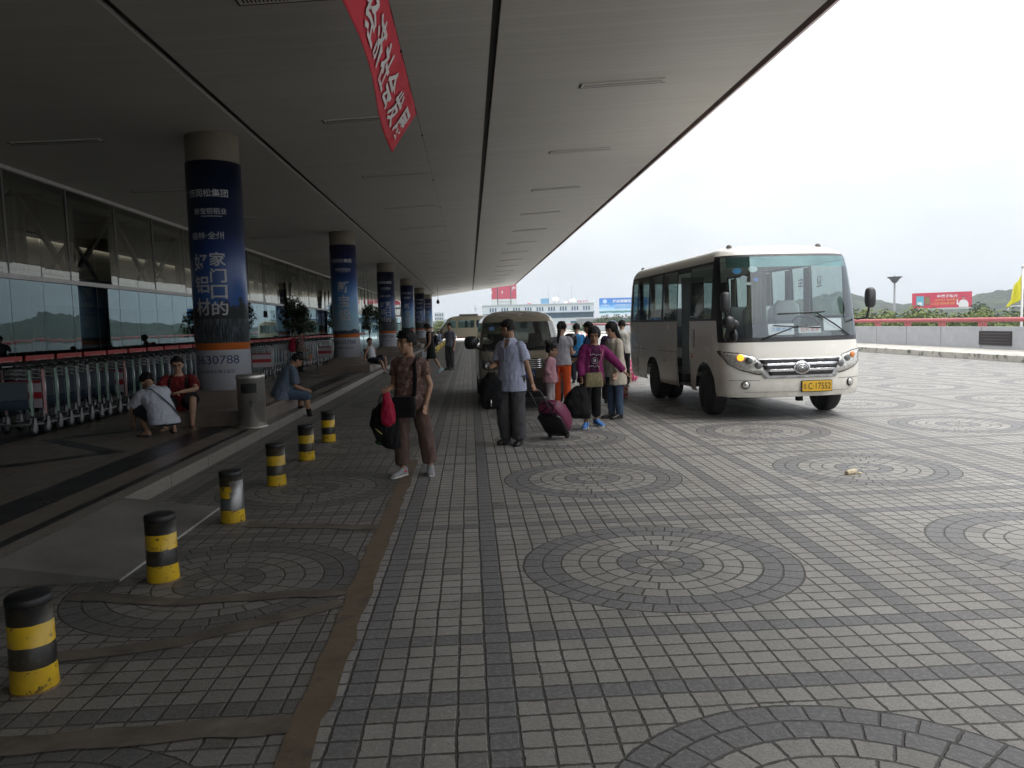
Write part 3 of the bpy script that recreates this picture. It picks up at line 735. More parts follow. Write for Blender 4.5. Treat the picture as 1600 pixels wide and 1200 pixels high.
trolley(-5.6, 30.0, radians(-4), "single luggage trolley with a red and white advert, left of the second column", True, redad, chrome)
# a row of red boards fixed to a rail along the glass
rl = thing("advert_rail", "waist-high rail with red advertising boards running along the terminal glass", "rail", (-7.6, 40, 0))
mb = MB(); mb.tube([(0, -34, 1.12), (0, 50, 1.12)], .025, 8); mb.build("rail", chrome, rl)
bmr = MB(); bmr.box((0, 0, 0), (.03, .90, .18)); bme = bmr.mesh("board", .006); bme.materials.append(redb)
tm = MB()
put_text(tm, "欢迎使用手推车", lambda a, b: (.017, a, b), .42, .06)
tme = tm.mesh("board_text"); tme.materials.append(mat("board_text_pink", (.62, .42, .40), .5))
dsk = MB().lathe([(.035, 0), (.035, .004)], (.016, .37, -.01), 14, M=Matrix.Rotation(pi / 2, 3, 'Y')).mesh("board_badge"); dsk.materials.append(mat("badge_white", (.6, .58, .56), .5))
pst = MB().box((0, 0, -.55), (.035, .035, 1.1)).mesh("post"); pst.materials.append(chrome)
for i in range(46):
    y = -29 + 1.0 * i
    for nm, me in (("board", bme),):
        o = bpy.data.objects.new(nm, me); COL.objects.link(o); o.parent = rl; o.location = (0, y, 1.19)
        for n2, m2 in (("board_text", tme), ("board_badge", dsk)):
            q = bpy.data.objects.new(n2, m2); COL.objects.link(q); q.parent = o
    if i % 2 == 0:
        o = bpy.data.objects.new("post", pst); COL.objects.link(o); o.parent = rl; o.location = (0, y + .5, 1.12)
# ------------------------------------------------------------------ vehicles
def lerp(tab, z):
    if z <= tab[0][0]: return tab[0][1]
    for (a, u), (b, v) in zip(tab, tab[1:]):
        if z <= b: return u + (v - u) * (z - a) / (b - a)
    return tab[-1][1]
class Shell:
    """body lofted through horizontal outlines; front at y=0 facing -Y"""
    def __init__(s, hw, fy, ry, L_, D, n=2.4, Dr=.3):
        s.hw, s.fy, s.ry, s.L, s.D, s.n, s.Dr = hw, fy, ry, L_, D, n, Dr
    def front(s, x, z):
        t = min(abs(x) / lerp(s.hw, z), 1.0)
        return lerp(s.fy, z) + s.D * (1 - (1 - t ** s.n) ** (1 / s.n))
    def rear(s, x, z):
        t = min(abs(x) / lerp(s.hw, z), 1.0)
        return s.L - lerp(s.ry, z) - s.Dr * (1 - (1 - t ** 3) ** (1 / 3))
    def make(s, zl, ft, sides, classify, arches):
        """ft: normalised x of front/rear stations 0..1, sides: y stations"""
        per = []
        for t in ft: per.append(('f', t))
        for y in sides: per.append(('s', y))
        for t in reversed(ft): per.append(('r', t))
        per = [(k, v, 1) for k, v in per] + [(k, v, -1) for k, v in reversed(per)]
        def pt(p, z):
            k, v, sg = p; w = lerp(s.hw, z)
            if k == 's':
                lo, hi = s.front(w, z), s.rear(w, z)
                return Vector((sg * w, min(max(v, lo + .01), hi - .01), z))
            x = sg * v * w
            return Vector((x, s.front(x, z) if k == 'f' else s.rear(x, z), z))
        n = len(per); V = [[pt(p, z) for p in per] for z in zl]; groups = {}
        ins = lambda p, a: (p.y - a[0]) ** 2 + (p.z - a[1]) ** 2 < a[2] ** 2
        for i in range(len(zl) - 1):
            for j in range(n):
                j2 = (j + 1) % n
                q = [V[i][j], V[i][j2], V[i + 1][j2], V[i + 1][j]]
                if (q[0] - q[1]).length < 1e-4 and (q[2] - q[3]).length < 1e-4: continue
                c = sum(q, Vector()) / 4
                side = per[j][0] == 's' or per[j2][0] == 's'
                if side:
                    if any(all(ins(p, a) for p in q) for a in arches): continue
                    for a in arches:
                        for m_, p in enumerate(q):
                            if ins(p, a):
                                d = Vector((0, p.y - a[0], p.z - a[1])); d = d.normalized() if d.length > 1e-5 else Vector((0, 0, 1))
                                q[m_] = Vector((p.x, a[0] + d.y * a[2], a[1] + d.z * a[2]))
                kk = classify(per[j], per[j2], c, zl[i], zl[i + 1])
                if kk: groups.setdefault(kk, MB()).add(q, [(0, 1, 2, 3)], 0, True)
        top = groups.setdefault('body', MB()); top.add(V[-1], [tuple(range(n))])
        return groups
    def patch(s, poly, off, fine=.07):
        bm = bmesh.new(); f = bm.faces.new([bm.verts.new((a, 0, b)) for a, b in poly])
        bmesh.ops.triangulate(bm, faces=[f])
        for _ in range(4):
            es = [e for e in bm.edges if e.calc_length() > fine]
            if not es: break
            bmesh.ops.subdivide_edges(bm, edges=es, cuts=1); bmesh.ops.triangulate(bm, faces=bm.faces)
        for v in bm.verts: v.co.y = s.front(v.co.x, v.co.z) - off
        bm.verts.index_update(); mb = MB()
        mb.add([v.co.copy() for v in bm.verts], [tuple(v.index for v in f_.verts) for f_ in bm.faces], 0, True); bm.free(); return mb
def weld_build(mb, name, m, parent, solid=0):
    me = bpy.data.meshes.new(name); me.from_pydata(mb.v, [], mb.f); bm = bmesh.new(); bm.from_mesh(me)
    bmesh.ops.remove_doubles(bm, verts=bm.verts, dist=.0008); bmesh.ops.dissolve_degenerate(bm, dist=1e-4, edges=bm.edges); bmesh.ops.recalc_face_normals(bm, faces=bm.faces)
    for f in bm.faces: f.smooth = True
    for e in bm.edges:
        if len(e.link_faces) == 2 and e.calc_face_angle(0) > radians(40): e.smooth = False
    bm.to_mesh(me); bm.free()
    o = link(name, me, m, parent)
    if solid: md = o.modifiers.new("thickness", 'SOLIDIFY'); md.thickness = solid; md.offset = -1
    return o
tyre_m = mat("tyre_rubber", (.022, .022, .023), .8, bump=.3, bscale=90, dirt=((.08, .07, .06), 5, .55))
rim_m = mat("dusty_steel_rim", (.22, .215, .205), .5, .5, dirt=((.08, .07, .06), 8, .5))
blk = mat("black_trim", (.014, .014, .016), .35); under = mat("underbody_dark", (.02, .02, .02), .9)
chr_m = mat("bright_chrome", (.72, .72, .73), .14, .95, var=.03); silver = mat("silver_plastic", (.48, .48, .49), .35, .5)
lens_m = mat("headlight_reflector", (.58, .57, .53), .12, .55, var=.35, scale=22, coat=1.0); lens_d = mat("lamp_bowl_dark", (.16, .16, .16), .15, .6, coat=1.0)
amber = mat("amber_lens", (.75, .22, .02), .2, coat=1.0); amber_on = mat("amber_lens_lit", (1.0, .30, .02), .2, emit=2.2)
def tyre_meshes(r, w):
    R = Matrix.Rotation(pi / 2, 3, 'Y')
    t = MB(); t.lathe([(r * .60, -w / 2), (r * .93, -w / 2), (r * .99, -w * .36), (r, -w * .2), (r, w * .2), (r * .99, w * .36), (r * .93, w / 2), (r * .60, w / 2)], (0, 0, 0), 36, M=R)
    h = MB(); h.lathe([(0, -w * .30), (r * .12, -w * .34), (r * .2, -w * .25), (r * .44, -w * .2), (r * .54, -w * .42), (r * .62, -w * .44), (r * .62, w * .44), (r * .54, w * .42), (r * .44, w * .2), (r * .2, w * .25), (r * .12, w * .34), (0, w * .30)], (0, 0, 0), 30, M=R)
    for k in range(6):
        a = 2 * pi * k / 6
        for sx in (-1, 1): h.tube([(sx * w * .22, r * .3 * cos(a), r * .3 * sin(a)), (sx * w * .28, r * .3 * cos(a), r * .3 * sin(a))], .018, 6)
    return t.mesh("wheel"), h.mesh("rim")
def add_wheels(root, spots, r, w):
    tm_, hm = tyre_meshes(r, w); tm_.materials.append(tyre_m); hm.materials.append(rim_m)
    for x, y in spots:
        o = bpy.data.objects.new("wheel", tm_); COL.objects.link(o); o.parent = root; o.location = (x, y, r)
        q = bpy.data.objects.new("rim", hm); COL.objects.link(q); q.parent = o
def rng(a, b, st):
    n = max(1, int(round((b - a) / st))); return [a + (b - a) * i / n for i in range(n + 1)]
FT = [0, .12, .24, .36, .48, .60, .70, .78, .85, .90, .935, .965, .985, 1.0]

# ---- cream minibus
bus_p = mat("cream_bus_paint", (.77, .745, .675), .26, var=.03, scale=1.2, coat=.6, dirt=((.58, .53, .44), 1.2, .62))
gn = N(bus_p); gb = bus_p.node_tree.nodes['Principled BSDF']; gt = gn.new("ShaderNodeTexCoord").outputs['Object']; gs = gn.new("ShaderNodeSeparateXYZ"); gn.l(gt, gs.inputs[0])
gcol = gb.inputs['Base Color'].links[0].from_socket                      # road grime thrown up by the wheels on the lower panels
gg = gn.math('MULTIPLY', gn.ramp(gs.outputs[2], [(.32, (1,) * 3), (.75, (0,) * 3)]), gn.ramp(gn.noise(gt, 3.5, 7, .7), [(.35, (0,) * 3), (.7, (.75,) * 3)]))
gn.l(gn.mix(gg, gcol, (.30, .26, .20)), gb.inputs['Base Color'])
bus_g = glass("bus_glass", (.36, .44, .42), .08); ws_g = glass("windscreen_glass", (.92, .98, .97), .12, (.88, .95, 1.0))
tealb = glass("teal_sun_band", (.06, .42, .40), .16, (.5, .95, .95))
B_HW = [(.36, 1.03), (.42, 1.05), (.7, 1.065), (1.1, 1.075), (1.53, 1.07), (2.3, 1.035), (2.46, 1.02), (2.55, .99), (2.62, .94), (2.68, .84), (2.72, .66), (2.745, .40), (2.757, .03)]
B_FY = [(.30, .10), (.36, .03), (.5, 0), (.8, 0), (1.0, .035), (1.19, .085), (1.26, .105), (1.9, .215), (2.3, .31), (2.50, .375), (2.56, .44), (2.62, .56), (2.68, .78), (2.72, 1.1), (2.745, 1.6), (2.757, 2.5)]
B_RY = [(.30, .25), (.5, .05), (.9, 0), (1.53, .01), (2.4, .11), (2.55, .16), (2.62, .24), (2.68, .42), (2.72, .75), (2.745, 1.3), (2.757, 2.3)]
BS = Shell(B_HW, B_FY, B_RY, 6.1, .42, 2.5, .32)
bus = thing("minibus", "cream minibus with yellow number plate parked at the edge of the canopy, its indicator lit", "minibus", (5.06, 11.52, 0), radians(3.0)); bus.scale = (1.055, 1.0, 1.022)
zl = [.36] + rng(.42, 1.12, .07) + [1.19, 1.26, 1.33, 1.43, 1.53, 1.57, 1.72, 1.87, 2.02, 2.17, 2.30, 2.36, 2.42, 2.46, 2.50, 2.53, 2.58, 2.62, 2.65, 2.68, 2.70, 2.72, 2.735, 2.745, 2.757]
sides = [.80, .88] + rng(.96, 1.76, .08) + [1.80, 1.84] + [1.90, 2.02, 2.14, 2.26, 2.38, 2.50] + [2.56] + rng(2.64, 3.36, .12) + [3.42] + rng(3.48, 4.26, .0867) + [4.32] + rng(4.38, 5.12, .0867) + [5.18, 5.24, 5.4, 5.5, 5.56, 5.66]
DOOR = (1.84, 2.50)
def b_class(p, q, c, z0, z1):
    kinds = {p[0], q[0]}; v = max(p[1], q[1]) if kinds == {'f'} else None
    if kinds == {'f'}:
        if z0 >= 1.26 - 1e-6 and z1 <= 2.50 + 1e-6: return 'windscreen' if v <= .966 else 'trim'
        if 1.19 - 1e-6 <= z0 and z1 <= 2.53 + 1e-6: return 'trim'
        return 'body'
    if kinds == {'r'}:
        if 1.53 - 1e-6 <= z0 and z1 <= 2.36 + 1e-6: return 'rear_window' if max(p[1], q[1]) < .94 else 'trim'
        return 'body'
    if kinds == {'f', 's'}:
        return 'trim' if 1.53 - 1e-6 <= z0 and z1 <= 2.53 else 'body'
    if 's' in kinds:
        y0, y1 = min(p[1], q[1]), max(p[1], q[1])
        if 'r' in kinds: return 'body' if not (1.53 - 1e-6 <= z0 and z1 <= 2.46 + 1e-6) else 'trim'
        if p[2] < 0 and y0 >= DOOR[0] - 1e-6 and y1 <= DOOR[1] + 1e-6 and z0 >= .36 - 1e-6 and z1 <= 2.36 + 1e-6: return None
        if 1.53 - 1e-6 <= z0 and z1 <= 2.46 + 1e-6:
            if z0 < 1.57 - 1e-6 or z1 > 2.42 + 1e-6: return 'trim'
            for k, (a, b) in enumerate(((.80, 1.80), (2.56, 3.36), (3.48, 4.26), (4.38, 5.12), (5.24, 5.56)) if p[2] < 0 else ((.80, 1.80), (1.90, 2.50), (2.64, 3.36), (3.48, 4.26), (4.38, 5.12), (5.24, 5.56))):
                if y0 >= a - 1e-6 and y1 <= b + 1e-6: return 'window%d%d' % (k, p[2])
            return 'trim'
    return 'body'
ARB = [(1.12, .40, .46), (4.12, .40, .46)]
gr = BS.make(zl, FT, sides, b_class, ARB)
for k, m_ in gr.items():
    nm, mt_ = ('body', bus_p) if k == 'body' else ('window_band', blk) if k == 'trim' else ('windscreen', ws_g) if k == 'windscreen' else ('rear_window', bus_g) if k == 'rear_window' else ('side_window', bus_g)
    weld_build(m_, nm, mt_, bus)
def bl(px_, py_, y=11.55):                       # a photo point on the bus front -> local x, z
    p = at_y(px_, py_, y); return (p.x - 5.02, p.z)
def front_patch(name, pts, off, m_, solid=.012, fine=.07, parent=None):
    return weld_build(BS.patch(pts, off, fine), name, m_, parent or bus, solid)
# lamps
hl = [bl(*p) for p in ((1138, 554), (1160, 555.5), (1178, 560), (1187, 569), (1193, 587), (1178, 585), (1160, 580), (1146, 572))]
hl = list(reversed(hl)); cx_ = 0.0
for sg in (-1, 1):
    P_ = [(x * (1 if sg < 0 else -1), z) for x, z in hl]
    if sg > 0: P_ = list(reversed(P_))
    h_ = front_patch("headlight", P_, .012, lens_m)
    big = [(sum(p[0] for p in P_) / 8 + (p[0] - sum(q[0] for q in P_) / 8) * 1.06, sum(p[1] for p in P_) / 8 + (p[1] - sum(q[1] for q in P_) / 8) * 1.10) for p in P_]
    front_patch("headlight_surround", big, .006, blk)
    for (hx, hz, hr, mm_, nm) in ((-.86, .965, .050, amber_on if sg < 0 else amber, "turn_signal"), (-.755, .92, .055, lens_d, "lamp_bowl"), (-.63, .845, .055, lens_d, "lamp_bowl")):
        x = hx * (1 if sg < 0 else -1); y = BS.front(x, hz) - .012
        dx = (BS.front(x + .02, hz) - BS.front(x - .02, hz)) / .04
        M_ = Matrix.Rotation(atan2(-dx, 1) * -1, 3, 'Z') @ Matrix.Rotation(pi / 2, 3, 'X')
        mb = MB(); mb.lathe([(hr, -.01), (hr, .008), (hr * .8, .014), (hr * .4, .02), (0, .022)], (x, y, hz), 20, M=M_); mb.build(nm, mm_, h_)
    mb = MB(); x = sg * .80; z = .55; y = BS.front(x, z); M_ = Matrix.Rotation(sg * .35, 3, 'Z') @ Matrix.Rotation(pi / 2, 3, 'X')
    mb.lathe([(.062, -.02), (.062, .012), (.05, .016)], (x, y, z), 20, M=M_); f_ = mb.build("fog_lamp", blk, bus)
    mb = MB(); mb.lathe([(.048, .0), (.048, .018), (.02, .024), (0, .025)], (x, y, z), 20, M=M_); mb.build("lens", lens_m, f_)
# grille
gx = (.70, .54); gz = (.945, .645)
gq = front_patch("grille", [(-gx[1], gz[1]), (gx[1], gz[1]), (gx[1] + .1, gz[1] + .12), (gx[0], gz[0]), (-gx[0], gz[0]), (-gx[1] - .1, gz[1] + .12)], .010, silver, .012)
for z, w_ in ((.90, .615), (.81, .575), (.72, .505)):
    weld_build(BS.patch([(-w_ + .03, z - .03), (w_ - .03, z - .03), (w_, z + .03), (-w_, z + .03)], .020, .1), "grille_slot", blk, gq, .006)
for z, w_ in ((.855, .56), (.765, .52)):
    weld_build(BS.patch([(-w_, z - .017), (w_, z - .017), (w_, z + .017), (-w_, z + .017)], .026, .1), "grille_bar", chr_m, gq, .014)
ec = (0, .80); el = lambda a, b, n_=28: [(ec[0] + a * cos(2 * pi * i / n_), ec[1] + b * sin(2 * pi * i / n_)) for i in range(n_)]
em = front_patch("emblem", el(.125, .098), .034, chr_m, .02, .05)
weld_build(BS.patch(el(.105, .08), .040, .05), "emblem_field", lens_d, em, .004)
mb = MB()
for r_ in (.075, .05, .026): mb.tube([(r_ * 1.1 * cos(a), -.048, .77 + r_ * sin(a)) for a in [pi * .05 + pi * .9 * i / 12 for i in range(13)]], .0065, 6)
mb.build("emblem_arcs", chr_m, em)
# bumper crease, number plate
tag_y = BS.front(0, .5)
mb = MB(); mb.box((.23, tag_y - .02, .515), (.47, .02, .175)); pf = mb.build("number_plate", blk, bus, .006)
mb = MB(); mb.box((.23, tag_y - .032, .515), (.45, .008, .155)); mb.build("plate_field", mat("plate_yellow", (.72, .42, .02), .4), pf, .003)
mb = MB(); fnp = lambda a, b: (.23 + a, tag_y - .0375, .515 + b)
put_text(mb, "桂", fnp, .045, .085, (-.188, 0)); put_text(mb, "C·17552", fnp, .345, .095, (.035, 0), bold=.004); mb.build("plate_characters", mat("plate_black", (.015, .015, .015), .5), pf)
front_patch("bumper_crease", [(-.80, .438), (.80, .438), (.80, .447), (-.80, .447)], .004, mat("bumper_shadow_line", (.42, .40, .35), .5), .004)
# wipers, cards, visor band
for (a, b, t0, t1) in ((bl(1192, 533), bl(1246, 512), bl(1210, 512), bl(1282, 515)), (bl(1330, 526), bl(1276, 492), bl(1218, 494), bl(1290, 490))):
    mb = MB(); P3 = lambda q, o_: (q[0], BS.front(q[0], q[1]) - o_, q[1])
    mb.tube([P3(a, .02), P3(((a[0] + b[0]) / 2, (a[1] + b[1]) / 2), .05), P3(b, .04)], .011, 6)
    mb.tube([P3((t0[0] + (t1[0] - t0[0]) * i / 8, t0[1] + (t1[1] - t0[1]) * i / 8), .028) for i in range(9)], .011, 6); mb.build("wiper", blk, bus)
front_patch("sun_band", [(-.93, 2.33), (.93, 2.33), (.92, 2.49), (-.92, 2.49)], -.012, tealb, 0, .12)
paper = mat("paper_white", (.72, .74, .76), .7, var=.04)
for x, z, w_, h_, s_, cm in ((-.22, 1.375, .40, .17, "汉唐旅运", (.03, .22, .60)), (.22, 1.36, .34, .10, "桂林·旅游", (.65, .08, .05)), (.60, 1.43, .27, .19, None, None)):
    y = BS.front(x, z) + .06
    mb = MB(); mb.box((0, 0, 0), (w_, .004, h_)); o = mb.build("windscreen_card", paper, bus); o.location = (x, y, z); o.rotation_euler = (radians(-10), 0, x * -.12)
    if s_:
        mb = MB(); put_text(mb, s_, lambda a, b: (a, -.0035, b), w_ * .82, h_ * (.38 if w_ > .38 else .6)); mb.build("card_text", mat("card_ink_" + str(w_), cm, .6), o)
for x, z, r_, c_ in ((-.80, 2.28, .06, (.05, .25, .5)), (-.72, 2.17, .05, (.5, .55, .6)), (-.58, 2.30, .065, (.45, .6, .6)), (-.55, 2.14, .04, (.05, .12, .45)), (-.66, 2.08, .035, (.6, .65, .65))):
    front_patch("window_sticker", [(x + r_ * cos(a * pi / 6), z + r_ * .75 * sin(a * pi / 6)) for a in range(12)], -.006, mat("sticker%.2f" % z, c_, .5), 0)
# roof lamps, mirrors, side lamp
for x, y in ((-.72, .95), (.72, .95), (-.80, 5.7)):
    mb = MB(); mb.lathe([(.045, -.02), (.04, .012), (.02, .03), (0, .034)], (x, y, lerp([(0, 2.745), (.5, 2.72), (.72, 2.695), (.80, 2.685)], abs(x))), 12); mb.build("roof_marker_lamp", mat("marker_grey", (.16, .15, .14), .4), bus)
for sg in (-1, 1):
    mb = MB(); mb.tube([(sg * 1.05, .36, 1.50), (sg * 1.085, .14, 1.52), (sg * 1.10, .08, 1.75)], .016, 8); mi_ = mb.build("mirror_arm", blk, bus)
    mb = MB(); mb.rings([((sg * 1.105, .03 + k * .05, 1.80 if sg < 0 else 1.82), (w_, 0, 0), (0, 0, h_)) for k, (w_, h_) in enumerate(((.055, .13), (.07, .155), (.062, .145), (.04, .10)))], p=4); mb.build("mirror", mat("mirror_housing_grey", (.05, .05, .055), .45), bus)
    if sg > 0: continue
    mb = MB(); mb.tube([(sg * 1.02, .30, 1.22), (sg * 1.10, .12, 1.28), (sg * 1.10, .02, 1.40)], .018, 8); mb.ell((sg * 1.10, -.02, 1.50), (.10, .07, .10)); mb.ell((sg * .99, .02, 1.47), (.07, .05, .07)); mb.ell((sg * .98, .10, 1.30), (.06, .09, .10))
    mb.build("lower_mirror", blk, bus)
mb = MB(); mb.box((-1.078, 1.70, .93), (.012, .06, .05)); mb.build("side_marker", amber, bus, .004)
mb = MB(); mb.box((-1.076, 3.3, .80), (.012, .05, .04)); mb.build("side_marker", amber, bus, .004)
mb = MB()
for i in range(9): mb.box((-1.078, 1.60, 1.10 + .035 * i), (.012, .085, .017))
mb.build("side_vent", mat("vent_brown_grey", (.22, .19, .15), .6), bus)
seam = mat("panel_seam_dark", (.10, .095, .085), .6)
for y0, y1, z in ((1.62, 1.83, .98), (2.52, 3.62, .98), (4.62, 5.7, .98)):
    for sg in (-1, 1): MB().box((sg * lerp(B_HW, z), (y0 + y1) / 2, z), (.006, y1 - y0, .009)).build("panel_seam", seam, bus)
for y in (1.80, 2.54, 5.2): MB().box((-lerp(B_HW, .9) - .0, y, .95), (.006, .008, 1.1)).build("panel_seam", seam, bus)
front_patch("panel_seam", [(-1.0, .618), (-.60, .618), (-.60, .624), (-1.0, .624)], .003, seam, .003); front_patch("panel_seam", [(.60, .618), (1.0, .618), (1.0, .624), (.60, .624)], .003, seam, .003)
add_wheels(bus, [(-.93, 1.12), (.93, 1.12), (-.92, 4.12), (.92, 4.12), (-.66, 4.12), (.66, 4.12)], .375, .22)
mb = MB(); mb.box((0, 3.05, .62), (1.9, 5.4, .06)); mb.build("floor", mat("bus_floor", (.24, .24, .24), .7), bus)
mb = MB(); mb.box((0, 1.12, .36), (1.6, .10, .10)); mb.box((0, 4.12, .36), (1.6, .14, .14)); mb.box((-.25, 2.6, .45), (.12, 4.6, .14)); mb.box((.25, 2.6, .45), (.12, 4.6, .14)); mb.tube([(-.75, .85, .30), (.75, .85, .30)], .03, 8); mb.box((.35, .8, .28), (.08, .1, .14)); mb.build("chassis", under, bus)
for yy in (1.12, 4.12):
    for sg in (-1, 1): mb = MB(); mb.box((sg * .78, yy, .74), (.5, 1.0, .12)); mb.box((sg * .50, yy, .55), (.04, .98, .5)); mb.build("wheel_housing", under, bus)
mb = MB(); mb.box((-.80, 2.17, .42), (.46, .62, .04)); mb.box((-.62, 2.17, .53), (.04, .62, .22)); mb.build("door_step", mat("step_grey", (.16, .16, .16), .6), bus)
mb = MB(); mb.box((-.80, 2.46, 1.38), (.40, .03, 1.86)); dpan = mb.build("folded_door", mat("door_grey", (.06, .06, .06), .5), bus, .01)
mb = MB(); mb.box((0, .66, 1.04), (1.86, .46, .34)); mb.box((.55, .78, 1.25), (.55, .25, .14)); mb.build("dashboard", mat("dashboard_grey", (.20, .21, .22), .7), bus, .05)
mb = MB(); mb.tube([(.55 + .22 * cos(a), .98 + .22 * sin(a) * .55, 1.42 + .22 * sin(a) * .7) for a in [2 * pi * i / 20 for i in range(21)]], .016, 8); mb.tube([(.55, .98, 1.42), (.55, .80, 1.2)], .03, 8); mb.build("steering_wheel", blk, bus)
seat_c = cloth("seat_cover_white", (.74, .75, .77)); seat_g = cloth("seat_cloth_grey", (.25, .27, .31))
smb = MB(); smb.rings([((0, 0, .40), (.21, 0, 0), (0, .22, 0)), ((0, 0, .52), (.22, 0, 0), (0, .23, 0))], p=5)
smb.rings([((0, .17, .45), (.21, 0, 0), (0, .06, 0)), ((0, .22, .8), (.22, 0, 0), (0, .06, 0)), ((0, .26, 1.02), (.20, 0, 0), (0, .05, 0)), ((0, .27, 1.10), (.13, 0, 0), (0, .04, 0))], p=3.5)
sme = smb.mesh("seat"); sme.materials.append(seat_g)
hmb = MB(); hmb.rings([((0, .225, .78), (.232, 0, 0), (0, .07, 0)), ((0, .26, 1.03), (.212, 0, 0), (0, .06, 0)), ((0, .27, 1.125), (.14, 0, 0), (0, .05, 0))], p=3.5); hme = hmb.mesh("seat_cover"); hme.materials.append(seat_c)
def seat(x, y, z=.65, sc=1.0):
    o = bpy.data.objects.new("seat", sme); COL.objects.link(o); o.parent = bus; o.location = (x, y, z)
    q = bpy.data.objects.new("seat_cover", hme); COL.objects.link(q); q.parent = o
seat(.55, 1.45, .72)
for y in (2.3, 3.05, 3.8, 4.55, 5.25):
    for x in (.35, .82) + ((-.35, -.82) if y > 2.6 else ()): seat(x, y)
cur = cloth("beige_curtain", (.36, .32, .24))
for sg, yy in ((1, 2.57), (1, 3.42), (1, 4.32), (1, 1.85), (-1, 3.42), (-1, 4.32), (-1, 5.18), (1, 5.18)):
    mb = MB(); mb.grid(16, 6, lambda u, v: (sg * (.985 - .02 * sin(u * 22)), yy - .11 + .22 * u, 1.55 + .85 * v)); mb.build("curtain", cur, bus, solid=.004)
mb = MB(); mb.grid(20, 6, lambda u, v: (.02 + .32 * u, 2.02 + .02 * sin(u * 26), 1.45 + .9 * v)); mb.build("curtain", cur, bus, solid=.004)
mb = MB(); mb.tube([(-.50, 1.75, .70), (-.50, 1.75, 1.35), (-.52, 1.65, 1.52), (-.62, 1.62, 1.60), (-.95, 1.6, 1.62)], .02, 8); mb.build("grab_rail", mat("rail_cream", (.6, .57, .42), .4), bus)
for ch, yy in (("车", 2.22), ("迎", 1.55)):
    mb = MB(); put_text(mb, ch, lambda a, b: (1.045, yy + a, 2.15 + b), .20, .20, bold=.01); mb.build("window_character", mat("window_ink_" + ch, (.35, .03, .03) if ch == "车" else (.02, .02, .02), .5), bus)

# ---- champagne van
van_p = mat("champagne_van_paint", (.30, .265, .20), .26, .25, var=.05, scale=1.5, coat=.8)
van_g = glass("van_dark_glass", (.22, .24, .23), .085)
van_d = mat("van_bumper_dark", (.055, .05, .045), .45)
V_HW = [(.20, .74), (.30, .80), (.6, .835), (1.0, .83), (1.12, .81), (1.64, .725), (1.72, .69), (1.79, .61), (1.84, .50), (1.875, .32), (1.885, .03)]
V_FY = [(.20, .10), (.28, .02), (.45, 0), (.70, .03), (.92, .09), (1.02, .17), (1.08, .28), (1.12, .34), (1.64, .80), (1.72, .90), (1.79, 1.08), (1.84, 1.35), (1.875, 1.8), (1.885, 2.3)]
V_RY = [(.20, .12), (.3, 0), (1.1, .02), (1.64, .16), (1.72, .22), (1.79, .4), (1.84, .7), (1.875, 1.2), (1.885, 2.2)]
VS = Shell(V_HW, V_FY, V_RY, 4.7, .38, 2.5, .28)
van = thing("van", "champagne-coloured van parked nose forward behind the man in the striped polo shirt", "van", (.985, 14.42, 0), radians(.6))
zlv = [.20, .25] + rng(.30, .98, .068) + [1.02, 1.05, 1.08, 1.12, 1.17, 1.28, 1.4, 1.52, 1.60, 1.64, 1.68, 1.72, 1.76, 1.79, 1.82, 1.84, 1.86, 1.875, 1.885]
sdv = rng(.55, 1.35, .08) + [1.42, 1.5, 1.62, 1.75, 1.9, 2.05, 2.2, 2.3, 2.36, 2.5, 2.7, 2.9] + rng(2.98, 3.86, .08) + [3.95, 4.1, 4.2, 4.3]
def v_class(p, q, c, z0, z1):
    k = {p[0], q[0]}; hi = 1.12 - 1e-6 <= z0 and z1 <= 1.64 + 1e-6
    if k == {'f'}:
        if hi: return 'windscreen' if max(p[1], q[1]) <= .95 else 'body'
        if z1 <= .63: return 'bumper'
        if 1.06 <= z0 and z1 <= 1.125 and max(p[1], q[1]) <= .95: return 'trim'
        return 'body'
    if k == {'r'}: return 'rear_window' if hi and max(p[1], q[1]) < .9 else 'body'
    if hi and 's' in k and 'r' not in k:
        y0, y1 = min(p[1], q[1]), max(p[1], q[1])
        if 'f' in k: return 'body'
        for n_, (a, b) in enumerate(((1.02, 1.42), (1.5, 2.3), (2.36, 2.98), (3.06, 4.1))):
            if y0 >= a - .03 and y1 <= b + .001: return 'window%d%d' % (n_, p[2])
        return 'trim'
    if z1 <= .37 and 's' in k: return 'bumper'
    return 'body'
for k, m_ in VS.make(zlv, FT, sdv, v_class, [(.84, .33, .38), (3.42, .33, .38)]).items():
    nm, mt_ = {'body': ('body', van_p), 'trim': ('window_trim', blk), 'windscreen': ('windscreen', van_g), 'rear_window': ('rear_window', van_g), 'bumper': ('bumper', van_d)}.get(k, ('side_window', van_g))
    weld_build(m_, nm, mt_, van)
for sg in (-1, 1):
    P_ = [(-.79, .78), (-.72, .735), (-.42, .75), (-.38, .84), (-.55, .90), (-.77, .93)]
    if sg > 0: P_ = [(-x, z) for x, z in reversed(P_)]
    h_ = weld_build(VS.patch(P_, .012, .06), "headlight", lens_d, van, .01)
    for hx in (.66, .50):
        mb = MB(); x = sg * hx; z = .825; M_ = Matrix.Rotation(sg * .2, 3, 'Z') @ Matrix.Rotation(pi / 2, 3, 'X')
        mb.lathe([(.065, -.01), (.065, .016), (.045, .006), (0, -.0)], (x, VS.front(x, z) - .012, z), 18, M=M_); mb.build("lamp_bowl", lens_m, h_)
    mb = MB(); mb.tube([(sg * .76, .62, 1.12), (sg * .90, .50, 1.18)], .03, 8); mb.rings([((sg * .97, .40 + k_ * .06, 1.26), (w_, 0, 0), (0, 0, h2)) for k_, (w_, h2) in enumerate(((.10, .10), (.125, .13), (.12, .125), (.08, .09)))], p=3.2); mb.build("mirror", blk, van)
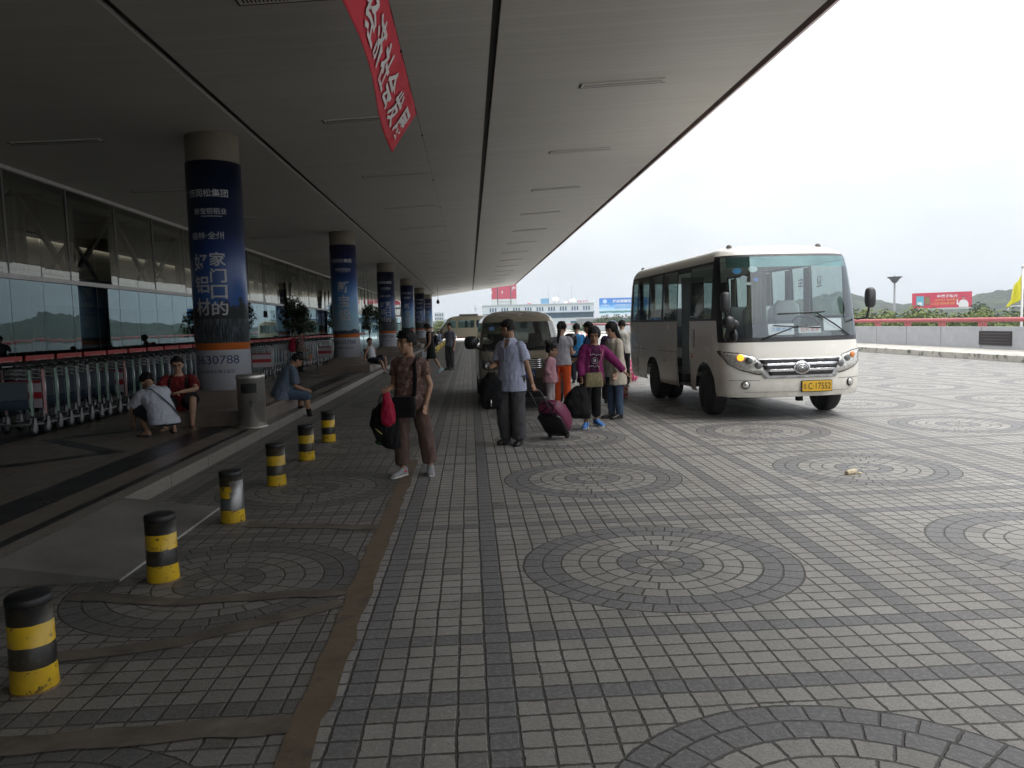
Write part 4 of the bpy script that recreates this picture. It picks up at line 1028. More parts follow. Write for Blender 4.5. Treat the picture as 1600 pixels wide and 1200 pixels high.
gq = weld_build(VS.patch([(-.36, .74), (.36, .74), (.38, .94), (-.38, .94)], .010, .1), "grille", blk, van, .01)
for i in range(5): weld_build(VS.patch([(-.35, .755 + .038 * i), (.35, .755 + .038 * i), (.35, .773 + .038 * i), (-.35, .773 + .038 * i)], .018, .12), "grille_bar", chr_m, gq, .01)
y_ = VS.front(0, .64) - .02
mb = MB(); mb.box((0, y_, .655), (.46, .014, .15)); pf = mb.build("number_plate", mat("plate_blue", (.03, .10, .36), .4), van, .004)
mb = MB(); put_text(mb, "86", lambda a, b: (.15 + a, y_ - .0095, .655 + b), .13, .10); mb.build("plate_characters", mat("plate_white", (.7, .7, .7), .5), pf)
add_wheels(van, [(-.72, .84), (.72, .84), (-.72, 3.42), (.72, 3.42)], .32, .20)
mb = MB(); mb.box((0, 2.3, .30), (1.45, 4.1, .10)); mb.build("chassis", under, van)
mb = MB(); mb.box((0, .95, 1.0), (1.4, .4, .2)); mb.build("dashboard", mat("van_dash", (.05, .05, .05), .7), van, .04)
mb = MB()
for x in (-.38, .38):
    mb.rings([((x, 1.62, .6), (.23, 0, 0), (0, .08, 0)), ((x, 1.72, 1.15), (.23, 0, 0), (0, .07, 0)), ((x, 1.75, 1.22), (.13, 0, 0), (0, .05, 0)), ((x, 1.77, 1.40), (.11, 0, 0), (0, .05, 0))], p=3.5)
mb.build("front_seats", seat_g, van)
for (a, b) in (((.15, 1.10), (.62, 1.16)), ((-.45, 1.10), (.02, 1.16))):
    mb = MB(); mb.tube([(a[0] + (b[0] - a[0]) * i / 8, VS.front(a[0] + (b[0] - a[0]) * i / 8, a[1] + (b[1] - a[1]) * i / 8 + .03 * sin(pi * i / 8)) - .02, a[1] + (b[1] - a[1]) * i / 8 + .03 * sin(pi * i / 8)) for i in range(9)], .011, 6); mb.build("wiper", blk, van)
mb = MB(); mb.box((-.55, .70, 1.52), (.10, .004, .07)); mb.build("window_sticker", mat("van_sticker", (.1, .2, .4), .5), van)

# ---- far coach, side on, at the end of the lane
co_p = mat("pale_cream_coach_paint", (.47, .42, .30), .35, var=.05, scale=1, coat=.4)
C_HW = [(.32, 1.0), (.6, 1.03), (1.3, 1.03), (2.1, .97), (2.35, .9), (2.5, .7), (2.56, .3), (2.57, .03)]
C_FY = [(.32, .05), (.6, 0), (1.2, .05), (1.35, .15), (2.1, .75), (2.35, 1.0), (2.5, 1.4), (2.56, 2.0), (2.57, 2.6)]
CS_ = Shell(C_HW, C_FY, [(.32, .1), (1.3, .0), (2.1, .1), (2.35, .2), (2.5, .5), (2.56, 1.2), (2.57, 2.4)], 7.0, .4, 2.5, .3)
coach = thing("minibus", "pale cream minibus standing side-on far off at the end of the covered lane", "minibus", (-3.1, 78.2, 0), radians(-90))
def c_class(p, q, c, z0, z1):
    k = {p[0], q[0]}; hi = 1.33 <= z0 and z1 <= 2.11
    if k == {'f'}: return 'windscreen' if hi and max(p[1], q[1]) < .95 else 'body'
    if 's' in k and hi and 'r' not in k and 'f' not in k:
        y0, y1 = min(p[1], q[1]), max(p[1], q[1])
        for n_, (a, b) in enumerate(((.9, 1.7), (1.95, 3.6), (3.75, 5.2), (5.35, 6.6))):
            if y0 >= a - .001 and y1 <= b + .001: return 'window%d%d' % (n_, p[2])
    return 'stripe' if z1 < .46 else 'body'
for k, m_ in CS_.make([.32, .45, .6, .8, 1.0, 1.2, 1.35, 1.6, 1.85, 2.1, 2.25, 2.35, 2.43, 2.5, 2.54, 2.56, 2.57], FT, [.9, 1.1, 1.3, 1.5, 1.7, 1.95] + rng(2.1, 3.6, .25) + [3.75] + rng(3.9, 5.2, .2) + [5.35] + rng(5.5, 6.6, .22), c_class, [(1.3, .4, .45), (5.2, .4, .45)]).items():
    nm, mt_ = {'body': ('body', co_p), 'stripe': ('red_sill', mat("coach_red_sill", (.35, .05, .04), .5)), 'windscreen': ('windscreen', bus_g)}.get(k, ('side_window', bus_g))
    weld_build(m_, nm, mt_, coach)
MB().box((0, 3.0, 2.64), (1.3, 1.9, .16)).build("roof_unit", mat("coach_roof_unit", (.30, .30, .28), .5), coach, .04)
mb = MB(); put_text(mb, "旅游客车", lambda a, b: (1.04, 4.6 + a, .75 + b), 1.0, .24, bold=.01); mb.build("lettering", mat("coach_ink", (.05, .05, .05), .5), coach)
add_wheels(coach, [(-.9, 1.3), (.9, 1.3), (-.9, 5.2), (.9, 5.2)], .38, .22)
bcl = cloth("coach_curtain_blue", (.05, .13, .30))
for yy in (2.75, 3.3, 3.9, 4.6): MB().box((.5, yy, 1.7), (.3, .22, .7)).build("seat_back", bcl, coach, .05)
# ------------------------------------------------------------------ people
def merge_mesh(mb, voxel, smooth=4, wrinkle=0.0, wfreq=13.0, seed=0.0):
    me = mb.mesh("tmp", recalc=True)
    ob = bpy.data.objects.new("tmp", me); COL.objects.link(ob)
    r = ob.modifiers.new("r", 'REMESH'); r.mode = 'VOXEL'; r.voxel_size = voxel
    if smooth: s_ = ob.modifiers.new("s", 'SMOOTH'); s_.iterations = smooth; s_.factor = .5
    dg = bpy.context.evaluated_depsgraph_get(); dg.update()
    out = bpy.data.meshes.new_from_object(ob.evaluated_get(dg)); bpy.data.objects.remove(ob); bpy.data.meshes.remove(me)
    if wrinkle:
        nn = [v.normal.copy() for v in out.vertices]
        for v, n_ in zip(out.vertices, nn):
            p = v.co
            a = mnoise.noise((p.x * wfreq + seed, p.y * wfreq, p.z * wfreq * .55))
            b_ = mnoise.noise((p.x * wfreq * 2.3, p.y * wfreq * 2.3 + seed, p.z * wfreq * 1.5 + p.x * 9))
            v.co = p + n_ * (wrinkle * (1 - 2 * abs(a)) * .8 + wrinkle * .5 * b_)
    for p in out.polygons: p.use_smooth = True
    return out
def skin_mat(name, col):
    m = mat(name, col, .55, var=.10, scale=14, bump=.15, bscale=120, spec=.4)
    return m
SK = skin_mat("skin_tan", (.36, .205, .13)); SK2 = skin_mat("skin_light", (.46, .28, .19))
HAIR = mat("hair_black", (.009, .008, .008), .6, var=.4, scale=30, bump=.8, bscale=60, spec=.22); HGREY = mat("hair_greying", (.030, .029, .029), .65, var=.6, scale=45, bump=.8, bscale=60, spec=.22)
EYE = mat("eye_dark", (.012, .01, .01), .25); LIP = mat("lip_rose", (.30, .11, .09), .5); BROW = mat("brow_dark", (.02, .017, .015), .8)
def v3(x, y, z): return Vector((x, y, z))
def lvl(d): return Vector(d).normalized()
UP = Vector((0, 0, 1))
def frame(u, ref):
    u = u.normalized(); x = ref - u * ref.dot(u); x.normalize(); return x, u.cross(x) * -1, u
def person(label, loc, face, H, pose, wear, skin=SK, hero=False, group=None, z0=0.0):
    """face: heading in degrees clockwise from +Y. pose vectors are (right, forward, up)."""
    s = H / 1.70; k_ = pose.get('bulk', 1.0)
    root = thing("person", label, "person", (loc[0], loc[1], z0), -radians(face), group)
    # ---- skeleton
    lean = lvl(pose.get('lean', (0, .03, 1))); tw = radians(pose.get('twist', 0))
    tx = Vector((cos(tw), -sin(tw), 0)); tx = (tx - lean * tx.dot(lean)).normalized(); ty = lean.cross(tx)
    hipw = .088 * s
    PX, PY = Vector((1, 0, 0)), Vector((0, 1, 0))
    legs = {}; low = 0
    for sd_, g in ((-1, 'L'), (1, 'R')):
        th, sh = lvl(pose.get('thigh' + g, (sd_ * .03, 0, -1))), lvl(pose.get('shin' + g, (0, 0, -1)))
        h = v3(sd_ * hipw, 0, 0); kn = h + th * .42 * s; an = kn + sh * .405 * s
        fd = pose.get('foot' + g, (sd_ * .15, 1, 0)); fd = lvl(fd)
        legs[g] = [h, kn, an, fd]; low = min(low, an.z - .085 * s, an.z - .085 * s + min(0, fd.z) * .2 * s)
    hip = pose['seat'] if 'seat' in pose else -low
    O = v3(0, 0, hip)
    for g in legs: legs[g][:3] = [p + O for p in legs[g][:3]]
    mid = lvl((lean + UP * pose.get('spine', .3)))       # pelvis tends to stay more upright than the chest
    def sp(t): return O + (mid * min(t, .2) + lean * max(t - .2, 0)) * s
    shw = (.175 if not pose.get('fem') else .155) * k_ * s
    arms = {}
    for sd_, g in ((-1, 'L'), (1, 'R')):
        sh0 = sp(.436) + tx * sd_ * shw + lean * pose.get('shrug', 0) * s
        a, f = lvl(pose.get('arm' + g, (sd_ * .12, -.02, -1))), lvl(pose.get('fore' + g, (sd_ * .05, .15, -1)))
        el_ = sh0 + a * .285 * s; wr = el_ + f * .245 * s
        arms[g] = (sh0, el_, wr, f, lvl(pose.get('hand' + g, tuple(f))))
    nb = sp(.515)
    hy, hp = radians(pose.get('head', 0)), radians(pose.get('nod', 5)); hr_ = radians(pose.get('tilt', 0))
    hf = Vector((sin(hy) * cos(hp), cos(hy) * cos(hp), -sin(hp))); hx = Vector((cos(hy), -sin(hy), 0))
    hu = hx.cross(hf).normalized(); hx = (hx * cos(hr_) + hu * sin(hr_)).normalized(); hu = hx.cross(hf).normalized()
    hc = nb + lean * .055 * s + hu * .095 * s + hf * .022 * s
    HS = (s * .25 + .75) * pose.get('hs', 1.0)          # heads shrink less than bodies
    HM = Matrix((hx, hf, hu)).transposed()
    hd = lambda x, y, z: hc + (hx * x + hf * y + hu * z) * HS
    # ---- body
    B = MB(); fm = pose.get('fem', False)
    TS = [(-.09, .11, .085), (-.02, .165, .11), (.06, .16, .108), (.16, .135 if fm else .15, .098), (.26, .138 if fm else .155, .102), (.36, .158 if fm else .172, .112), (.43, .140 if fm else .155, .096), (.48, .095, .072), (.53, .058, .055)]
    def torso(mb, e, t0=-.5, t1=.6, e2=0):
        sec = []
        for t, rx, ry in TS:
            if t0 - .001 <= t <= t1 + .001: sec.append((sp(t), (tx if t > .1 else (tx + PX).normalized()) * (rx * k_ * s + e), (ty if t > .1 else (ty + PY).normalized()) * (ry * k_ * s + e + e2)))
        mb.rings(sec, seg=20, p=2.2)
    torso(B, 0)
    B.tube([sp(.47), nb, hd(0, -.012, -.05)], [.062 * s, .055 * s, .054 * HS], 14)
    for g in arms:
        a, b, c, f, h = arms[g]
        B.ell(a + (sp(.44) - a) * .08, .047 * s * k_); B.tube([a, a + (b - a) * .35, b, b + (c - b) * .25, c], [.043 * s * k_, .044 * s * k_, .036 * s, .037 * s, .025 * s], 12)
        sd_ = -1 if g == 'L' else 1
        thd = Vector(pose.get('thumb' + g, (-sd_ * .35, 1, .1))); wx, wn_, _ = frame(h, thd)     # wx: thumb side
        pn = h.cross(wx) * (1 if g == 'R' else -1)
        curl = pose.get('curl' + g, .35); hs_ = .95 * s
        B.rings([(c - h * .01 * hs_, wx * .023 * hs_, pn * .019 * hs_), (c + h * .03 * hs_, wx * .036 * hs_, pn * .017 * hs_), (c + h * .085 * hs_, wx * .040 * hs_, pn * .014 * hs_), (c + h * .098 * hs_, wx * .034 * hs_, pn * .010 * hs_)], seg=12)
        for q, (off, ln) in enumerate(((.031, .066), (.0105, .076), (-.0105, .070), (-.031, .054))):
            p0 = c + (h * .085 + wx * off) * hs_; d = (h + wx * off * 3).normalized(); pts = [p0]
            for j, fr in enumerate((.45, .31, .24)):
                an_ = curl * (.55, 1.0, .8)[j] * (1 + .12 * q)
                ax = d.cross(pn).normalized(); d = (d * cos(an_) + pn * sin(an_)).normalized(); pts.append(pts[-1] + d * ln * fr * hs_)
                pn2 = pn - d * pn.dot(d)
            B.tube(pts, [.0092 * hs_, .0088 * hs_, .0080 * hs_, .0066 * hs_], 8)
        t0 = c + (h * .028 + wx * .026) * hs_; td = (wx * .8 + h * .75 + pn * (.25 + curl * .4)).normalized(); t2 = (h * 1.0 + wx * .25 + pn * (.3 + curl * .6)).normalized()
        B.tube([t0, t0 + td * .034 * hs_, t0 + td * .034 * hs_ + t2 * .030 * hs_, t0 + td * .034 * hs_ + t2 * .052 * hs_], [.0125 * hs_, .0105 * hs_, .0095 * hs_, .0075 * hs_], 8)
    for g in legs:
        h, kn, an, fd = legs[g]
        B.tube([h + v3(0, 0, .02 * s), h + (kn - h) * .3, kn - (kn - h) * .12, kn, kn + (an - kn) * .28, an - (an - kn) * .12, an], [.088 * s, .082 * s, .056 * s, .053 * s, .056 * s, .034 * s, .033 * s], 14)
        fu = UP if fd.z > -.2 else (UP + fd).normalized(); fr_ = fd.cross(fu).normalized(); fu = fr_.cross(fd)
        base = an - fu * .082 * s
        B.rings([(base + fd * y * s + fu * (hh * s), fr_ * w * s, fu * hh * s) for y, w, hh in ((-.055, .022, .03), (-.03, .031, .042), (.02, .034, .045), (.08, .040, .030), (.14, .043, .020), (.185, .03, .014))], seg=12)
    # head
    B.ell(hd(0, -.008, .035), (.076 * HS, .094 * HS, .092 * HS), M=HM, seg=20, rings=14); B.ell(hd(0, .022, -.03), (.064 * HS, .074 * HS, .078 * HS), M=HM, seg=18, rings=12)
    B.ell(hd(0, .058, -.085), (.030 * HS, .026 * HS, .026 * HS), M=HM)
    B.tube([hd(0, .090, .022), hd(0, .101, -.002), hd(0, .112, -.024), hd(0, .098, -.034)], [.0085 * HS, .0105 * HS, .0155 * HS, .012 * HS], 8)
    for q in (-1, 1):
        B.ell(hd(q * .078, -.002, -.004), (.012 * HS, .020 * HS, .033 * HS), M=HM); B.ell(hd(q * .036, .070, -.022), (.026 * HS, .022 * HS, .022 * HS), M=HM)
        B.ell(hd(q * .032, .078, .035), (.030 * HS, .016 * HS, .011 * HS), M=HM); B.ell(hd(q * .013, .099, -.030), (.010 * HS, .012 * HS, .009 * HS), M=HM)
    B.ell(hd(0, .088, -.058), (.024 * HS, .012 * HS, .011 * HS), M=HM)
    body = link("body", merge_mesh(B, (.0055 if hero else .0085) * max(s, .8), 2), skin, root)
    if not pose.get('noface'):
        for q in (-1, 1):
            link("eye", MB().ell(hd(q * .032, .089, .010), (.0145 * HS, .006 * HS, .0060 * HS), M=HM, seg=10, rings=6).mesh("eye"), EYE, body)
            link("eyebrow", MB().ell(hd(q * .033, .093, .031), (.020 * HS, .005 * HS, .0042 * HS), M=HM, seg=10, rings=6).mesh("eyebrow"), BROW, body)
        link("mouth", MB().ell(hd(0, .0985, -.058), (.021 * HS, .005 * HS, .0055 * HS), M=HM, seg=10, rings=6).mesh("mouth"), LIP, body)
    # ---- hair
    hm_ = wear.get('hair', HAIR); style = wear.get('style', 'short'); Hh = MB()
    vs_, fs_ = [], []; RN, SG = 28, 40
    for i in range(RN + 1):
        t = pi * i / RN
        for k in range(SG):
            a = 2 * pi * k / SG; d = Vector((sin(t) * cos(a), sin(t) * sin(a), cos(t)))
            thick = {'short': .017 if not fm else .024, 'bob': .024, 'long': .020, 'thin': .008, 'tied': .011}[style]
            nzv = mnoise.noise(d * 4.5 + v3(loc[0], loc[1], 0)) * .013 + mnoise.noise(d * 11) * .007 + mnoise.noise(d * 24) * .005
            el2 = atan2(d.z, sqrt(d.x ** 2 + d.y ** 2)); fwd = d.y / max(1e-4, sqrt(d.x ** 2 + d.y ** 2))
            lim = (.26 if not fm else .14) if fwd > .55 else ((-.12 if not fm else -.35) if fwd > -.05 else -.66)
            if style in ('bob', 'long'): lim = .12 if fwd > .62 else (-.58 if fwd > .1 else -.85)
            if fwd > .55: lim += .06 * mnoise.noise((a * 4, 3, loc[0]))
            w = max(0, min(1, (el2 - lim) / .16)); r_ = -.022 + (thick + .022 + nzv) * w
            vs_.append(hd(d.x * (.077 + r_), -.008 + d.y * (.096 + r_ * 1.0), .035 + d.z * ((.093 if d.z > 0 else .115) + r_)))
    for i in range(RN):
        for k in range(SG): k2 = (k + 1) % SG; fs_.append((i * SG + k, (i + 1) * SG + k, (i + 1) * SG + k2, i * SG + k2))
    Hh.add(vs_, fs_, 0, True)
    if wear.get('pony'):
        L_ = wear['pony']; Hh.ell(hd(0, -.115, .05), .032 * HS)
        Hh.tube([hd(0, -.11, .05), hd(.01, -.145, .0), hd(.012, -.145, -.08), hd(.0, -.125, -.08 - L_ * .5), hd(0, -.12, -.08 - L_)], [.026, .036, .034, .028, .008], 10)
    if wear.get('bun'): Hh.ell(hd(0, -.075, .145), (.046 * HS, .045 * HS, .045 * HS)); Hh.ell(hd(.012, -.10, .17), .03 * HS); Hh.ell(hd(0, -.06, .12), .035 * HS)
    if style == 'long':
        Hh.rings([(hd(0, -.05, .0), hx * .085, hf * .06), (hd(0, -.065, -.10), hx * .092, hf * .05), (hd(0, -.085, -.2), hx * .085, hf * .04), (hd(.02, -.10, -.29), hx * .05, hf * .022)], seg=16)
    hme_ = Hh.mesh("hair", recalc=True); link("hair", hme_, hm_, root)
    # ---- clothes
    sd0 = loc[0] * 3.1 + loc[1]; vx = (.0085 if hero else .0115) * max(s, .8)
    def shirt(name, m_, e=.014, sleeve=.62, hem=-.10, flare=.012, open_=0, collar=False, vest=False, wr_=.0095, top=.50):
        S = MB(); sec = []
        tt = [t for t in TS if t[0] >= -.02 and t[0] <= .45]
        hh = min(hem, -.03); O2 = sp(0)
        sec.append((O2 + mid * hh * s, PX * (.170 * k_ * s + e + flare), PY * (.118 * k_ * s + e + flare)))
        for t, rx, ry in tt: sec.append((sp(t), (tx if t > .1 else (tx + PX).normalized()) * (max(rx, .145) * k_ * s + e + flare * max(0, (.3 - t) / .3)), (ty if t > .1 else (ty + PY).normalized()) * (max(ry, .105) * k_ * s + e + flare * max(0, (.3 - t) / .3))))
        sec.append((sp(.485), tx * (.096 * s + e * .6), ty * (.078 * s + e * .6))); sec.append((sp(top + .005), tx * (.072 * s + e * .4), ty * (.064 * s + e * .4)))
        S.rings(sec, seg=22, p=2.3)
        if not vest:
            for g in arms:
                a, b, c, f, h = arms[g]; ins = sp(.44)
                S.ell(a + (ins - a) * .10, (.051 * s * k_ + e * .75))
                up = min(sleeve / 1.0, 1.0) if sleeve < 1 else 1
                pts = [a, a + (b - a) * .5 * up, a + (b - a) * up]; rr = [.048 * s * k_ + e * .8, .051 * s * k_ + e, (.048 if sleeve < 1 else .039) * s * k_ + e * (1.25 if sleeve < 1 else 1)]
                if sleeve > 1: pts += [b + (c - b) * .4 * (sleeve - 1) * 1.0, b + (c - b) * (sleeve - 1)]; rr += [.038 * s + e, .030 * s + e * .9]
                S.tube(pts, rr, 14)
        if collar: S.tube([sp(.50), sp(.535)], [.074 * s, .066 * s], 16)
        me = merge_mesh(S, vx, 3, wr_, 12, sd0)
        if open_:
            bm = bmesh.new(); bm.from_mesh(me); ctr = sp(.2)
            kill = [v for v in bm.verts if (v.co - ctr).dot(ty) > 0 and abs((v.co - ctr).dot(tx)) < open_ * s and abs((v.co - sp(min(max((v.co - O).dot(lean) / s, 0), .5))).dot(tx)) < open_ * s * 1.2]
            bmesh.ops.delete(bm, geom=kill, context='VERTS'); bm.to_mesh(me); bm.free()
        o = link(name, me, m_, root)
        if open_: md = o.modifiers.new("t", 'SOLIDIFY'); md.thickness = .004
        return o
    def trousers(name, m_, e=.012, ln=1.0, wide=.014, wr_=.010, seat_=True):
        T = MB(); T.rings([(sp(.10), tx * (.142 * k_ * s + e), ty * (.105 * k_ * s + e)), (sp(.04), (tx + PX).normalized() * (.166 * k_ * s + e), (ty + PY).normalized() * (.116 * k_ * s + e)), (sp(-.02), PX * (.172 * k_ * s + e), PY * (.122 * k_ * s + e)), (sp(-.09), PX * (.150 * s + e), PY * (.10 * s + e))], seg=20)
        for g in legs:
            h, kn, an, fd = legs[g]
            pts = [h + v3(0, 0, .03 * s), h + (kn - h) * .3, h + (kn - h) * min(.88, ln * 2)]; rr = [.094 * s + e, .088 * s + e, .064 * s + e + wide * .4]
            if ln > .5:
                q = (ln - .5) * 2; pts += [kn, kn + (an - kn) * .4 * q, kn + (an - kn) * q]; rr += [.060 * s + e + wide * .5, .055 * s + e + wide * .8, .040 * s + e + wide]
            else: rr[-1] += wide
            T.tube(pts, rr, 16)
        return link(name, merge_mesh(T, vx, 3, wr_, 11, sd0 + 5), m_, root)
    def skirt(name, m_, ln=.45, flare=.05, top=.12):
        T = MB(); d = lvl((legs['L'][1] + legs['R'][1]) / 2 - O)
        T.rings([(sp(top), tx * (.145 * s + .012), ty * (.108 * s + .012)), (sp(0), PX * (.172 * s + .014), PY * (.125 * s + .014)), (O + d * ln * .5 * s, PX * (.175 * s + flare * .6), PY * (.13 * s + flare * .6)), (O + d * ln * s, PX * (.17 * s + flare), PY * (.13 * s + flare))], seg=22)
        return link(name, merge_mesh(T, vx, 3, .008, 10, sd0), m_, root)
    def shoes(m_, sole, kind='shoe', trim=None):
        for g in legs:
            h, kn, an, fd = legs[g]
            fu = UP if fd.z > -.2 else (UP + fd).normalized(); fr_ = fd.cross(fu).normalized(); fu = fr_.cross(fd); base = an - fu * .085 * s; S = MB()
            prof = ((-.072, .020, .030), (-.055, .034, .050), (-.02, .039, .056), (.03, .040, .052), (.08, .045, .036), (.14, .048, .029), (.185, .040, .025), (.205, .018, .016)) if kind == 'shoe' else ((-.07, .03, .010), (-.03, .036, .012), (.05, .038, .012), (.13, .045, .012), (.19, .03, .010))
            S.rings([(base + fd * y * s + fu * (hh * s + .004), fr_ * w * s, fu * hh * s) for y, w, hh in prof], seg=16, p=2.6)
            if kind != 'shoe': S.rings([(base + fd * .09 * s + fr_ * x * s + fu * (.03 + .035 * (1 - (x / .045) ** 2)) * s, fd * .018 * s, fu * .006) for x in (-.048, -.03, 0, .03, .048)], seg=8)
            o = S.build("shoe" if kind == 'shoe' else "sandal", m_, root)
            Q = MB(); Q.rings([(base + fd * y * s + fu * .010 * s, fr_ * w * s, fu * .012 * s) for y, w in ((-.076, .020), (-.055, .036), (.03, .041), (.10, .049), (.165, .046), (.208, .016))], seg=14, p=4)
            Q.build("sole", sole, o)
            if trim:
                Q = MB(); Q.rings([(an + fu * z * s, fd * (.052 + e_) * s, fr_ * (.040 + e_) * s) for z, e_ in ((-.035, .004), (-.012, .0), (-.006, -.003))], seg=16); Q.build("shoe_collar", trim, o)
    ctx = dict(root=root, arms=arms, legs=legs, sp=sp, tx=tx, ty=ty, hd=hd, s=s, O=O, hx=hx, hf=hf, hu=hu, HM=HM, HS=HS, body=body)
    ctx['shirt'], ctx['trousers'], ctx['skirt'], ctx['shoes'] = shirt, trousers, skirt, shoes
    root.location.z = z0
    return ctx
def wpt(c, p):                                            # person-local point -> world
    r = c['root']; return Matrix.Rotation(r.rotation_euler.z, 4, 'Z') @ Vector(p) + Vector(r.location)
white_s = mat("shoe_sole_white", (.55, .54, .52), .7); dark_s = mat("shoe_sole_dark", (.03, .03, .03), .7); blk_shoe = mat("black_shoe_leather", (.018, .017, .017), .35)
black_t = cloth("black_trouser_cloth", (.008, .008, .009)); grey_t = cloth("charcoal_trouser_cloth", (.065, .063, .066)); navy_t = cloth("navy_cloth", (.018, .022, .035))

# 1 the walking woman nearest the camera
c = person("woman walking nearest the camera in brown floral blouse and cropped brown trousers", (-.66, 8.27), 192, 1.55,
    dict(fem=1, lean=(0, .02, 1), thighL=(-.16, -.08, -1), shinL=(-.10, -.10, -1), footL=(-.25, 1, -.02), thighR=(.06, .16, -1), shinR=(-.02, .02, -1), footR=(.45, 1, 0), head=36, nod=4,
         armR=(.22, -.10, -1), foreR=(-.02, .85, -.12), curlR=1.25, armL=(-.36, .02, -1), foreL=(.16, .42, -1), curlL=.75, thumbL=(.5, 1, .2), bulk=.98),
    dict(style='short'), hero=True)
c['shirt']("blouse", cloth("brown_floral_blouse", (.115, .068, .055), pattern=('floral', (.30, .19, .16), 22)), .015, .56, -.12, .018)
c['trousers']("trousers", cloth("brown_trouser_cloth", (.105, .066, .054)), .012, .93, .022)
c['shoes'](mat("grey_mesh_shoe", (.27, .27, .28), .8, var=.2, scale=60), white_s, trim=mat("shoe_red_trim", (.55, .04, .07), .7)); P1 = c
# 2 man in the striped polo shirt
c = person("grey-haired man in pale blue striped polo shirt pulling a dotted suitcase", (.53, 10.15), 214, 1.66,
    dict(lean=(0, -.02, 1), thighR=(.03, .14, -1), shinR=(.04, -.22, -1), footR=(.1, 1, -.04), thighL=(-.04, .06, -1), shinL=(.0, -.06, -1), footL=(-.25, 1, 0), head=86, nod=10, twist=4,
         armL=(-.30, -.02, -1), foreL=(-.32, .02, -1), curlL=1.1, armR=(.20, .15, -1), foreR=(-.35, .85, .10), curlR=1.1, bulk=.97),
    dict(style='thin', hair=HGREY), hero=True)
c['shirt']("polo_shirt", cloth("blue_striped_polo", (.47, .50, .64), pattern=('stripe', (.30, .33, .50), 42)), .018, .72, -.17, .022, collar=True)
S_ = c['s']; q = lambda t, x, o_: c['sp'](t) + c['tx'] * x * S_ + c['ty'] * o_ * S_
mb = MB(); mb.add([q(.522, -.040, .080), q(.522, .040, .080), q(.44, .030, .128), q(.385, 0, .140), q(.44, -.030, .128)], [(0, 4, 3, 2, 1)]); mb.build("open_neckline", SK, c['root'], solid=.004)
for sd_ in (-1, 1):
    mb = MB(); mb.add([q(.548, sd_ * .062, .03), q(.53, sd_ * .045, .088), q(.40, sd_ * .012, .146), q(.44, sd_ * .066, .140), q(.50, sd_ * .092, .07)], [(0, 1, 2, 3, 4)]); mb.build("collar_flap", cloth("blue_polo_collar", (.50, .53, .66)), c['root'], solid=.006)
mb = MB(); mb.tube([q(.40, 0, .146), q(.28, 0, .150), q(.24, 0, .148)], .007, 6); mb.build("placket", cloth("polo_placket", (.30, .33, .48)), c['root'])
c['trousers']("trousers", cloth("charcoal_suit_cloth", (.075, .074, .078)), .020, 1.0, .030); c['shoes'](blk_shoe, dark_s); P2 = c
# 3 little girl
c = person("small girl with a topknot in a pink jacket and pale leggings, standing by the van", (1.45, 14.0), 105, 1.17,
    dict(fem=1, hs=1.08, bulk=1.05, head=0, nod=3, armL=(-.25, -.25, -1), foreL=(.25, .55, -.8), armR=(.25, -.30, -1), foreR=(-.35, .65, -.75), thighL=(0, .05, -1), thighR=(0, -.06, -1)),
    dict(style='tied', bun=True), SK2)
c['shirt']("jacket", cloth("pink_jacket", (.56, .30, .36)), .022, 1.92, -.16, .035, open_=.055); c['shirt']("top", cloth("pale_pink_top", (.58, .44, .50)), .012, .2, -.10, .008, vest=True)
mb = MB(); S_ = c['s']
fn = lambda a, b: c['sp'](.22 + b) + c['tx'] * a * S_ + c['ty'] * (.150 * S_ + .012)
mb.tube([fn(.05 * sin(t * 3.2) * (1.2 - t * .3), .12 - .13 * t) for t in [i / 10 for i in range(19)]], [.012 - .004 * abs(i - 9) / 9 for i in range(19)], 6, flat=.4)
mb.build("shirt_print", mat("violet_print", (.09, .04, .22), .8), c['root'])
c['trousers']("leggings", cloth("pale_grey_leggings", (.46, .41, .43)), .006, .98, .003); c['shoes'](mat("girl_shoe_pink", (.5, .25, .3), .6), white_s)
# 4 woman in orange trousers
c = person("woman with long ponytail, grey tee and orange trousers, seen from behind", (1.68, 14.2), 18, 1.62,
    dict(fem=1, noface=1, head=12, nod=14, armL=(-.15, .10, -1), foreL=(.25, .9, -.1), armR=(.18, .08, -1), foreR=(-.05, .9, .05), thighL=(-.02, .04, -1), thighR=(.04, -.05, -1)), dict(style='tied', pony=.24), SK2)
c['shirt']("tee", cloth("grey_tee", (.40, .39, .43)), .018, .45, -.05, .010); c['trousers']("trousers", cloth("orange_trousers", (.68, .10, .025)), .004, .97, .012); c['shoes'](mat("shoe_tan", (.2, .13, .09), .6), dark_s); P4 = c
# 5 boy in blue
c = person("boy in bright blue tee, back turned, right of the ponytailed woman", (2.78, 20.0), 8, 1.55,
    dict(noface=1, hs=1.03, nod=12, armL=(-.2, .1, -1), foreL=(.2, .8, -.3), armR=(.2, .1, -1), foreR=(-.2, .8, -.3)), dict(style='short'))
c['shirt']("tee", cloth("bright_blue_tee", (.025, .16, .36)), .016, .6, -.10, .012); c['trousers']("trousers", navy_t, .014, .97); c['shoes'](blk_shoe, white_s)
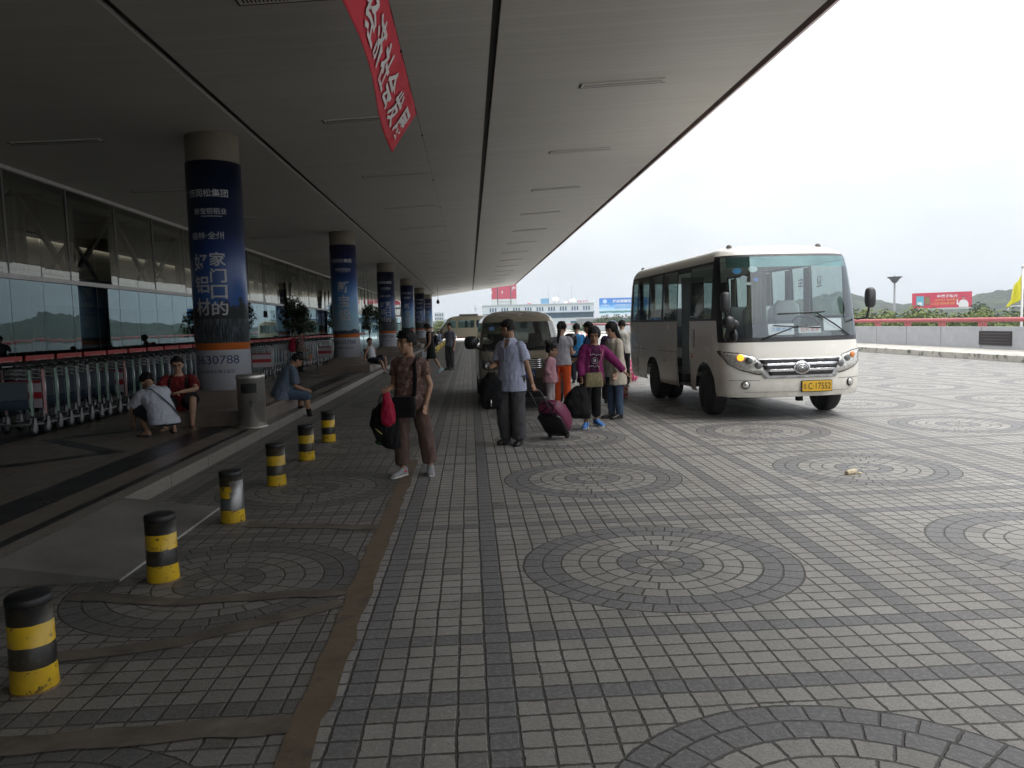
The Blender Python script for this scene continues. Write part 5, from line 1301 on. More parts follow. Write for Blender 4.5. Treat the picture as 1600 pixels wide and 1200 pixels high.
# 6 woman in the magenta cardigan
c = person("elderly woman in magenta cardigan and blue canvas shoes stretching one arm out", (1.80, 11.5), 172, 1.52,
    dict(fem=1, lean=(-.10, .14, 1), bulk=1.05, head=18, nod=12, armL=(-.75, .12, -.75), foreL=(-.62, .30, -.80), curlL=.4, armR=(.28, .06, -1), foreR=(.05, .40, -.8), curlR=1.0,
         thighL=(-.02, -.10, -1), shinL=(-.12, -.34, -1), footL=(-.35, 1, -.12), thighR=(.06, .22, -1), shinR=(.02, -.02, -1), footR=(.55, 1, 0)), dict(style='bob', hair=HGREY), hero=True)
c['shirt']("cardigan", cloth("magenta_cardigan", (.18, .018, .10)), .024, 1.90, -.13, .018, open_=.075); c['shirt']("tee", cloth("dark_plum_tee", (.065, .012, .045)), .015, .2, -.10, .010, vest=True)
mb = MB(); S_ = c['s']; fn = lambda a, b: c['sp'](.26) + c['tx'] * a + (c['ty'] * (.118 * S_ * 1.05 + .022)) + c['sp'](.4) * 0 + (c['sp'](.36) - c['sp'](.26)).normalized() * b
mb.tube([fn(.045 * cos(t), .045 * sin(t)) for t in [2 * pi * i / 14 for i in range(15)]], .010, 6, flat=.4); mb.ell(fn(0, 0), (.024, .006, .026))
for r_ in (-.085, .09):
    for q in range(6): mb.ell(fn(-.075 + .03 * q, r_ + .008 * sin(q * 2.3)), (.012, .004, .010))
mb.build("shirt_print", mat("pale_print", (.36, .30, .36), .8), c['root'])
c['trousers']("trousers", black_t, .014, .90, .014); c['shoes'](mat("blue_canvas_shoe", (.07, .21, .55), .8), white_s); P6 = c
# 7 woman in the ivory cardigan
c = person("woman with long dark hair in ivory cardigan and jeans, partly hidden", (2.36, 12.5), 248, 1.58,
    dict(fem=1, head=-10, nod=16, armL=(-.15, .05, -1), foreL=(-.05, .35, -1), armR=(.15, .1, -1), foreR=(0, .5, -.9), thighL=(0, -.05, -1), thighR=(0, .06, -1)), dict(style='long'), SK2)
c['shirt']("cardigan", cloth("ivory_cardigan", (.50, .45, .37)), .024, 1.9, -.30, .03, open_=.07); c['shirt']("blouse", cloth("white_blouse", (.58, .57, .56)), .014, .2, -.16, .012, vest=True)
c['trousers']("jeans", cloth("blue_jeans", (.055, .085, .14)), .010, 1.0, .006); c['shoes'](blk_shoe, dark_s)
# 8 woman in purple with a cap
c = person("woman in dark purple jacket and pale blue cap, back turned", (2.72, 14.9), 28, 1.58,
    dict(fem=1, noface=1, lean=(.05, .10, 1), nod=18, armL=(-.15, .2, -1), foreL=(0, .5, -.9), armR=(.22, .16, -1), foreR=(.05, .30, -1), curlR=1.0), dict(style='short'))
c['shirt']("jacket", cloth("dark_purple_jacket", (.050, .022, .075)), .024, 1.9, -.14, .02); c['trousers']("trousers", black_t, .016, 1.0); c['shoes'](blk_shoe, dark_s)
mb = MB(); mb.lathe([(.100, -.03), (.104, .03), (.09, .085), (.05, .115), (0, .122)], c['hd'](0, -.01, .055), 20, M=c['HM']); mb.rings([(c['hd'](0, .09 + .05 * q, .035 - .008 * q), c['hx'] * (.085 - .03 * q), c['hu'] * .006) for q in (0, 1, 1.4)], seg=12)
mb.build("cap", cloth("pale_blue_cap", (.30, .34, .46)), c['root'])
# 9 man in white shirt
c = person("man in white shirt and black trousers, back turned, at the minibus's rear", (3.66, 18.4), 12, 1.63,
    dict(noface=1, lean=(0, .10, 1), nod=26, bulk=1.05, armL=(-.25, .25, -1), foreL=(.1, .8, -.5), armR=(.28, .25, -1), foreR=(-.1, .8, -.5)), dict(style='short'))
c['shirt']("shirt", cloth("white_shirt", (.52, .50, .47)), .022, .7, -.05, .016, collar=True); c['trousers']("trousers", black_t, .016, 1.0); c['shoes'](blk_shoe, dark_s)
# 10 person in dark blue behind the crowd
c = person("person in navy top mostly hidden behind the magenta and ivory cardigan women", (2.52, 15.9), 300, 1.60,
    dict(nod=20, armR=(.2, .2, -1), foreR=(-.2, .8, -.4), armL=(-.3, .2, -1), foreL=(-.2, .6, -.6)), dict(style='short'))
c['shirt']("top", cloth("navy_blue_top", (.02, .035, .09)), .02, 1.9, -.12, .012); c['trousers']("trousers", navy_t, .014, 1.0); c['shoes'](blk_shoe, dark_s)
SITL = dict(thighL=(-.12, 1, -.02), shinL=(-.02, .15, -1), footL=(-.2, 1, 0), thighR=(.12, 1, -.02), shinR=(.02, .10, -1), footR=(.2, 1, 0))
# 11 man in denim blue, seated on the nearest plinth
c = person("man in denim blue shirt sitting hunched on the nearest column's plinth", (-3.47, 14.15), 58, 1.70,
    dict(SITL, seat=.46, lean=(-.03, .50, 1), spine=.2, nod=42, head=10, thighL=(-.15, 1, -.06), shinL=(.02, -.05, -1), thighR=(.12, 1, -.16), shinR=(0, .14, -1), armL=(-.15, .05, -1), foreL=(.35, .85, -.35), armR=(.15, .05, -1), foreR=(-.35, .85, -.35), noface=1),
    dict(style='short'))
c['shirt']("shirt", cloth("denim_blue_shirt", (.105, .14, .19)), .028, .85, -.14, .02, collar=True); c['trousers']("trousers", cloth("blue_half_trousers", (.06, .09, .14)), .018, .60, .02)
mb = MB()
for g in 'LR': h, kn, an, fd = c['legs'][g]; mb.tube([an + (kn - an) * .38, an], [.047, .042], 12)
mb.build("sock", black_t, c['root']); c['shoes'](mat("grey_canvas_shoe", (.20, .20, .23), .8), white_s)
SQ = dict(thighL=(-.35, 1, .18), shinL=(.05, -.42, -1), footL=(-.3, 1, 0), thighR=(.35, 1, .18), shinR=(-.05, -.42, -1), footR=(.3, 1, 0))
# 12 squatting man with the shoulder strap
c = person("man in white striped shirt with dark shoulder strap, squatting, back turned", (-4.46, 11.3), -46, 1.70,
    dict(SQ, thighL=(-.35, 1, .50), shinL=(.05, -.75, -1), thighR=(.35, 1, .50), shinR=(-.05, -.75, -1), lean=(-.10, .62, 1), spine=.3, nod=48, noface=1, armL=(-.3, .7, -.9), foreL=(.25, .5, -.9), armR=(.12, .8, -.8), foreR=(-.2, .7, -.7)), dict(style='short'), z0=PZ)
c['shirt']("shirt", cloth("white_striped_shirt", (.50, .52, .58), pattern=('stripe', (.40, .42, .50), 45)), .032, .75, -.06, .016, collar=True); c['trousers']("shorts", cloth("dark_navy_shorts", (.014, .016, .024)), .012, .5, .03); c['shoes'](mat("brown_sandal", (.09, .06, .045), .7), dark_s, 'sandal'); P12 = c
# 13 man in red squatting, facing camera
c = person("man in dark red shirt and glasses squatting and facing the camera", (-4.62, 12.42), 166, 1.70,
    dict(SQ, seat=.46, thighL=(-.30, .9, .30), thighR=(.30, .9, .30), shinL=(.05, .12, -1), shinR=(-.05, .12, -1), lean=(0, .34, 1), spine=.5, nod=8, head=-4, armL=(-.30, .8, -.55), foreL=(.85, .5, -.1), armR=(.30, .8, -.55), foreR=(-.85, .5, -.15), bulk=1.08), dict(style='short'), SK2)
c['shirt']("tee", cloth("dark_red_tee", (.17, .018, .02)), .020, .7, -.08, .015); c['trousers']("shorts", cloth("dark_shorts", (.02, .02, .022)), .02, .5, .02); c['shoes'](blk_shoe, dark_s, 'sandal')
mb = MB(); hd_ = c['hd']
for q in (-1, 1):
    mb.tube([hd_(q * .034 + .026 * cos(a), .108, .008 + .019 * sin(a)) for a in [2 * pi * i / 14 for i in range(15)]], .0028, 5); mb.tube([hd_(q * .06, .106, .012), hd_(q * .082, .03, .012), hd_(q * .083, -.01, .005)], .0026, 5)
mb.tube([hd_(-.009, .112, .01), hd_(.009, .112, .01)], .0026, 5); mb.build("glasses", blk, c['root'])
mb = MB()
for q in (-1, 1): mb.tube([c['sp'](.50) + c['tx'] * q * .10 - c['ty'] * .02, c['sp'](.44) + c['tx'] * q * .125 + c['ty'] * .155, c['sp'](.25) + c['tx'] * q * .135 + c['ty'] * .165], .018, 8, flat=.4)
mb.build("backpack_strap", black_t, c['root'])
# 14 person with the red backpack on the raised pavement
c = person("person with red backpack standing beside the trolley row", (-6.0, 27.4), 95, 1.42,
    dict(fem=1, nod=16, armL=(-.1, .15, -1), foreL=(.1, .7, -.5), armR=(.1, .15, -1), foreR=(-.1, .7, -.5)), dict(style='short'), z0=PZ)
c['shirt']("top", cloth("brown_grey_top", (.12, .10, .085), pattern=('floral', (.25, .2, .17), 14)), .018, .7, -.08, .01); c['trousers']("trousers", black_t, .012, 1.0); c['shoes'](blk_shoe, dark_s); P14 = c
# 15 man in the white vest seated by the second column
c = person("man in white vest and dark shorts sitting on the second column's plinth", (-3.46, 27.2), 112, 1.70,
    dict(SITL, seat=.46, lean=(0, -.18, 1), spine=.4, nod=6, head=28, thighL=(-.25, 1, .25), shinL=(.05, .15, -1), thighR=(.1, 1, -.08), shinR=(.0, .38, -1), armL=(-.35, .1, -1), foreL=(.2, .6, -.5), armR=(.32, -.25, -1), foreR=(.1, -.1, -1)), dict(style='short'))
c['shirt']("vest", cloth("white_vest", (.55, .56, .62)), .010, .2, -.06, .008, vest=True, top=.47); c['trousers']("shorts", navy_t, .018, .45, .03); c['shoes'](mat("white_shoe", (.42, .42, .42), .7), white_s)
# 16 woman in the black dress
c = person("woman in short black dress walking with head bowed", (-1.33, 25.8), 262, 1.66,
    dict(fem=1, lean=(0, .06, 1), nod=26, thighL=(0, -.30, -1), shinL=(0, -.55, -1), footL=(0, 1, -.55), thighR=(0, .25, -1), shinR=(0, .02, -1), armL=(-.12, .05, -1), foreL=(.25, .45, -.8), armR=(.2, .1, -1), foreR=(-.2, .55, -.7)), dict(style='bob'))
c['shirt']("dress_top", black_t, .012, .25, -.06, .006, vest=True); c['skirt']("dress_skirt", black_t, .40, .05); c['shoes'](mat("pale_blue_shoe", (.30, .50, .54), .7), white_s)
mb = MB(); mb.box(wpt(c, c['arms']['L'][2]) * 0 + c['arms']['L'][2] + Vector((.03, .04, -.15)), (.02, .22, .30)); mb.build("white_bag", mat("white_plastic", (.5, .52, .58), .5), c['root'], .008)
# 17 man in grey polo
c = person("man in grey polo shirt standing in the lane, hand to mouth", (-.74, 27.9), 222, 1.68,
    dict(lean=(0, -.05, 1), head=-6, nod=0, armR=(.35, .55, -.75), foreR=(-.55, .30, .9), armL=(-.15, -.05, -1), foreL=(-.05, .25, -1), thighL=(-.04, .02, -1), thighR=(.04, .10, -1), shinR=(0, -.12, -1)), dict(style='short'))
c['shirt']("polo_shirt", cloth("grey_polo", (.17, .18, .22)), .018, .7, -.04, .012, collar=True); c['trousers']("trousers", grey_t, .016, 1.0); c['shoes'](blk_shoe, dark_s)
# 18, 19 two people sitting on the guard rail
c = person("person in pale blue shirt and white cap sitting on the yellow guard rail", (-2.32, 60.5), 300, 1.68,
    dict(SITL, seat=.46, lean=(0, .2, 1), nod=30, noface=1, armL=(-.2, .5, -1), foreL=(.1, .8, -.4), armR=(.2, .5, -1), foreR=(-.1, .8, -.4)), dict(style='short'))
c['shirt']("shirt", cloth("pale_blue_shirt", (.28, .36, .52)), .02, .7, -.08, .012); c['trousers']("trousers", navy_t, .016, 1.0); c['shoes'](blk_shoe, dark_s)
mb = MB(); mb.lathe([(.100, -.02), (.104, .03), (.09, .085), (.05, .115), (0, .122)], c['hd'](0, -.01, .055), 16, M=c['HM']); mb.build("cap", mat("white_cap", (.55, .52, .46), .8), c['root'])
c = person("person in black sitting on the yellow guard rail left of the white-capped one", (-2.55, 58.6), 285, 1.64,
    dict(SITL, seat=.46, lean=(0, .3, 1), nod=30, noface=1, armL=(-.2, .5, -1), foreL=(.1, .8, -.4), armR=(.2, .5, -1), foreR=(-.1, .8, -.4)), dict(style='short'))
c['shirt']("shirt", black_t, .02, .7, -.08, .012); c['trousers']("trousers", black_t, .016, 1.0); c['shoes'](blk_shoe, dark_s)
# 20 person behind the minibus, only shoes in view
c = person("person behind the cream minibus, only dark shoes showing", (5.35, 23.6), 200, 1.62, dict(nod=10), dict(style='short'))
c['shirt']("shirt", grey_t, .02, .7, -.08, .012); c['trousers']("trousers", black_t, .016, .96); c['shoes'](blk_shoe, dark_s)
# ------------------------------------------------------------------ bags and small things people carry
bag_k = cloth("black_bag_cloth", (.007, .007, .008)); red_c = cloth("red_bag_cloth", (.36, .012, .045), .5)
def loc_obj(name, label, cat, mb, m, bevel=0, group=None):
    o = mb.build(name, m, None, bevel); return tag(o, label, cat, group)
# walking woman's bags
h = wpt(P1, P1['arms']['R'][2]) + Vector((-.005, -.02, -.03))
t = thing("drawstring_bag", "small bright red cloth bag dangling from the walking woman's hand", "bag", h)
mb = MB(); mb.rings([((0, -.03, .03), (.018, 0, 0), (0, .014, 0)), ((0, -.04, -.03), (.04, 0, 0), (0, .03, 0)), ((.01, -.05, -.10), (.055, 0, 0), (0, .045, 0)), ((.01, -.05, -.22), (.075, 0, 0), (0, .06, 0)), ((.005, -.05, -.30), (.07, 0, 0), (0, .055, 0)), ((0, -.05, -.335), (.03, 0, 0), (0, .03, 0))], seg=18)
link("pouch", merge_mesh(mb, .008, 2, .010, 16), red_c, t)
t = thing("duffel_bag", "bulky black bag with a yellow trim hanging beside the walking woman's leg", "bag", h + Vector((-.01, .06, .02))); t.scale = (.86, .86, .88)
mb = MB(); mb.rings([((.02, 0, -.12), (.06, 0, 0), (0, .05, 0)), ((-.03, 0, -.22), (.14, 0, 0), (0, .11, 0)), ((-.04, 0, -.40), (.175, 0, 0), (0, .13, 0)), ((0, 0, -.58), (.15, 0, 0), (0, .12, 0)), ((.05, 0, -.68), (.09, 0, 0), (0, .08, 0)), ((.07, 0, -.70), (.04, 0, 0), (0, .04, 0))], seg=18)
link("sack", merge_mesh(mb, .010, 2, .014, 9), bag_k, t)
mb = MB(); mb.tube([(-.12, 0, -.22), (-.08, 0, -.06), (.04, 0, .02), (.10, 0, -.06), (.06, 0, -.2)], .012, 8, flat=.5); mb.build("carry_strap", bag_k, t)
mb = MB(); mb.tube([(-.17, -.07, -.36), (-.13, -.115, -.44), (-.06, -.135, -.50)], .007, 6); mb.build("piping", mat("yellow_piping", (.35, .30, .05), .6), t)
mb = MB(); mb.ell((-.10, -.04, -.60), (.06, .05, .045)); mb.build("green_pouch", mat("dark_green_pouch", (.015, .06, .02), .6), t)
s_ = P1['s']; a = P1['sp'](.47) + P1['tx'] * .10; R_ = P1['root']
t = thing("crossbody_bag", "small black crossbody bag worn low in front by the walking woman", "bag", R_.location); t.rotation_euler = R_.rotation_euler
front_ = P1['sp'](-.06) + Vector((.02, .185, 0))
mb = MB(); mb.rings([(front_ + Vector((0, 0, .10)), (.12, 0, 0), (0, .035, 0)), (front_ + Vector((0, .012, 0)), (.135, 0, 0), (0, .05, 0)), (front_ + Vector((0, 0, -.12)), (.12, 0, 0), (0, .04, 0))], p=4); mb.build("pouch", bag_k, t, .008)
Lp = lambda tt, x, o_: P1['sp'](tt) + P1['tx'] * x * s_ + P1['ty'] * o_ * s_
mb = MB(); mb.tube([front_ + Vector((-.10, -.02, .09)), Lp(.10, -.10, .165), Lp(.28, -.115, .160), Lp(.42, -.10, .135), Lp(.495, -.09, .04), Lp(.46, -.09, -.10), Lp(.2, .02, -.16)], .022, 8, flat=.3, ref=(0, 1, 0)); mb.build("shoulder_strap", bag_k, t)
# suitcase
W_ = at_z(873, 684); Hn = wpt(P2, P2['arms']['L'][2] + P2['arms']['L'][4] * .085)
ax = (Hn - Vector((W_.x, W_.y, .05))).normalized(); sx = ax.cross(UP).normalized(); nx = sx.cross(ax)
su = thing("suitcase", "magenta and black dotted wheeled suitcase tilted behind the man in the striped polo", "suitcase", (W_.x, W_.y, 0))
def sp_(a, b, c_): return Vector((0, 0, .05)) + sx * a + ax * b + nx * c_
L_h = (Hn - W_).length
mb = MB(); mb.rings([(sp_(0, b, .115 + o_), sx * w_, nx * d_) for b, w_, d_, o_ in ((.02, .15, .09, 0), (.05, .18, .115, .0), (.20, .19, .13, .02), (.38, .185, .125, .015), (.50, .16, .10, .0), (.56, .11, .06, 0))], seg=24, p=4.5)
def dots_mat():
    m, n, b = new_mat("magenta_dotted_cloth"); M_ = n.math
    tcn = n.new("ShaderNodeTexCoord").outputs['Object']; sp = n.new("ShaderNodeSeparateXYZ"); n.l(tcn, sp.inputs[0])
    f = 1.0; r = None
    a_ = M_('FRACT', M_('MULTIPLY', M_('ADD', sp.outputs[0], sp.outputs[1]), 26.0)); z_ = M_('FRACT', M_('MULTIPLY', M_('ADD', sp.outputs[2], M_('MULTIPLY', sp.outputs[0], .5)), 34.0))
    d = M_('MULTIPLY', M_('LESS_THAN', a_, .66), M_('LESS_THAN', z_, .55))
    c = n.mix(d, (.022, .008, .016), (.36, .035, .13)); n.l(c, b.inputs['Base Color']); b.inputs['Roughness'].default_value = .45; return m
mb.build("shell", dots_mat(), su)
mb = MB(); mb.rings([(sp_(0, b, -.008), sx * w_, nx * .02) for b, w_ in ((.0, .15), (.06, .18), (.40, .18), (.46, .13))], seg=20, p=5); mb.build("back_panel", blk, su)
mb = MB()
for q in (-1, 1): mb.tube([sp_(q * .085, .30, -.01), sp_(q * .085, L_h - .06, -.01)], .008, 8)
mb.tube([sp_(-.085, L_h - .05, -.01), sp_(.085, L_h - .05, -.01)], .015, 8); mb.build("telescopic_handle", blk, su)
for q in (-1, 1):
    mb = MB(); mb.lathe([(.012, -.018), (.045, -.018), (.048, 0), (.045, .018), (.012, .018)], Vector((0, 0, .048)) + sx * q * .13, 16, M=Matrix((nx, ax, sx)).transposed()); mb.build("wheel", rub, su)
mb = MB(); mb.tube([sp_(-.1, .55, .10), sp_(-.04, .60, .10), (sp_(.04, .60, .10)), sp_(.1, .55, .10)], .010, 6); mb.build("grip", blk, su)
# polo man's black bag
hp = wpt(P2, P2['arms']['R'][2] + P2['arms']['R'][4] * .07)
t = thing("shoulder_bag", "black bag with a metal buckle hanging from the hand of the man in striped polo", "bag", hp)
mb = MB(); mb.rings([((-.02, 0, -.10), (.04, 0, 0), (0, .05, 0)), ((-.02, 0, -.22), (.13, 0, 0), (0, .08, 0)), ((-.03, 0, -.45), (.15, 0, 0), (0, .09, 0)), ((-.03, 0, -.56), (.12, 0, 0), (0, .07, 0))], seg=18, p=3); link("sack", merge_mesh(mb, .010, 2, .012, 9), bag_k, t)
mb = MB(); mb.tube([(-.10, 0, -.2), (-.01, 0, .01), (.07, 0, -.2)], .012, 8, flat=.5); mb.build("carry_strap", bag_k, t)
mb = MB(); mb.tube([(-.03, -.10, -.44), (-.03, -.10, -.53)], .010, 6); mb.build("buckle", chr_m, t)
t = loc_obj("folded_umbrella", "thin dark folded umbrella held upright by the man in the striped polo", "umbrella", MB().tube([hp + Vector((0, 0, -.04)), hp + Vector((-.09, -.02, .26))], [.010, .004], 8), blk)
# magenta woman's backpack and handbag
hb = wpt(P6, P6['arms']['R'][2] + P6['arms']['R'][4] * .07)
t = thing("backpack", "heavy black backpack with dangling straps carried low by the magenta cardigan woman", "backpack", hb)
mb = MB(); mb.rings([((-.02, 0, -.05), (.07, 0, 0), (0, .05, 0)), ((-.06, 0, -.15), (.15, 0, 0), (0, .11, 0)), ((-.10, 0, -.32), (.19, 0, 0), (0, .14, 0)), ((-.06, 0, -.46), (.19, 0, 0), (0, .14, 0)), ((-.02, 0, -.52), (.12, 0, 0), (0, .10, 0))], seg=20, p=2.8); link("sack", merge_mesh(mb, .010, 2, .014, 8), bag_k, t)
mb = MB(); mb.tube([(.04, -.06, -.48), (.06, -.08, -.58), (.05, -.09, -.72)], .011, 6, flat=.4); mb.tube([(-.02, -.08, -.48), (.0, -.1, -.55), (.06, -.09, -.57)], .009, 6, flat=.4); mb.tube([(-.06, 0, -.12), (-.01, 0, .02), (.05, 0, -.12)], .013, 8, flat=.5); mb.build("strap", bag_k, t)
r6 = P6['root']; t = thing("handbag", "small gold-patterned handbag in front of the magenta cardigan woman", "bag", r6.location); t.rotation_euler = r6.rotation_euler
p0 = P6['sp'](-.07) + Vector((.02, .24, 0))
mb = MB(); mb.rings([(p0 + Vector((0, 0, .10)), (.125, 0, 0), (0, .03, 0)), (p0, (.14, 0, 0), (0, .05, 0)), (p0 - Vector((0, 0, .11)), (.145, 0, 0), (0, .045, 0))], p=4); mb.build("pouch", cloth("gold_brocade", (.14, .12, .065), .6, pattern=('floral', (.33, .28, .16), 55)), t, .006)
mb = MB(); mb.tube([p0 + Vector((-.11, 0, .10)), p0 + Vector((-.08, -.06, .22)), P6['sp'](.30) + P6['ty'] * .15 + P6['tx'] * -.09, P6['sp'](.45) + P6['ty'] * .10 + P6['tx'] * -.12], .009, 6, flat=.4); mb.build("handle", mat("handbag_strap_tan", (.2, .12, .07), .5), t)
# squatting man's strap, red backpack
mb = MB(); q = P12; mb.tube([q['sp'](.47) - q['tx'] * .10 - q['ty'] * .02, q['sp'](.44) - q['tx'] * .08 - q['ty'] * .13, q['sp'](.25) + q['tx'] * .02 - q['ty'] * .155, q['sp'](.08) + q['tx'] * .12 - q['ty'] * .15, q['sp'](-.02) + q['tx'] * .17 - q['ty'] * .10], .026, 8, flat=.25, ref=(0, 1, 0)); mb.build("shoulder_strap", cloth("navy_strap", (.02, .025, .05)), q['root'])
r4 = P14['root']; t = thing("backpack", "bright red backpack on the back of the person by the trolley row", "backpack", r4.location); t.rotation_euler = r4.rotation_euler
b0 = P14['sp'](.25) - P14['ty'] * .21
mb = MB(); mb.rings([(b0 + Vector((0, 0, .2)), (.08, 0, 0), (0, .05, 0)), (b0 + Vector((0, 0, .12)), (.15, 0, 0), (0, .10, 0)), (b0 - Vector((0, .03, .15)), (.18, 0, 0), (0, .15, 0)), (b0 - Vector((0, .02, .27)), (.14, 0, 0), (0, .11, 0))], p=3); link("sack", merge_mesh(mb, .012, 2, .01, 8), red_c, t)
mb = MB()
for q in (-1, 1): mb.tube([b0 + Vector((q * .1, .06, .16)), P14['sp'](.49) + P14['tx'] * q * .10, P14['sp'](.40) + P14['tx'] * q * .11 + P14['ty'] * .12, P14['sp'](.2) + P14['tx'] * q * .13 + P14['ty'] * .09, b0 + Vector((q * .14, .1, -.15))], .02, 8, flat=.4)
mb.build("shoulder_strap", red_c, t)
# luggage on the ground behind the bus
mb = MB(); mb.rings([((0, 0, 0), (.16, 0, 0), (0, .16, 0)), ((0, 0, .06), (.22, 0, 0), (0, .2, 0)), ((.01, 0, .30), (.23, 0, 0), (0, .21, 0)), ((0, 0, .46), (.14, 0, 0), (0, .13, 0)), ((0, 0, .56), (.05, 0, 0), (0, .05, 0))], seg=18)
o = link("sack", merge_mesh(mb, .014, 2, .02, 8), cloth("pink_woven_sack", (.50, .06, .16), .6, pattern=('check', (.6, .35, .42), 9))); o.location = (4.22, 20.3, 0); tag(o, "pink checked bulging sack standing on the paving at the bus's rear corner", "sack")
mb = MB(); mb.box((0, 0, .15), (.36, .30, .30)); mb.box((0, 0, .3025), (.06, .302, .005), 1); o = mb.build("carton", [mat("brown_cardboard", (.36, .24, .14), .8), mat("parcel_tape", (.42, .32, .2), .4)], None, .004, loc=(3.95, 19.9, 0)); o.rotation_euler = (0, 0, .3); tag(o, "small brown cardboard carton on the paving beside the pink sack", "box")
mb = MB(); mb.rings([((0, 0, 0), (.17, 0, 0), (0, .1, 0)), ((0, 0, .2), (.19, 0, 0), (0, .12, 0)), ((0, 0, .36), (.14, 0, 0), (0, .05, 0))], p=4); mb.tube([(-.08, 0, .34), (-.05, 0, .46), (.05, 0, .46), (.08, 0, .34)], .008, 6)
o = mb.build("shopping_bag", cloth("red_white_bag", (.45, .12, .10), pattern=('check', (.55, .5, .45), 8)), None, loc=(3.02, 15.6, 0)); tag(o, "red and white shopping bag on the paving by the purple-jacketed woman", "bag")
# crumpled litter on the paving
t = thing("crumpled_carton", "crumpled cream paper cup lying inside a paving circle right of the bus", "litter", at_z(1329, 741), .4); t.scale = (.72,) * 3
mb = MB(); mb.rings([((-.08, 0, .03), (0, .028, 0), (0, 0, .026)), ((0, 0, .034), (0, .036, 0), (0, 0, .032)), ((.085, 0, .036), (0, .04, 0), (0, 0, .034))], seg=12)
link("cup", merge_mesh(mb, .006, 1, .006, 30), mat("cream_paper", (.62, .53, .36), .7), t)
mb = MB(); mb.rings([((.12, -.05, .012), (.03, 0, 0), (0, .03, 0)), ((.125, -.05, .02), (.028, 0, 0), (0, .028, 0))]); mb.build("lid", mat("cream_paper_lid", (.6, .5, .3), .6), t)
# cones
for i, (px_, py_) in enumerate(((889, 518), (908, 520), (916, 524))):
    p = at_y(px_, py_, 62); t = thing("traffic_cone", ("orange and white traffic cone standing far off behind the ponytailed woman", "orange and white traffic cone standing far off to the right of the blue tee", "orange and white traffic cone, rightmost of the far three")[i], "cone", (p.x, 62, 0.008), 0, "traffic cones far off on the forecourt")
    MB().box((0, 0, .015), (.36, .36, .03)).build("base", mat("cone_base", (.05, .05, .05), .8), t)
    MB().lathe([(.14, .03), (.095, .30), (.0951, .30), (.06, .55), (.03, .75), (0, .755)], seg=16).build("cone_body", mat("cone_orange", (.75, .12, .03), .5), t); MB().lathe([(.1, .29), (.07, .48)], seg=16).build("reflective_sleeve", mat("cone_white", (.7, .7, .7), .5), t)

# ------------------------------------------------------------------ red banner on a wire under the canopy
bn = thing("banner", "long red cloth banner with white characters sagging from a wire under the canopy", "banner", (-.58, 7, 4.265))
edge_px = [(500, -66), (531, 0), (550, 36), (567, 71), (576, 98), (582, 121), (587, 150), (590, 173), (598, 203), (607, 227), (613, 239)]
low = []
for q in edge_px:
    best = None; ye = 5.0 + 4.9 * len(low) / 10
    for k in range(300):
        Y = 4 + k * .02; p = at_y(q[0], q[1], Y); d = abs(sqrt((p.x + .58) ** 2 + (p.z - 4.265) ** 2) - .56) + .12 * abs(Y - ye)
        if p.x < -.58 and p.z < 4.5 and (best is None or d < best[0]): best = (d, p)
    low.append(best[1])
ya, yb = 3.6, 9.95
def bpt(u, v):
    top = Vector((-.58, ya + (yb - ya) * u, 4.265 + .02 * sin(u * 40)))
    f = u * (len(low) - 1); i = min(int(f), len(low) - 2); l_ = low[i].lerp(low[i + 1], f - i); l_ = Vector((l_.x, top.y * .35 + l_.y * .65, l_.z))
    p = top.lerp(l_, v); n_ = Vector((1, 0, 1)).normalized()
    return p + n_ * (.010 * sin(pi * v) * sin(u * 15 + v * 3) - .03 * sin(pi * v)) - Vector(bn.location)
mb = MB(); mb.grid(90, 14, bpt); mb.build("cloth", cloth("banner_red_cloth", (.52, .02, .04), .7), bn, solid=.003)
mb = MB()
for i, ch in enumerate("经济社会发展"):
    uc = .37 + i * .108
    put_text(mb, ch, lambda a, b, uc=uc: bpt(uc + a, .5 - b) + Vector((.012, 0, -.012)), .092, .62, bold=.02, cut=.01)
mb.build("lettering", mat("banner_white", (.62, .58, .58), .7), bn)
mb = MB(); mb.tube([(0, -16, 0), (0, 30, .0)], .004, 5)
for k in range(14):
    y = -14 + k * 3.3
    mb.ell((0, y + 1.5, -.01), .014)
mb.build("wire", blk, bn)
# hanging box sign between the second and third columns
p = at_y(573, 487, 44); t = thing("hanging_sign", "small grey box sign hanging on two rods from the canopy left of the third column", "sign", (p.x, 44, p.z))
MB().box((0, 0, 0), (.26, .18, .36)).build("box", mat("sign_grey", (.12, .11, .10), .5), t, .01)
mb = MB(); mb.tube([(-.09, 0, .18), (-.09, 0, zc(p.x) - p.z)], .012, 6); mb.tube([(.09, 0, .18), (.09, 0, zc(p.x) - p.z)], .012, 6); mb.build("rod", blk, t)
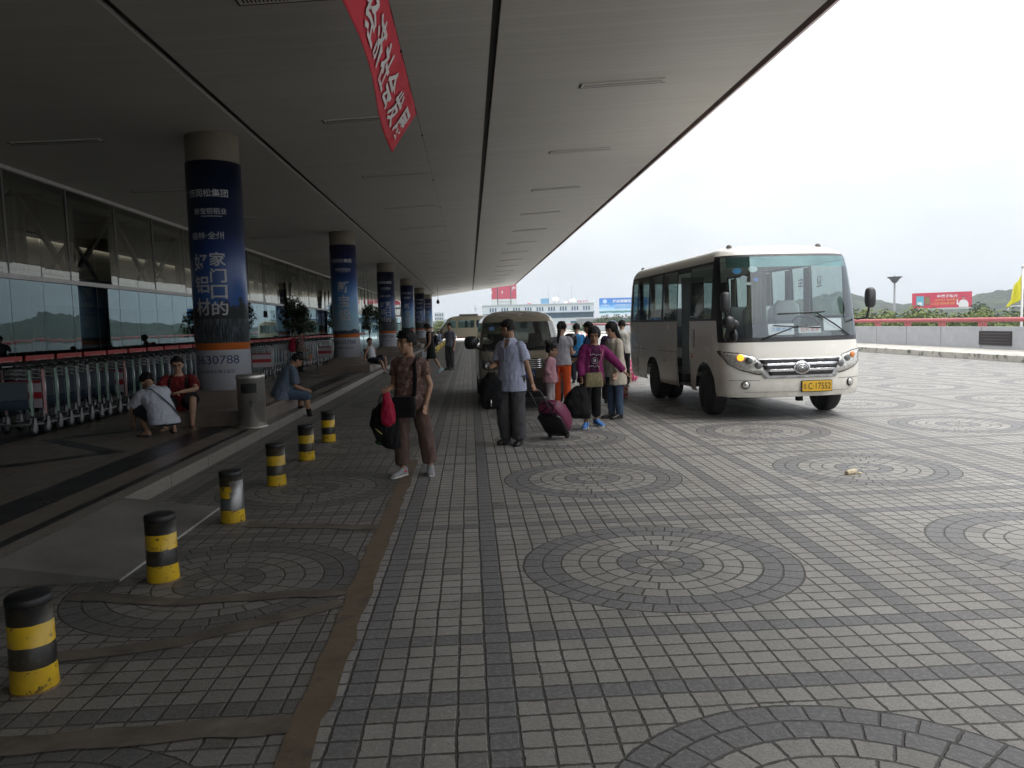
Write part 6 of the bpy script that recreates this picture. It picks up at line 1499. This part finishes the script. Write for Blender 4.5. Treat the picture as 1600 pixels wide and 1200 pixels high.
# ------------------------------------------------------------------ foliage
def leaf_mat(name, c1, c2):
    m, n, b = new_mat(name); tcn = n.new("ShaderNodeTexCoord").outputs['Object']
    g = n.new("ShaderNodeNewGeometry"); f = n.noise(tcn, .9, 4); r = g.outputs['Random Per Island']
    c = n.mix(n.math('ADD', n.math('MULTIPLY', f, .6), n.math('MULTIPLY', r, .4)), c1, c2)
    n.l(c, b.inputs['Base Color']); b.inputs['Roughness'].default_value = .6; b.inputs['Specular IOR Level'].default_value = .3
    return m
lf_y = leaf_mat("foliage_yellow_green", (.055, .085, .016), (.16, .19, .04)); lf_d = leaf_mat("foliage_dark_green", (.018, .040, .014), (.06, .10, .03)); lf_p = leaf_mat("foliage_potted", (.010, .02, .009), (.035, .055, .02))
bark = mat("tree_bark", (.11, .085, .06), .9, var=.3, scale=6, bump=.5)
def crown_mesh(rx, rz, n, size, seed, blobs=9, gap=.35):
    rd = random.Random(seed); mb = MB(); B_ = []
    for i in range(blobs):
        a = rd.uniform(0, 2 * pi); r = rx * sqrt(rd.random()) * .72; B_.append((Vector((r * cos(a), r * sin(a), rd.uniform(-.55, .65) * rz)), rd.uniform(.30, .52) * rx))
    B_.append((Vector((0, 0, 0)), rx * .55))
    for i in range(n):
        c_, r_ = rd.choice(B_); d = Vector((rd.gauss(0, 1), rd.gauss(0, 1), rd.gauss(0, 1))).normalized()
        p = c_ + d * r_ * (rd.random() ** .33) * Vector((1, 1, .8)).length / 1.6
        if mnoise.noise(p * (2.2 / rx) + Vector((seed, 0, 0))) < -gap: continue
        u = (d + Vector((rd.uniform(-.9, .9), rd.uniform(-.9, .9), rd.uniform(-.4, 1)))).normalized(); x = u.orthogonal().normalized(); y = u.cross(x)
        a = rd.uniform(0, 6.28); x, y = x * cos(a) + y * sin(a), y * cos(a) - x * sin(a); s_ = size * rd.uniform(.6, 1.3)
        mb.add([p - x * s_, p - y * s_ * .45, p + x * s_, p + y * s_ * .45], [(0, 1, 2, 3)])
    return mb.mesh("crown", recalc=False)
def trunk_mesh(h, r, seed, spread):
    rd = random.Random(seed); mb = MB(); mb.tube([(0, 0, 0), (.06 * r * 3, 0, h * .35), (0, .05, h * .62), (.03, 0, h * .8)], [r, r * .75, r * .55, r * .25], 10)
    for k in range(6):
        a = rd.uniform(0, 6.28); z = h * rd.uniform(.42, .7); mb.tube([(0, 0, z), (cos(a) * spread * .4, sin(a) * spread * .4, z + h * .12), (cos(a) * spread * .8, sin(a) * spread * .8, z + h * .26)], [r * .4, r * .25, r * .08], 6)
    return mb.mesh("trunk")
TV = [(crown_mesh(2.6, 2.0, 3600, .17, 3), trunk_mesh(7.6, .17, 4, 1.8)), (crown_mesh(2.3, 2.2, 3200, .16, 8), trunk_mesh(7.6, .15, 5, 1.6)), (crown_mesh(2.9, 1.8, 3600, .18, 15), trunk_mesh(7.2, .18, 6, 2.0))]
for a_, b_ in TV: b_.materials.append(bark)
CV = []
for i, (a_, b_) in enumerate(TV): CV.append({m.name: a_.copy() for m in (lf_y, lf_d)}); [me.materials.append(bpy.data.materials[k]) for k, me in CV[i].items()]
def tree(x, y, top, label, lm=lf_y, v=0, sc=1.0, group="trees growing below the forecourt parapet", z0=-7.1):
    t = thing("broadleaf_tree", label, "tree", (x, y, z0), random.uniform(0, 6), group)
    o = bpy.data.objects.new("trunk", TV[v][1]); COL.objects.link(o); o.parent = t; hh = (top - z0 - 1.4 * sc); o.scale = (sc, sc, hh / 7.0)
    o = bpy.data.objects.new("crown", CV[v][lm.name]); COL.objects.link(o); o.parent = t; o.location = (0, 0, hh - .5 * sc); o.scale = (sc, sc, sc)
for i in range(17):
    u = 1345 + i * 15.5; Y = 58 + random.uniform(-4, 5); p = at_y(u, 497 + random.uniform(-9, 3), Y)
    tree(p.x, Y, p.z + .2, "yellow-green bushy tree, one of the row just behind the grey parapet", lf_y, i % 3, random.uniform(.75, 1.05))
p = at_y(1527, 478, 74); tree(p.x, 74, p.z, "dark green rounder tree right of the red billboard", lf_d, 1, 1.1)
for u, v, Y in ((1590, 484, 66), (1570, 490, 70), (1615, 482, 62)):
    p = at_y(u, v, Y); tree(p.x, Y, p.z, "dark tree behind the flagpole", lf_d, 2, 1.0)
for u, v, Y, l in ((940, 498, 120, "small green tree below the left end of the blue billboard"), (958, 496, 118, "green tree in front of the blue billboard's posts"), (975, 499, 116, "low green tree left of the white-shirted man's head"), (925, 502, 122, "low tree at the foot of the white terminal annex")):
    p = at_y(u, v, Y); tree(p.x, Y, p.z, l, lf_d, 0, 1.2, "trees far off beyond the forecourt")
for u, v, Y in ((688, 503, 150), (697, 508, 160), (679, 506, 155), (671, 512, 150)):
    p = at_y(u, v, Y); tree(p.x, Y, p.z, "green tree far off beyond the end of the canopy", lf_y, 1, 1.4, "trees far off beyond the canopy end")
# potted plants on the raised pavement
pot_c = crown_mesh(.85, .75, 2200, .075, 21, 10, .25); pot_c.materials.append(lf_p)
pt_ = MB(); pt_.tube([(0, 0, .3), (.03, .02, .8), (-.02, 0, 1.3)], [.05, .04, .03], 8)
for k in range(7): a = k * .9; pt_.tube([(0, 0, .7 + .06 * k), (.25 * cos(a), .25 * sin(a), 1.1 + .07 * k), (.5 * cos(a), .5 * sin(a), 1.35 + .06 * k)], [.022, .014, .006], 6)
ptm = pt_.mesh("stem"); ptm.materials.append(bark)
pv = MB().lathe([(.22, 0), (.30, .36), (.34, .42), (.34, .48), (.29, .48), (.28, .42), (0, .42)], seg=24).mesh("pot"); pv.materials.append(mat("terracotta_pot", (.24, .09, .055), .7))
for x, y, s_, l in ((-4.7, 36.2, 1.12, "tall potted plant in a red-brown pot directly left of the third column"), (-5.9, 35.0, 1.2, "potted plant right of the second column, farther left than its neighbour by the third column"), (-7.5, 33.4, 1.25, "dark bushy potted plant at the trolley row's far end, left of the second column"), (-6.7, 31.6, 1.1, "potted plant in front of the glass, just left of the second column")):
    t = thing("potted_plant", l, "potted plant", (x, y, PZ), random.uniform(0, 6), "potted plants on the terminal pavement")
    for nm, me, z, k3 in (("pot", pv, 0, (.8, .8, .9)), ("stem", ptm, 0, (.62, .62, 1.25)), ("crown", pot_c, 1.72, (.66, .66, .72))):
        o = bpy.data.objects.new(nm, me); COL.objects.link(o); o.parent = t; o.location = (0, 0, z * s_); o.scale = tuple(q * s_ for q in k3)

# ------------------------------------------------------------------ parapet, plaque, flag, lamps
wall_m = mat("grey_granite_wall", (.38, .39, .41), .6, var=.10, scale=3, bump=.15, dirt=((.52, .53, .53), 1.6, .66))
pw = thing("parapet_wall", "low grey granite parapet with red tubular handrail along the far side of the forecourt", "wall", (WX, 0, .2))
pan = MB().box((0, 0, .41), (.30, 2.465, .82)).mesh("stone_panel", .008); pan.materials.append(wall_m)
redr = mat("handrail_red_paint", (.46, .12, .13), .4, dirt=((.34, .12, .11), 3, .6)); pp = MB()
for q in (-.14, .14): pp.box((0, q, .91), (.10, .09, .19))
ppm = pp.mesh("rail_post", .004); ppm.materials.append(redr)
for i in range(70):
    y = -16.9 + 2.5 * i
    for nm, me, yy in (("stone_panel", pan, y + 1.25), ("rail_post", ppm, y + .15)):
        o = bpy.data.objects.new(nm, me); COL.objects.link(o); o.parent = pw; o.location = (0, yy, 0)
mb = MB(); mb.tube([(0, -17, 1.08), (0, 158, 1.08)], .085, 14); mb.build("handrail", redr, pw)
mb = MB(); mb.box((.03, 70.5, .36), (.18, 174, .72)); mb.build("plinth_course", mat("wall_core", (.06, .06, .06), .8), pw)
kb = MB()
for i in range(150): kb.box((RX0 - .08, -16 + 1.2 * i, .095), (.16, 1.19, .21))
structure("far_kerb", kb, mat("stained_kerb_concrete", (.46, .44, .39), .85, var=.15, scale=2, dirt=((.07, .065, .055), 2.2, .53)), .008)
t = thing("plaque", "dark bronze plaque with rows of small lettering fixed to the grey parapet", "plaque", (WX - .17, 27.3, .20))
MB().box((0, 0, .40), (.04, 1.75, .52)).build("plate", mat("plaque_bronze", (.035, .03, .035), .4, .4), t, .006)
mb = MB(); rd = random.Random(4)
for r_ in range(4):
    y = .76
    while y > -.76:
        w_ = rd.uniform(.03, .07); mb.box((-.022, y - w_ / 2, .57 - .11 * r_), (.004, w_, .035 if r_ == 0 else .018)); y -= w_ + rd.uniform(.015, .04)
mb.build("raised_lettering", mat("plaque_worn_bronze", (.16, .14, .12), .4, .4), t)
FPY = 45.0; p = at_y(1596, 505, FPY); pole_m = mat("galvanised_pole", (.45, .45, .45), .4, .6)
t = thing("flagpole", "pale metal flagpole beyond the parapet at the right edge of the photo", "flagpole", (p.x, FPY, -7.1))
MB().tube([(0, 0, 0), (0, 0, 11.25)], [.09, .06], 12).build("pole", pole_m, t); MB().ell((0, 0, 11.33), .10).build("finial", mat("finial_pale", (.6, .6, .6), .4), t)
def flag(u, v):
    top = Vector((0, 0, 0)).lerp(Vector((0, 0, -1.55)), v); far_ = Vector((-.42, 0, -.70)).lerp(Vector((-1.04, -.1, -2.02)), v)
    q = top.lerp(far_, u); return q + Vector((.05 * sin(u * 8), .16 * sin(u * 9 + v * 4) * u, -.08 * sin(pi * u)))
mb = MB(); mb.grid(24, 16, flag); o = mb.build("flag", cloth("yellow_flag", (.62, .58, .03), .6), None, loc=(p.x - .07, FPY, 3.82), solid=.006); tag(o, "limp plain yellow flag hanging from the flagpole at the right edge", "flag")
Ly = 140; p = at_y(1398, 433, Ly); t = thing("mast_lamp", "tall mast light with a wide dark saucer head left of the red billboard", "lamp", (p.x, Ly, -7.1)); hz_ = p.z + 7.1
MB().tube([(0, 0, 0), (0, 0, hz_ - .9)], [.28, .16], 12).build("mast", mat("mast_grey", (.22, .23, .24), .5, .4), t)
MB().lathe([(.2, -1.1), (.5, -.9), (.75, -.45), (1.35, .02), (1.3, .08), (.6, -.1), (.25, .0), (.1, .2), (0, .22)], (0, 0, hz_), 20).build("saucer_head", mat("saucer_dark", (.055, .06, .065), .5), t); MB().tube([(0, 0, hz_ + .2), (0, 0, hz_ + .75)], .05, 6).build("tip_lamp", mat("tip_lamp_pale", (.5, .5, .5), .5), t)
p = at_y(1573, 481, 70); t = thing("street_lamp", "slim white street lamp with a curved arm and small blue sign, left of the flagpole", "street lamp", (p.x, 70, -7.1)); hz_ = p.z + 7.1
MB().tube([(0, 0, 0), (0, 0, hz_ - .4), (.2, 0, hz_ - .05), (.6, 0, hz_ + .12), (1.0, 0, hz_ + .15)], [.08, .06, .05, .05, .05], 8).build("pole", pole_m, t); MB().ell((1.15, 0, hz_ + .12), (.3, .1, .06)).build("lamp_head", mat("lamp_head_pale", (.5, .5, .5), .4), t)
MB().box((0, -.1, hz_ - 2.1), (.62, .04, .24)).build("sign", mat("lamp_sign_blue", (.22, .32, .55), .5), t)

# ------------------------------------------------------------------ billboards
def board_frame(x0, x1, z0, z1, y, skew=0.0):
    return lambda a, b, d=0.0: Vector((x0 + (x1 - x0) * a, y + skew * a - d, z0 + (z1 - z0) * b))
A, B_ = at_y(1427, 483, 120), at_y(1519, 455, 116)
t = thing("billboard", "wide red billboard with white and gold characters standing among trees below the hill", "billboard", (A.x, 120, -7.1)); ofs = Vector(t.location)
f0 = board_frame(A.x, B_.x, A.z, B_.z, 120, -4); f = lambda a, b, d=0.0: f0(a, b, d) - ofs
mb = MB(); mb.add([f(0, 0), f(1, 0), f(1, 1), f(0, 1), f(0, 0, -.4), f(1, 0, -.4), f(1, 1, -.4), f(0, 1, -.4)], [(0, 1, 2, 3), (7, 6, 5, 4), (0, 4, 5, 1), (1, 5, 6, 2), (2, 6, 7, 3), (3, 7, 4, 0)]); mb.build("panel", mat("billboard_red", (.56, .025, .07), .5), t)
def btext(name, s, cx, cy, w, h, m, d=.03, bold=.01, ff=f):
    mb = MB(); put_text(mb, s, lambda a, b: ff(cx + a, cy + b, d), w, h, bold=bold); mb.build(name, m, t)
wht = mat("print_white", (.72, .72, .72), .6); gold = mat("print_gold", (.72, .36, .06), .6)
btext("headline", "金嗓子喉片", .58, .76, .36, .20, wht, bold=.02); btext("slogan", "保护嗓子 请用喉片", .56, .52, .38, .12, gold); btext("slogan", "入口见效 清咽利喉 润嗓", .50, .30, .42, .16, gold)
def quad(name, a0, b0, a1, b1, m, d=.03, ff=f): 
    mb = MB(); mb.add([ff(a0, b0, d), ff(a1, b0, d), ff(a1, b1, d), ff(a0, b1, d)], [(0, 1, 2, 3)]); return mb.build(name, m, t)
quad("pack_picture", .05, .18, .18, .80, mat("print_teal", (.10, .42, .52), .6)); quad("pack_picture", .07, .22, .15, .42, wht, .05); quad("pack_picture", .19, .22, .29, .78, mat("print_maroon", (.28, .08, .05), .6)); quad("pack_picture", .205, .3, .275, .7, mat("print_olive", (.25, .17, .06), .6), .05)
mb = MB()
mb.add([f(.84 + x, y, .04) for x, y in ((-.06, .05), (.10, .05), (.10, .28), (.075, .44), (.045, .50), (-.015, .50), (-.045, .44), (-.06, .30), (-.075, .30), (-.075, .52), (-.095, .52), (-.10, .22), (-.06, .18))], [tuple(range(13))]); mb.build("figure_picture", wht, t)
mb = MB(); mb.add([f(.855 + .021 * cos(a * pi / 6), .62 + .10 * sin(a * pi / 6), .05) for a in range(12)], [tuple(range(12))]); mb.add([f(.762 + .012 * cos(a * pi / 6), .56 + .05 * sin(a * pi / 6), .05) for a in range(12)], [tuple(range(12))]); mb.build("figure_picture", mat("print_skin", (.45, .24, .18), .6), t)
mb = MB(); mb.add([f(.855 + .022 * cos(a * pi / 6), .665 + .06 * sin(a * pi / 6), .06) for a in range(7)], [tuple(range(7))]); mb.build("figure_picture", mat("print_dark", (.05, .03, .03), .6), t)
mb = MB(); mb.bar(f(0, -.02, -.1), f(1, -.02, -.1), .25, .25); mb.build("catwalk", mat("catwalk_pale_green", (.40, .50, .46), .6), t)
mb = MB(); mb.tube([f(.48, -.02, -.5), (f(.48, 0, -.5).x, f(.48, 0, -.5).y, 0)], .35, 12); mb.build("post", mat("billboard_post", (.20, .19, .2), .6), t)
A, B_ = at_y(937, 491.5, 150), at_y(1020, 464, 150)
t = thing("billboard", "pale blue waterside billboard partly hidden by the rear of the cream minibus", "billboard", (A.x, 150, -7.1)); ofs2 = Vector(t.location)
g0 = board_frame(A.x, B_.x, A.z, B_.z, 150); g = lambda a, b, d=0.0: g0(a, b, d) - ofs2
def bb_mat():
    m, n, b = new_mat("waterside_print"); tcn = n.new("ShaderNodeTexCoord").outputs['Object']; sp = n.new("ShaderNodeSeparateXYZ"); n.l(tcn, sp.inputs[0])
    z0_, z1_ = A.z + 7.1, B_.z + 7.1
    zn = n.new("ShaderNodeMapRange", {0: sp.outputs[2], 1: z0_, 2: z1_}).outputs[0]; zn = n.math('ADD', zn, n.math('MULTIPLY', n.math('SUBTRACT', n.noise(tcn, .9, 5), .5), .12))
    c = n.ramp(zn, [(0, (.55, .66, .74)), (.07, (.42, .60, .74)), (.10, (.05, .16, .14)), (.19, (.10, .24, .24)), (.23, (.50, .64, .74)), (.42, (.25, .50, .74)), (.60, (.06, .25, .60)), (1, (.05, .20, .55))])
    n.l(c, b.inputs['Base Color']); b.inputs['Roughness'].default_value = .5; return m
mb = MB(); mb.add([g(0, 0), g(1, 0), g(1, 1), g(0, 1), g(0, 0, -.4), g(1, 0, -.4), g(1, 1, -.4), g(0, 1, -.4)], [(0, 1, 2, 3), (7, 6, 5, 4), (0, 4, 5, 1), (1, 5, 6, 2), (2, 6, 7, 3), (3, 7, 4, 0)]); mb.build("panel", bb_mat(), t)
btext("headline", "纯水岸美宅", .42, .80, .34, .20, wht, bold=.03, ff=g); btext("headline", "电", .66, .80, .06, .19, wht, bold=.03, ff=g); btext("slogan", "城市中央湖景生态大宅", .44, .56, .34, .09, wht, ff=g); btext("slogan", "湖居生活 从此开始", .44, .38, .32, .07, mat("print_blue", (.08, .16, .30), .6), ff=g)
mb = MB(); mb.add([g(.10 + .040 * cos(a * pi / 8), .80 + .13 * sin(a * pi / 8), .03) for a in range(16)], [tuple(range(16))]); mb.build("round_logo", mat("print_pale_blue", (.45, .58, .78), .6), t); btext("logo_name", "云天置业", .10, .56, .15, .08, wht, ff=g)
mb = MB()
for a in (.15, .5, .85): mb.tube([g(a, 0, -.3), Vector((g(a, 0).x, g(a, 0, -.3).y, 0))], .22, 10)
mb.build("post", mat("billboard_post_grey", (.3, .3, .32), .6), t)
A, B_ = at_y(768.5, 480, 250), at_y(806.5, 443, 250)
t = thing("billboard", "tall red and white panelled billboard just past the canopy's far corner", "billboard", (A.x, 250, -7.1)); ofs3 = Vector(t.location)
h0 = board_frame(A.x, B_.x, A.z, B_.z, 250); hf_ = lambda a, b, d=0.0: h0(a, b, d) - ofs3
rp, wp_ = mat("panel_red", (.52, .05, .10), .6), mat("panel_white", (.66, .68, .70), .6)
for a0, a1 in ((0, .225), (.265, .75), (.79, 1)):
    for b0, b1, m_ in ((.34, 1, rp), (0, .338, wp_)):
        mb = MB(); q = [hf_(a0, b0), hf_(a1, b0), hf_(a1, b1), hf_(a0, b1)]; mb.add(q + [x + Vector((0, .4, 0)) for x in q], [(0, 1, 2, 3), (7, 6, 5, 4), (0, 4, 5, 1), (1, 5, 6, 2), (2, 6, 7, 3), (3, 7, 4, 0)]); mb.build("panel", m_, t)
btext("headline", "产", .90, .78, .17, .20, wht, ff=hf_, bold=.02); quad("headline", .41, .58, .45, .70, wht, .03, hf_); quad("headline", .0, .58, .03, .70, wht, .03, hf_)
for b_ in (.22, .10): btext("small_print", "开发投资 共创未来", .52, b_, .46, .06, mat("print_grey", (.35, .36, .38), .6), ff=hf_)
mb = MB()
for a in (.245, .77): mb.tube([hf_(a, 1, -.6), Vector((hf_(a, 0).x, hf_(a, 0, -.6).y, 0))], .30, 8)
mb.box(hf_(.2, -.07, -.6), (3.2, .8, .8)); mb.box(hf_(.85, -.07, -.6), (3.0, .8, .8)); mb.build("post", mat("billboard_post_slate", (.12, .13, .15), .6), t)

# ------------------------------------------------------------------ far buildings
A, B_ = at_y(756, 515, 200), at_y(928, 474, 200)
t = thing("office_building", "long white flat-roofed building with satellite dishes and antennas beyond the van", "building", (A.x, 200, -7.1))
W2, H2 = B_.x - A.x, B_.z + 7.1
cladm = mat("white_cladding", (.60, .64, .68), .5, var=.05)
MB().box((W2 / 2, 6, H2 / 2), (W2, 12, H2)).build("wall", cladm, t, .03)
MB().box((W2 / 2, 6, H2 + .12), (W2 + .3, 12.3, .24)).build("roof", mat("roof_edge_pale", (.5, .53, .56), .6), t)
wgl = mat("far_window_glass", (.05, .11, .17), .15, var=.3, scale=.5)
zb = at_y(850, 489, 200).z + 7.1; mb = MB(); mb.box((W2 / 2, -.35, zb), (W2 + .2, .9, .10)); mb.box((W2 / 2, -.02, zb - .75), (W2 - .4, .04, 1.3)); mb.build("ribbon_window", wgl, t)
zw = at_y(880, 482, 200).z + 7.1
for gI in range(9):
    for k in range(3):
        x = W2 - 1.3 - gI * 3.05 - k * .68
        if x > 1: MB().box((x, -.02, zw), (.36, .06, 1.05)).build("window", wgl, t)
for gI in range(8):
    x = W2 - 2 - gI * 3.3; MB().box((x, -.02, zb - 3.0), (1.9, .06, 1.5)).build("window", wgl, t)
def rp_(u, v): q = at_y(u, v, 203); return Vector((q.x - A.x, 3, q.z + 7.1))
q = rp_(851, 472); MB().box((q.x, 3, H2 + .9), (1.9, 2.4, 1.5)).build("roof_hut", mat("roof_hut_blue", (.16, .34, .52), .5), t)
for u, v in ((857, 443), (866, 458), (848, 460), (893, 445), (872, 455), (918, 462), (853, 462)):
    q = rp_(u, v); MB().tube([(q.x, 3, H2), (q.x, 3, q.z)], [.07, .03], 6).build("antenna", mat("antenna_grey", (.4, .42, .45), .5), t)
for u, v, r_ in ((868, 469, .95), (895, 471, .85), (884, 474, .5)):
    q = rp_(u, v); mb = MB(); mb.lathe([(0, 0), (r_ * .5, .08), (r_, .35), (r_ * .97, .37), (r_ * .5, .13), (0, .06)], (q.x, 3, q.z), 18, M=Matrix.Rotation(radians(35), 3, 'X')); mb.tube([(q.x, 3, H2), (q.x, 3, q.z)], .1, 6); mb.build("satellite_dish", mat("dish_white", (.66, .67, .68), .4), t)
sr = mat("sign_red_oval", (.48, .06, .10), .5)
for u, v in ((826, 476), (887, 475)):
    q = rp_(u, v); MB().ell((q.x, 1, q.z), (.62, .12, .34)).build("oval_sign", sr, t)
q = rp_(908, 472); mb = MB(); put_text(mb, "民航大厦", lambda a, b: (q.x + a, .8, q.z + b), 2.6, .85, bold=.02); mb.build("roof_lettering", sr, t)
A = at_y(686, 488, 300); t = thing("tower_block", "pale tower block far off beyond the last column", "building", (A.x, 300, -7.1)); hh = A.z + 7.1
MB().box((0, 5, hh / 2), (3.6, 10, hh)).build("wall", mat("tower_pale", (.50, .53, .57), .6), t)
mb = MB()
for r_ in range(9):
    for k in range(4): mb.box((-1.3 + .85 * k, -.02, hh - 1.0 - 1.45 * r_), (.5, .06, .8))
mb.build("window_grid", wgl, t)
A = at_y(703, 500, 300); t = thing("apartment_block", "low blue-grey block far off, left of the distant minibus roof", "building", (A.x, 300, -7.1)); hh = A.z + 7.1
MB().box((0, 5, hh / 2), (6.0, 9, hh)).build("wall", mat("block_bluegrey", (.36, .46, .52), .6), t); MB().box((0, 5, hh + .15), (6.3, 9.3, .3)).build("roof", mat("block_roof", (.3, .36, .4), .6), t)
mb = MB(); [mb.box((-2.2 + 1.1 * k, -.02, hh - 1.2 - 1.6 * r_), (.6, .06, .9)) for r_ in range(5) for k in range(5)]; mb.build("window_grid", wgl, t)
A = at_y(742, 476, 400); t = thing("radio_mast", "thin lattice radio mast far off above the distant minibus", "mast", (A.x, 400, -7.1)); hh = A.z + 7.1
mb = MB()
for q in range(3):
    a = q * 2.1; mb.tube([(1.4 * cos(a), 1.4 * sin(a), 0), (.25 * cos(a), .25 * sin(a), hh)], .10, 5)
for k in range(9):
    z = hh * k / 9; r_ = 1.4 - 1.15 * k / 9
    for q in range(3): a, a2 = q * 2.1, (q + 1) * 2.1; mb.tube([(r_ * cos(a), r_ * sin(a), z), ((r_ - .12) * cos(a2), (r_ - .12) * sin(a2), z + hh / 9)], .06, 4)
mb.build("lattice", mat("mast_lattice_grey", (.4, .42, .44), .5), t); mb = MB(); mb.lathe([(.0, -.4), (.6, -.4), (.6, .4), (0, .4)], (.5, 0, hh * .90), 10); mb.build("antenna_drum", mat("mast_drum", (.55, .56, .58), .5), t)
t = thing("steel_frame", "open steel frame of posts and rails standing between the third and fourth columns, far off", "steel frame", (-6.7, 101, 0)); A0_, A1_ = at_y(640, 468, 101), at_y(672, 530, 101)
mb = MB(); x0, x1, zt = A0_.x + 6.7 - 4, A1_.x + 6.7, A0_.z
for k in range(7): x = x0 + (x1 - x0) * k / 6; mb.box((x, 0, zt / 2), (.11, .11, zt)); mb.box((x, 3, zt / 2), (.11, .11, zt))
for k in range(5): z = zt - .05 - k * 1.0; mb.box(((x0 + x1) / 2, -.005, z), (x1 - x0, .13, .14)); mb.box(((x0 + x1) / 2, 3.005, z), (x1 - x0, .13, .14))
mb.build("post_and_rail", mat("frame_dark_steel", (.07, .07, .075), .6), t); MB().box(((x0 + x1) / 2 + .4, -.3, zt - .35), (1.6, .1, .6)).build("red_sign", rp, t)
p = at_y(1432, 492, 100); t = thing("shed", "small shed with a blue and white roof among the trees below the red billboard", "building", (p.x, 100, -7.1)); hh = p.z + 7.1
MB().box((0, 2, (hh - .8) / 2), (5, 4, hh - .8)).build("wall", mat("shed_wall", (.5, .5, .5), .7), t); mb = MB(); mb.prism([(-2.7, hh - .85), (2.7, hh - .85), (2.3, hh), (-2.3, hh)], lambda a, b, d: (a, d, b), -.3, 4.3); mb.build("roof", mat("shed_roof_blue", (.20, .34, .55), .5), t)
p = at_y(968, 497, 140); t = thing("low_building", "grey low building under the blue billboard", "building", (p.x, 142, -7.1)); hh = p.z + 7.1
MB().box((0, 4, hh / 2), (13, 8, hh)).build("wall", mat("low_wall_grey", (.24, .26, .28), .7), t); MB().box((0, 4, hh + .1), (13.4, 8.4, .2)).build("roof", mat("low_roof", (.4, .41, .42), .7), t); MB().box((1.5, -.03, hh - .7), (3.4, .08, .9)).build("sign", mat("low_sign_blue", (.2, .36, .6), .5), t)

# ------------------------------------------------------------------ wooded hills
PROF = [(-60, 8), (-20, 6), (0, 3), (8, 1), (14, 2), (18, 8), (21.5, 12), (24, 18), (26.2, 25), (28, 17), (29.3, 9), (31.5, 7), (33.5, 11), (35, 16), (37.5, 18), (41, 16), (46, 32), (54, 24), (62, 34), (75, 28), (90, 36), (110, 26), (140, 20), (170, 14), (200, 8)]
def hill_mat():
    m, n, b = new_mat("wooded_hillside"); tcn = n.new("ShaderNodeTexCoord").outputs['Object']
    f = n.noise(tcn, .035, 8, .72); g_ = n.noise(tcn, .18, 6, .75)
    c = n.mix(n.ramp(g_, [(.40, (0,) * 3), (.60, (1,) * 3)]), (.008, .016, .008), (.062, .085, .040)); c = n.mix(n.ramp(f, [(.52, (0,) * 3), (.68, (.5,) * 3)]), c, (.13, .15, .07))
    n.l(c, b.inputs['Base Color']); b.inputs['Roughness'].default_value = .9; b.inputs['Specular IOR Level'].default_value = .1
    bp = n.new("ShaderNodeBump", {'Strength': 1.0, 'Distance': 3.0}); n.l(g_, bp.inputs['Height']); n.l(bp.outputs[0], b.inputs['Normal']); return m
HD0, HD1, NA, NR = 330.0, 700.0, 1700, 90
vs_, fs_ = [], []
for i in range(NA + 1):
    a = radians(-60 + 260 * i / NA); px_ = lerp(PROF, math.degrees(a))
    for j in range(NR + 1):
        f = j / NR; d = HD0 + (HD1 - HD0) * f; x, y = d * sin(a), d * cos(a)
        top = px_ / F_PX * 560 * (max(cos(a - radians(3)), .85) ** -1) ; sh = sin(min(f / .55, 1) * pi / 2) ** 1.5 if f < .55 else max(0, 1 - ((f - .55) / .45) ** 2 * .9)
        z = -7.3 + (top + 9) * sh + (mnoise.noise((x * .018, y * .018, 2)) * 2.5 + mnoise.noise((x * .05, y * .05, 5)) * 1.2) * sh * min(1, px_ / 20) + (mnoise.noise((x * .13, y * .13, 5)) * 1.8 + abs(mnoise.noise((x * .21, y * .21, 8))) * 2.6) * sh
        vs_.append((x, y, z))
for i in range(NA):
    for j in range(NR): q = i * (NR + 1) + j; fs_.append((q, q + NR + 1, q + NR + 2, q + 1))
mb = MB(); mb.add(vs_, fs_, 0, True); tag(mb.build("hills", hill_mat(), None, recalc=True), kind='structure')

# ------------------------------------------------------------------ air
hb_ = MB(); hb_.box((0, 330, 21), (2400, 1500, 61)); ho = hb_.build("haze", [])
hm2 = bpy.data.materials.new("summer_haze"); hm2.use_nodes = True; hn = N(hm2); hn.n.clear()
ho_ = hn.new("ShaderNodeOutputMaterial"); hv = hn.new("ShaderNodeVolumePrincipled"); hv.inputs['Color'].default_value = (.86, .92, 1, 1); hv.inputs['Density'].default_value = .00065; hv.inputs['Anisotropy'].default_value = .2
hn.l(hv.outputs[0], ho_.inputs['Volume']); ho.data.materials.clear(); ho.data.materials.append(hm2); tag(ho, kind='stuff')
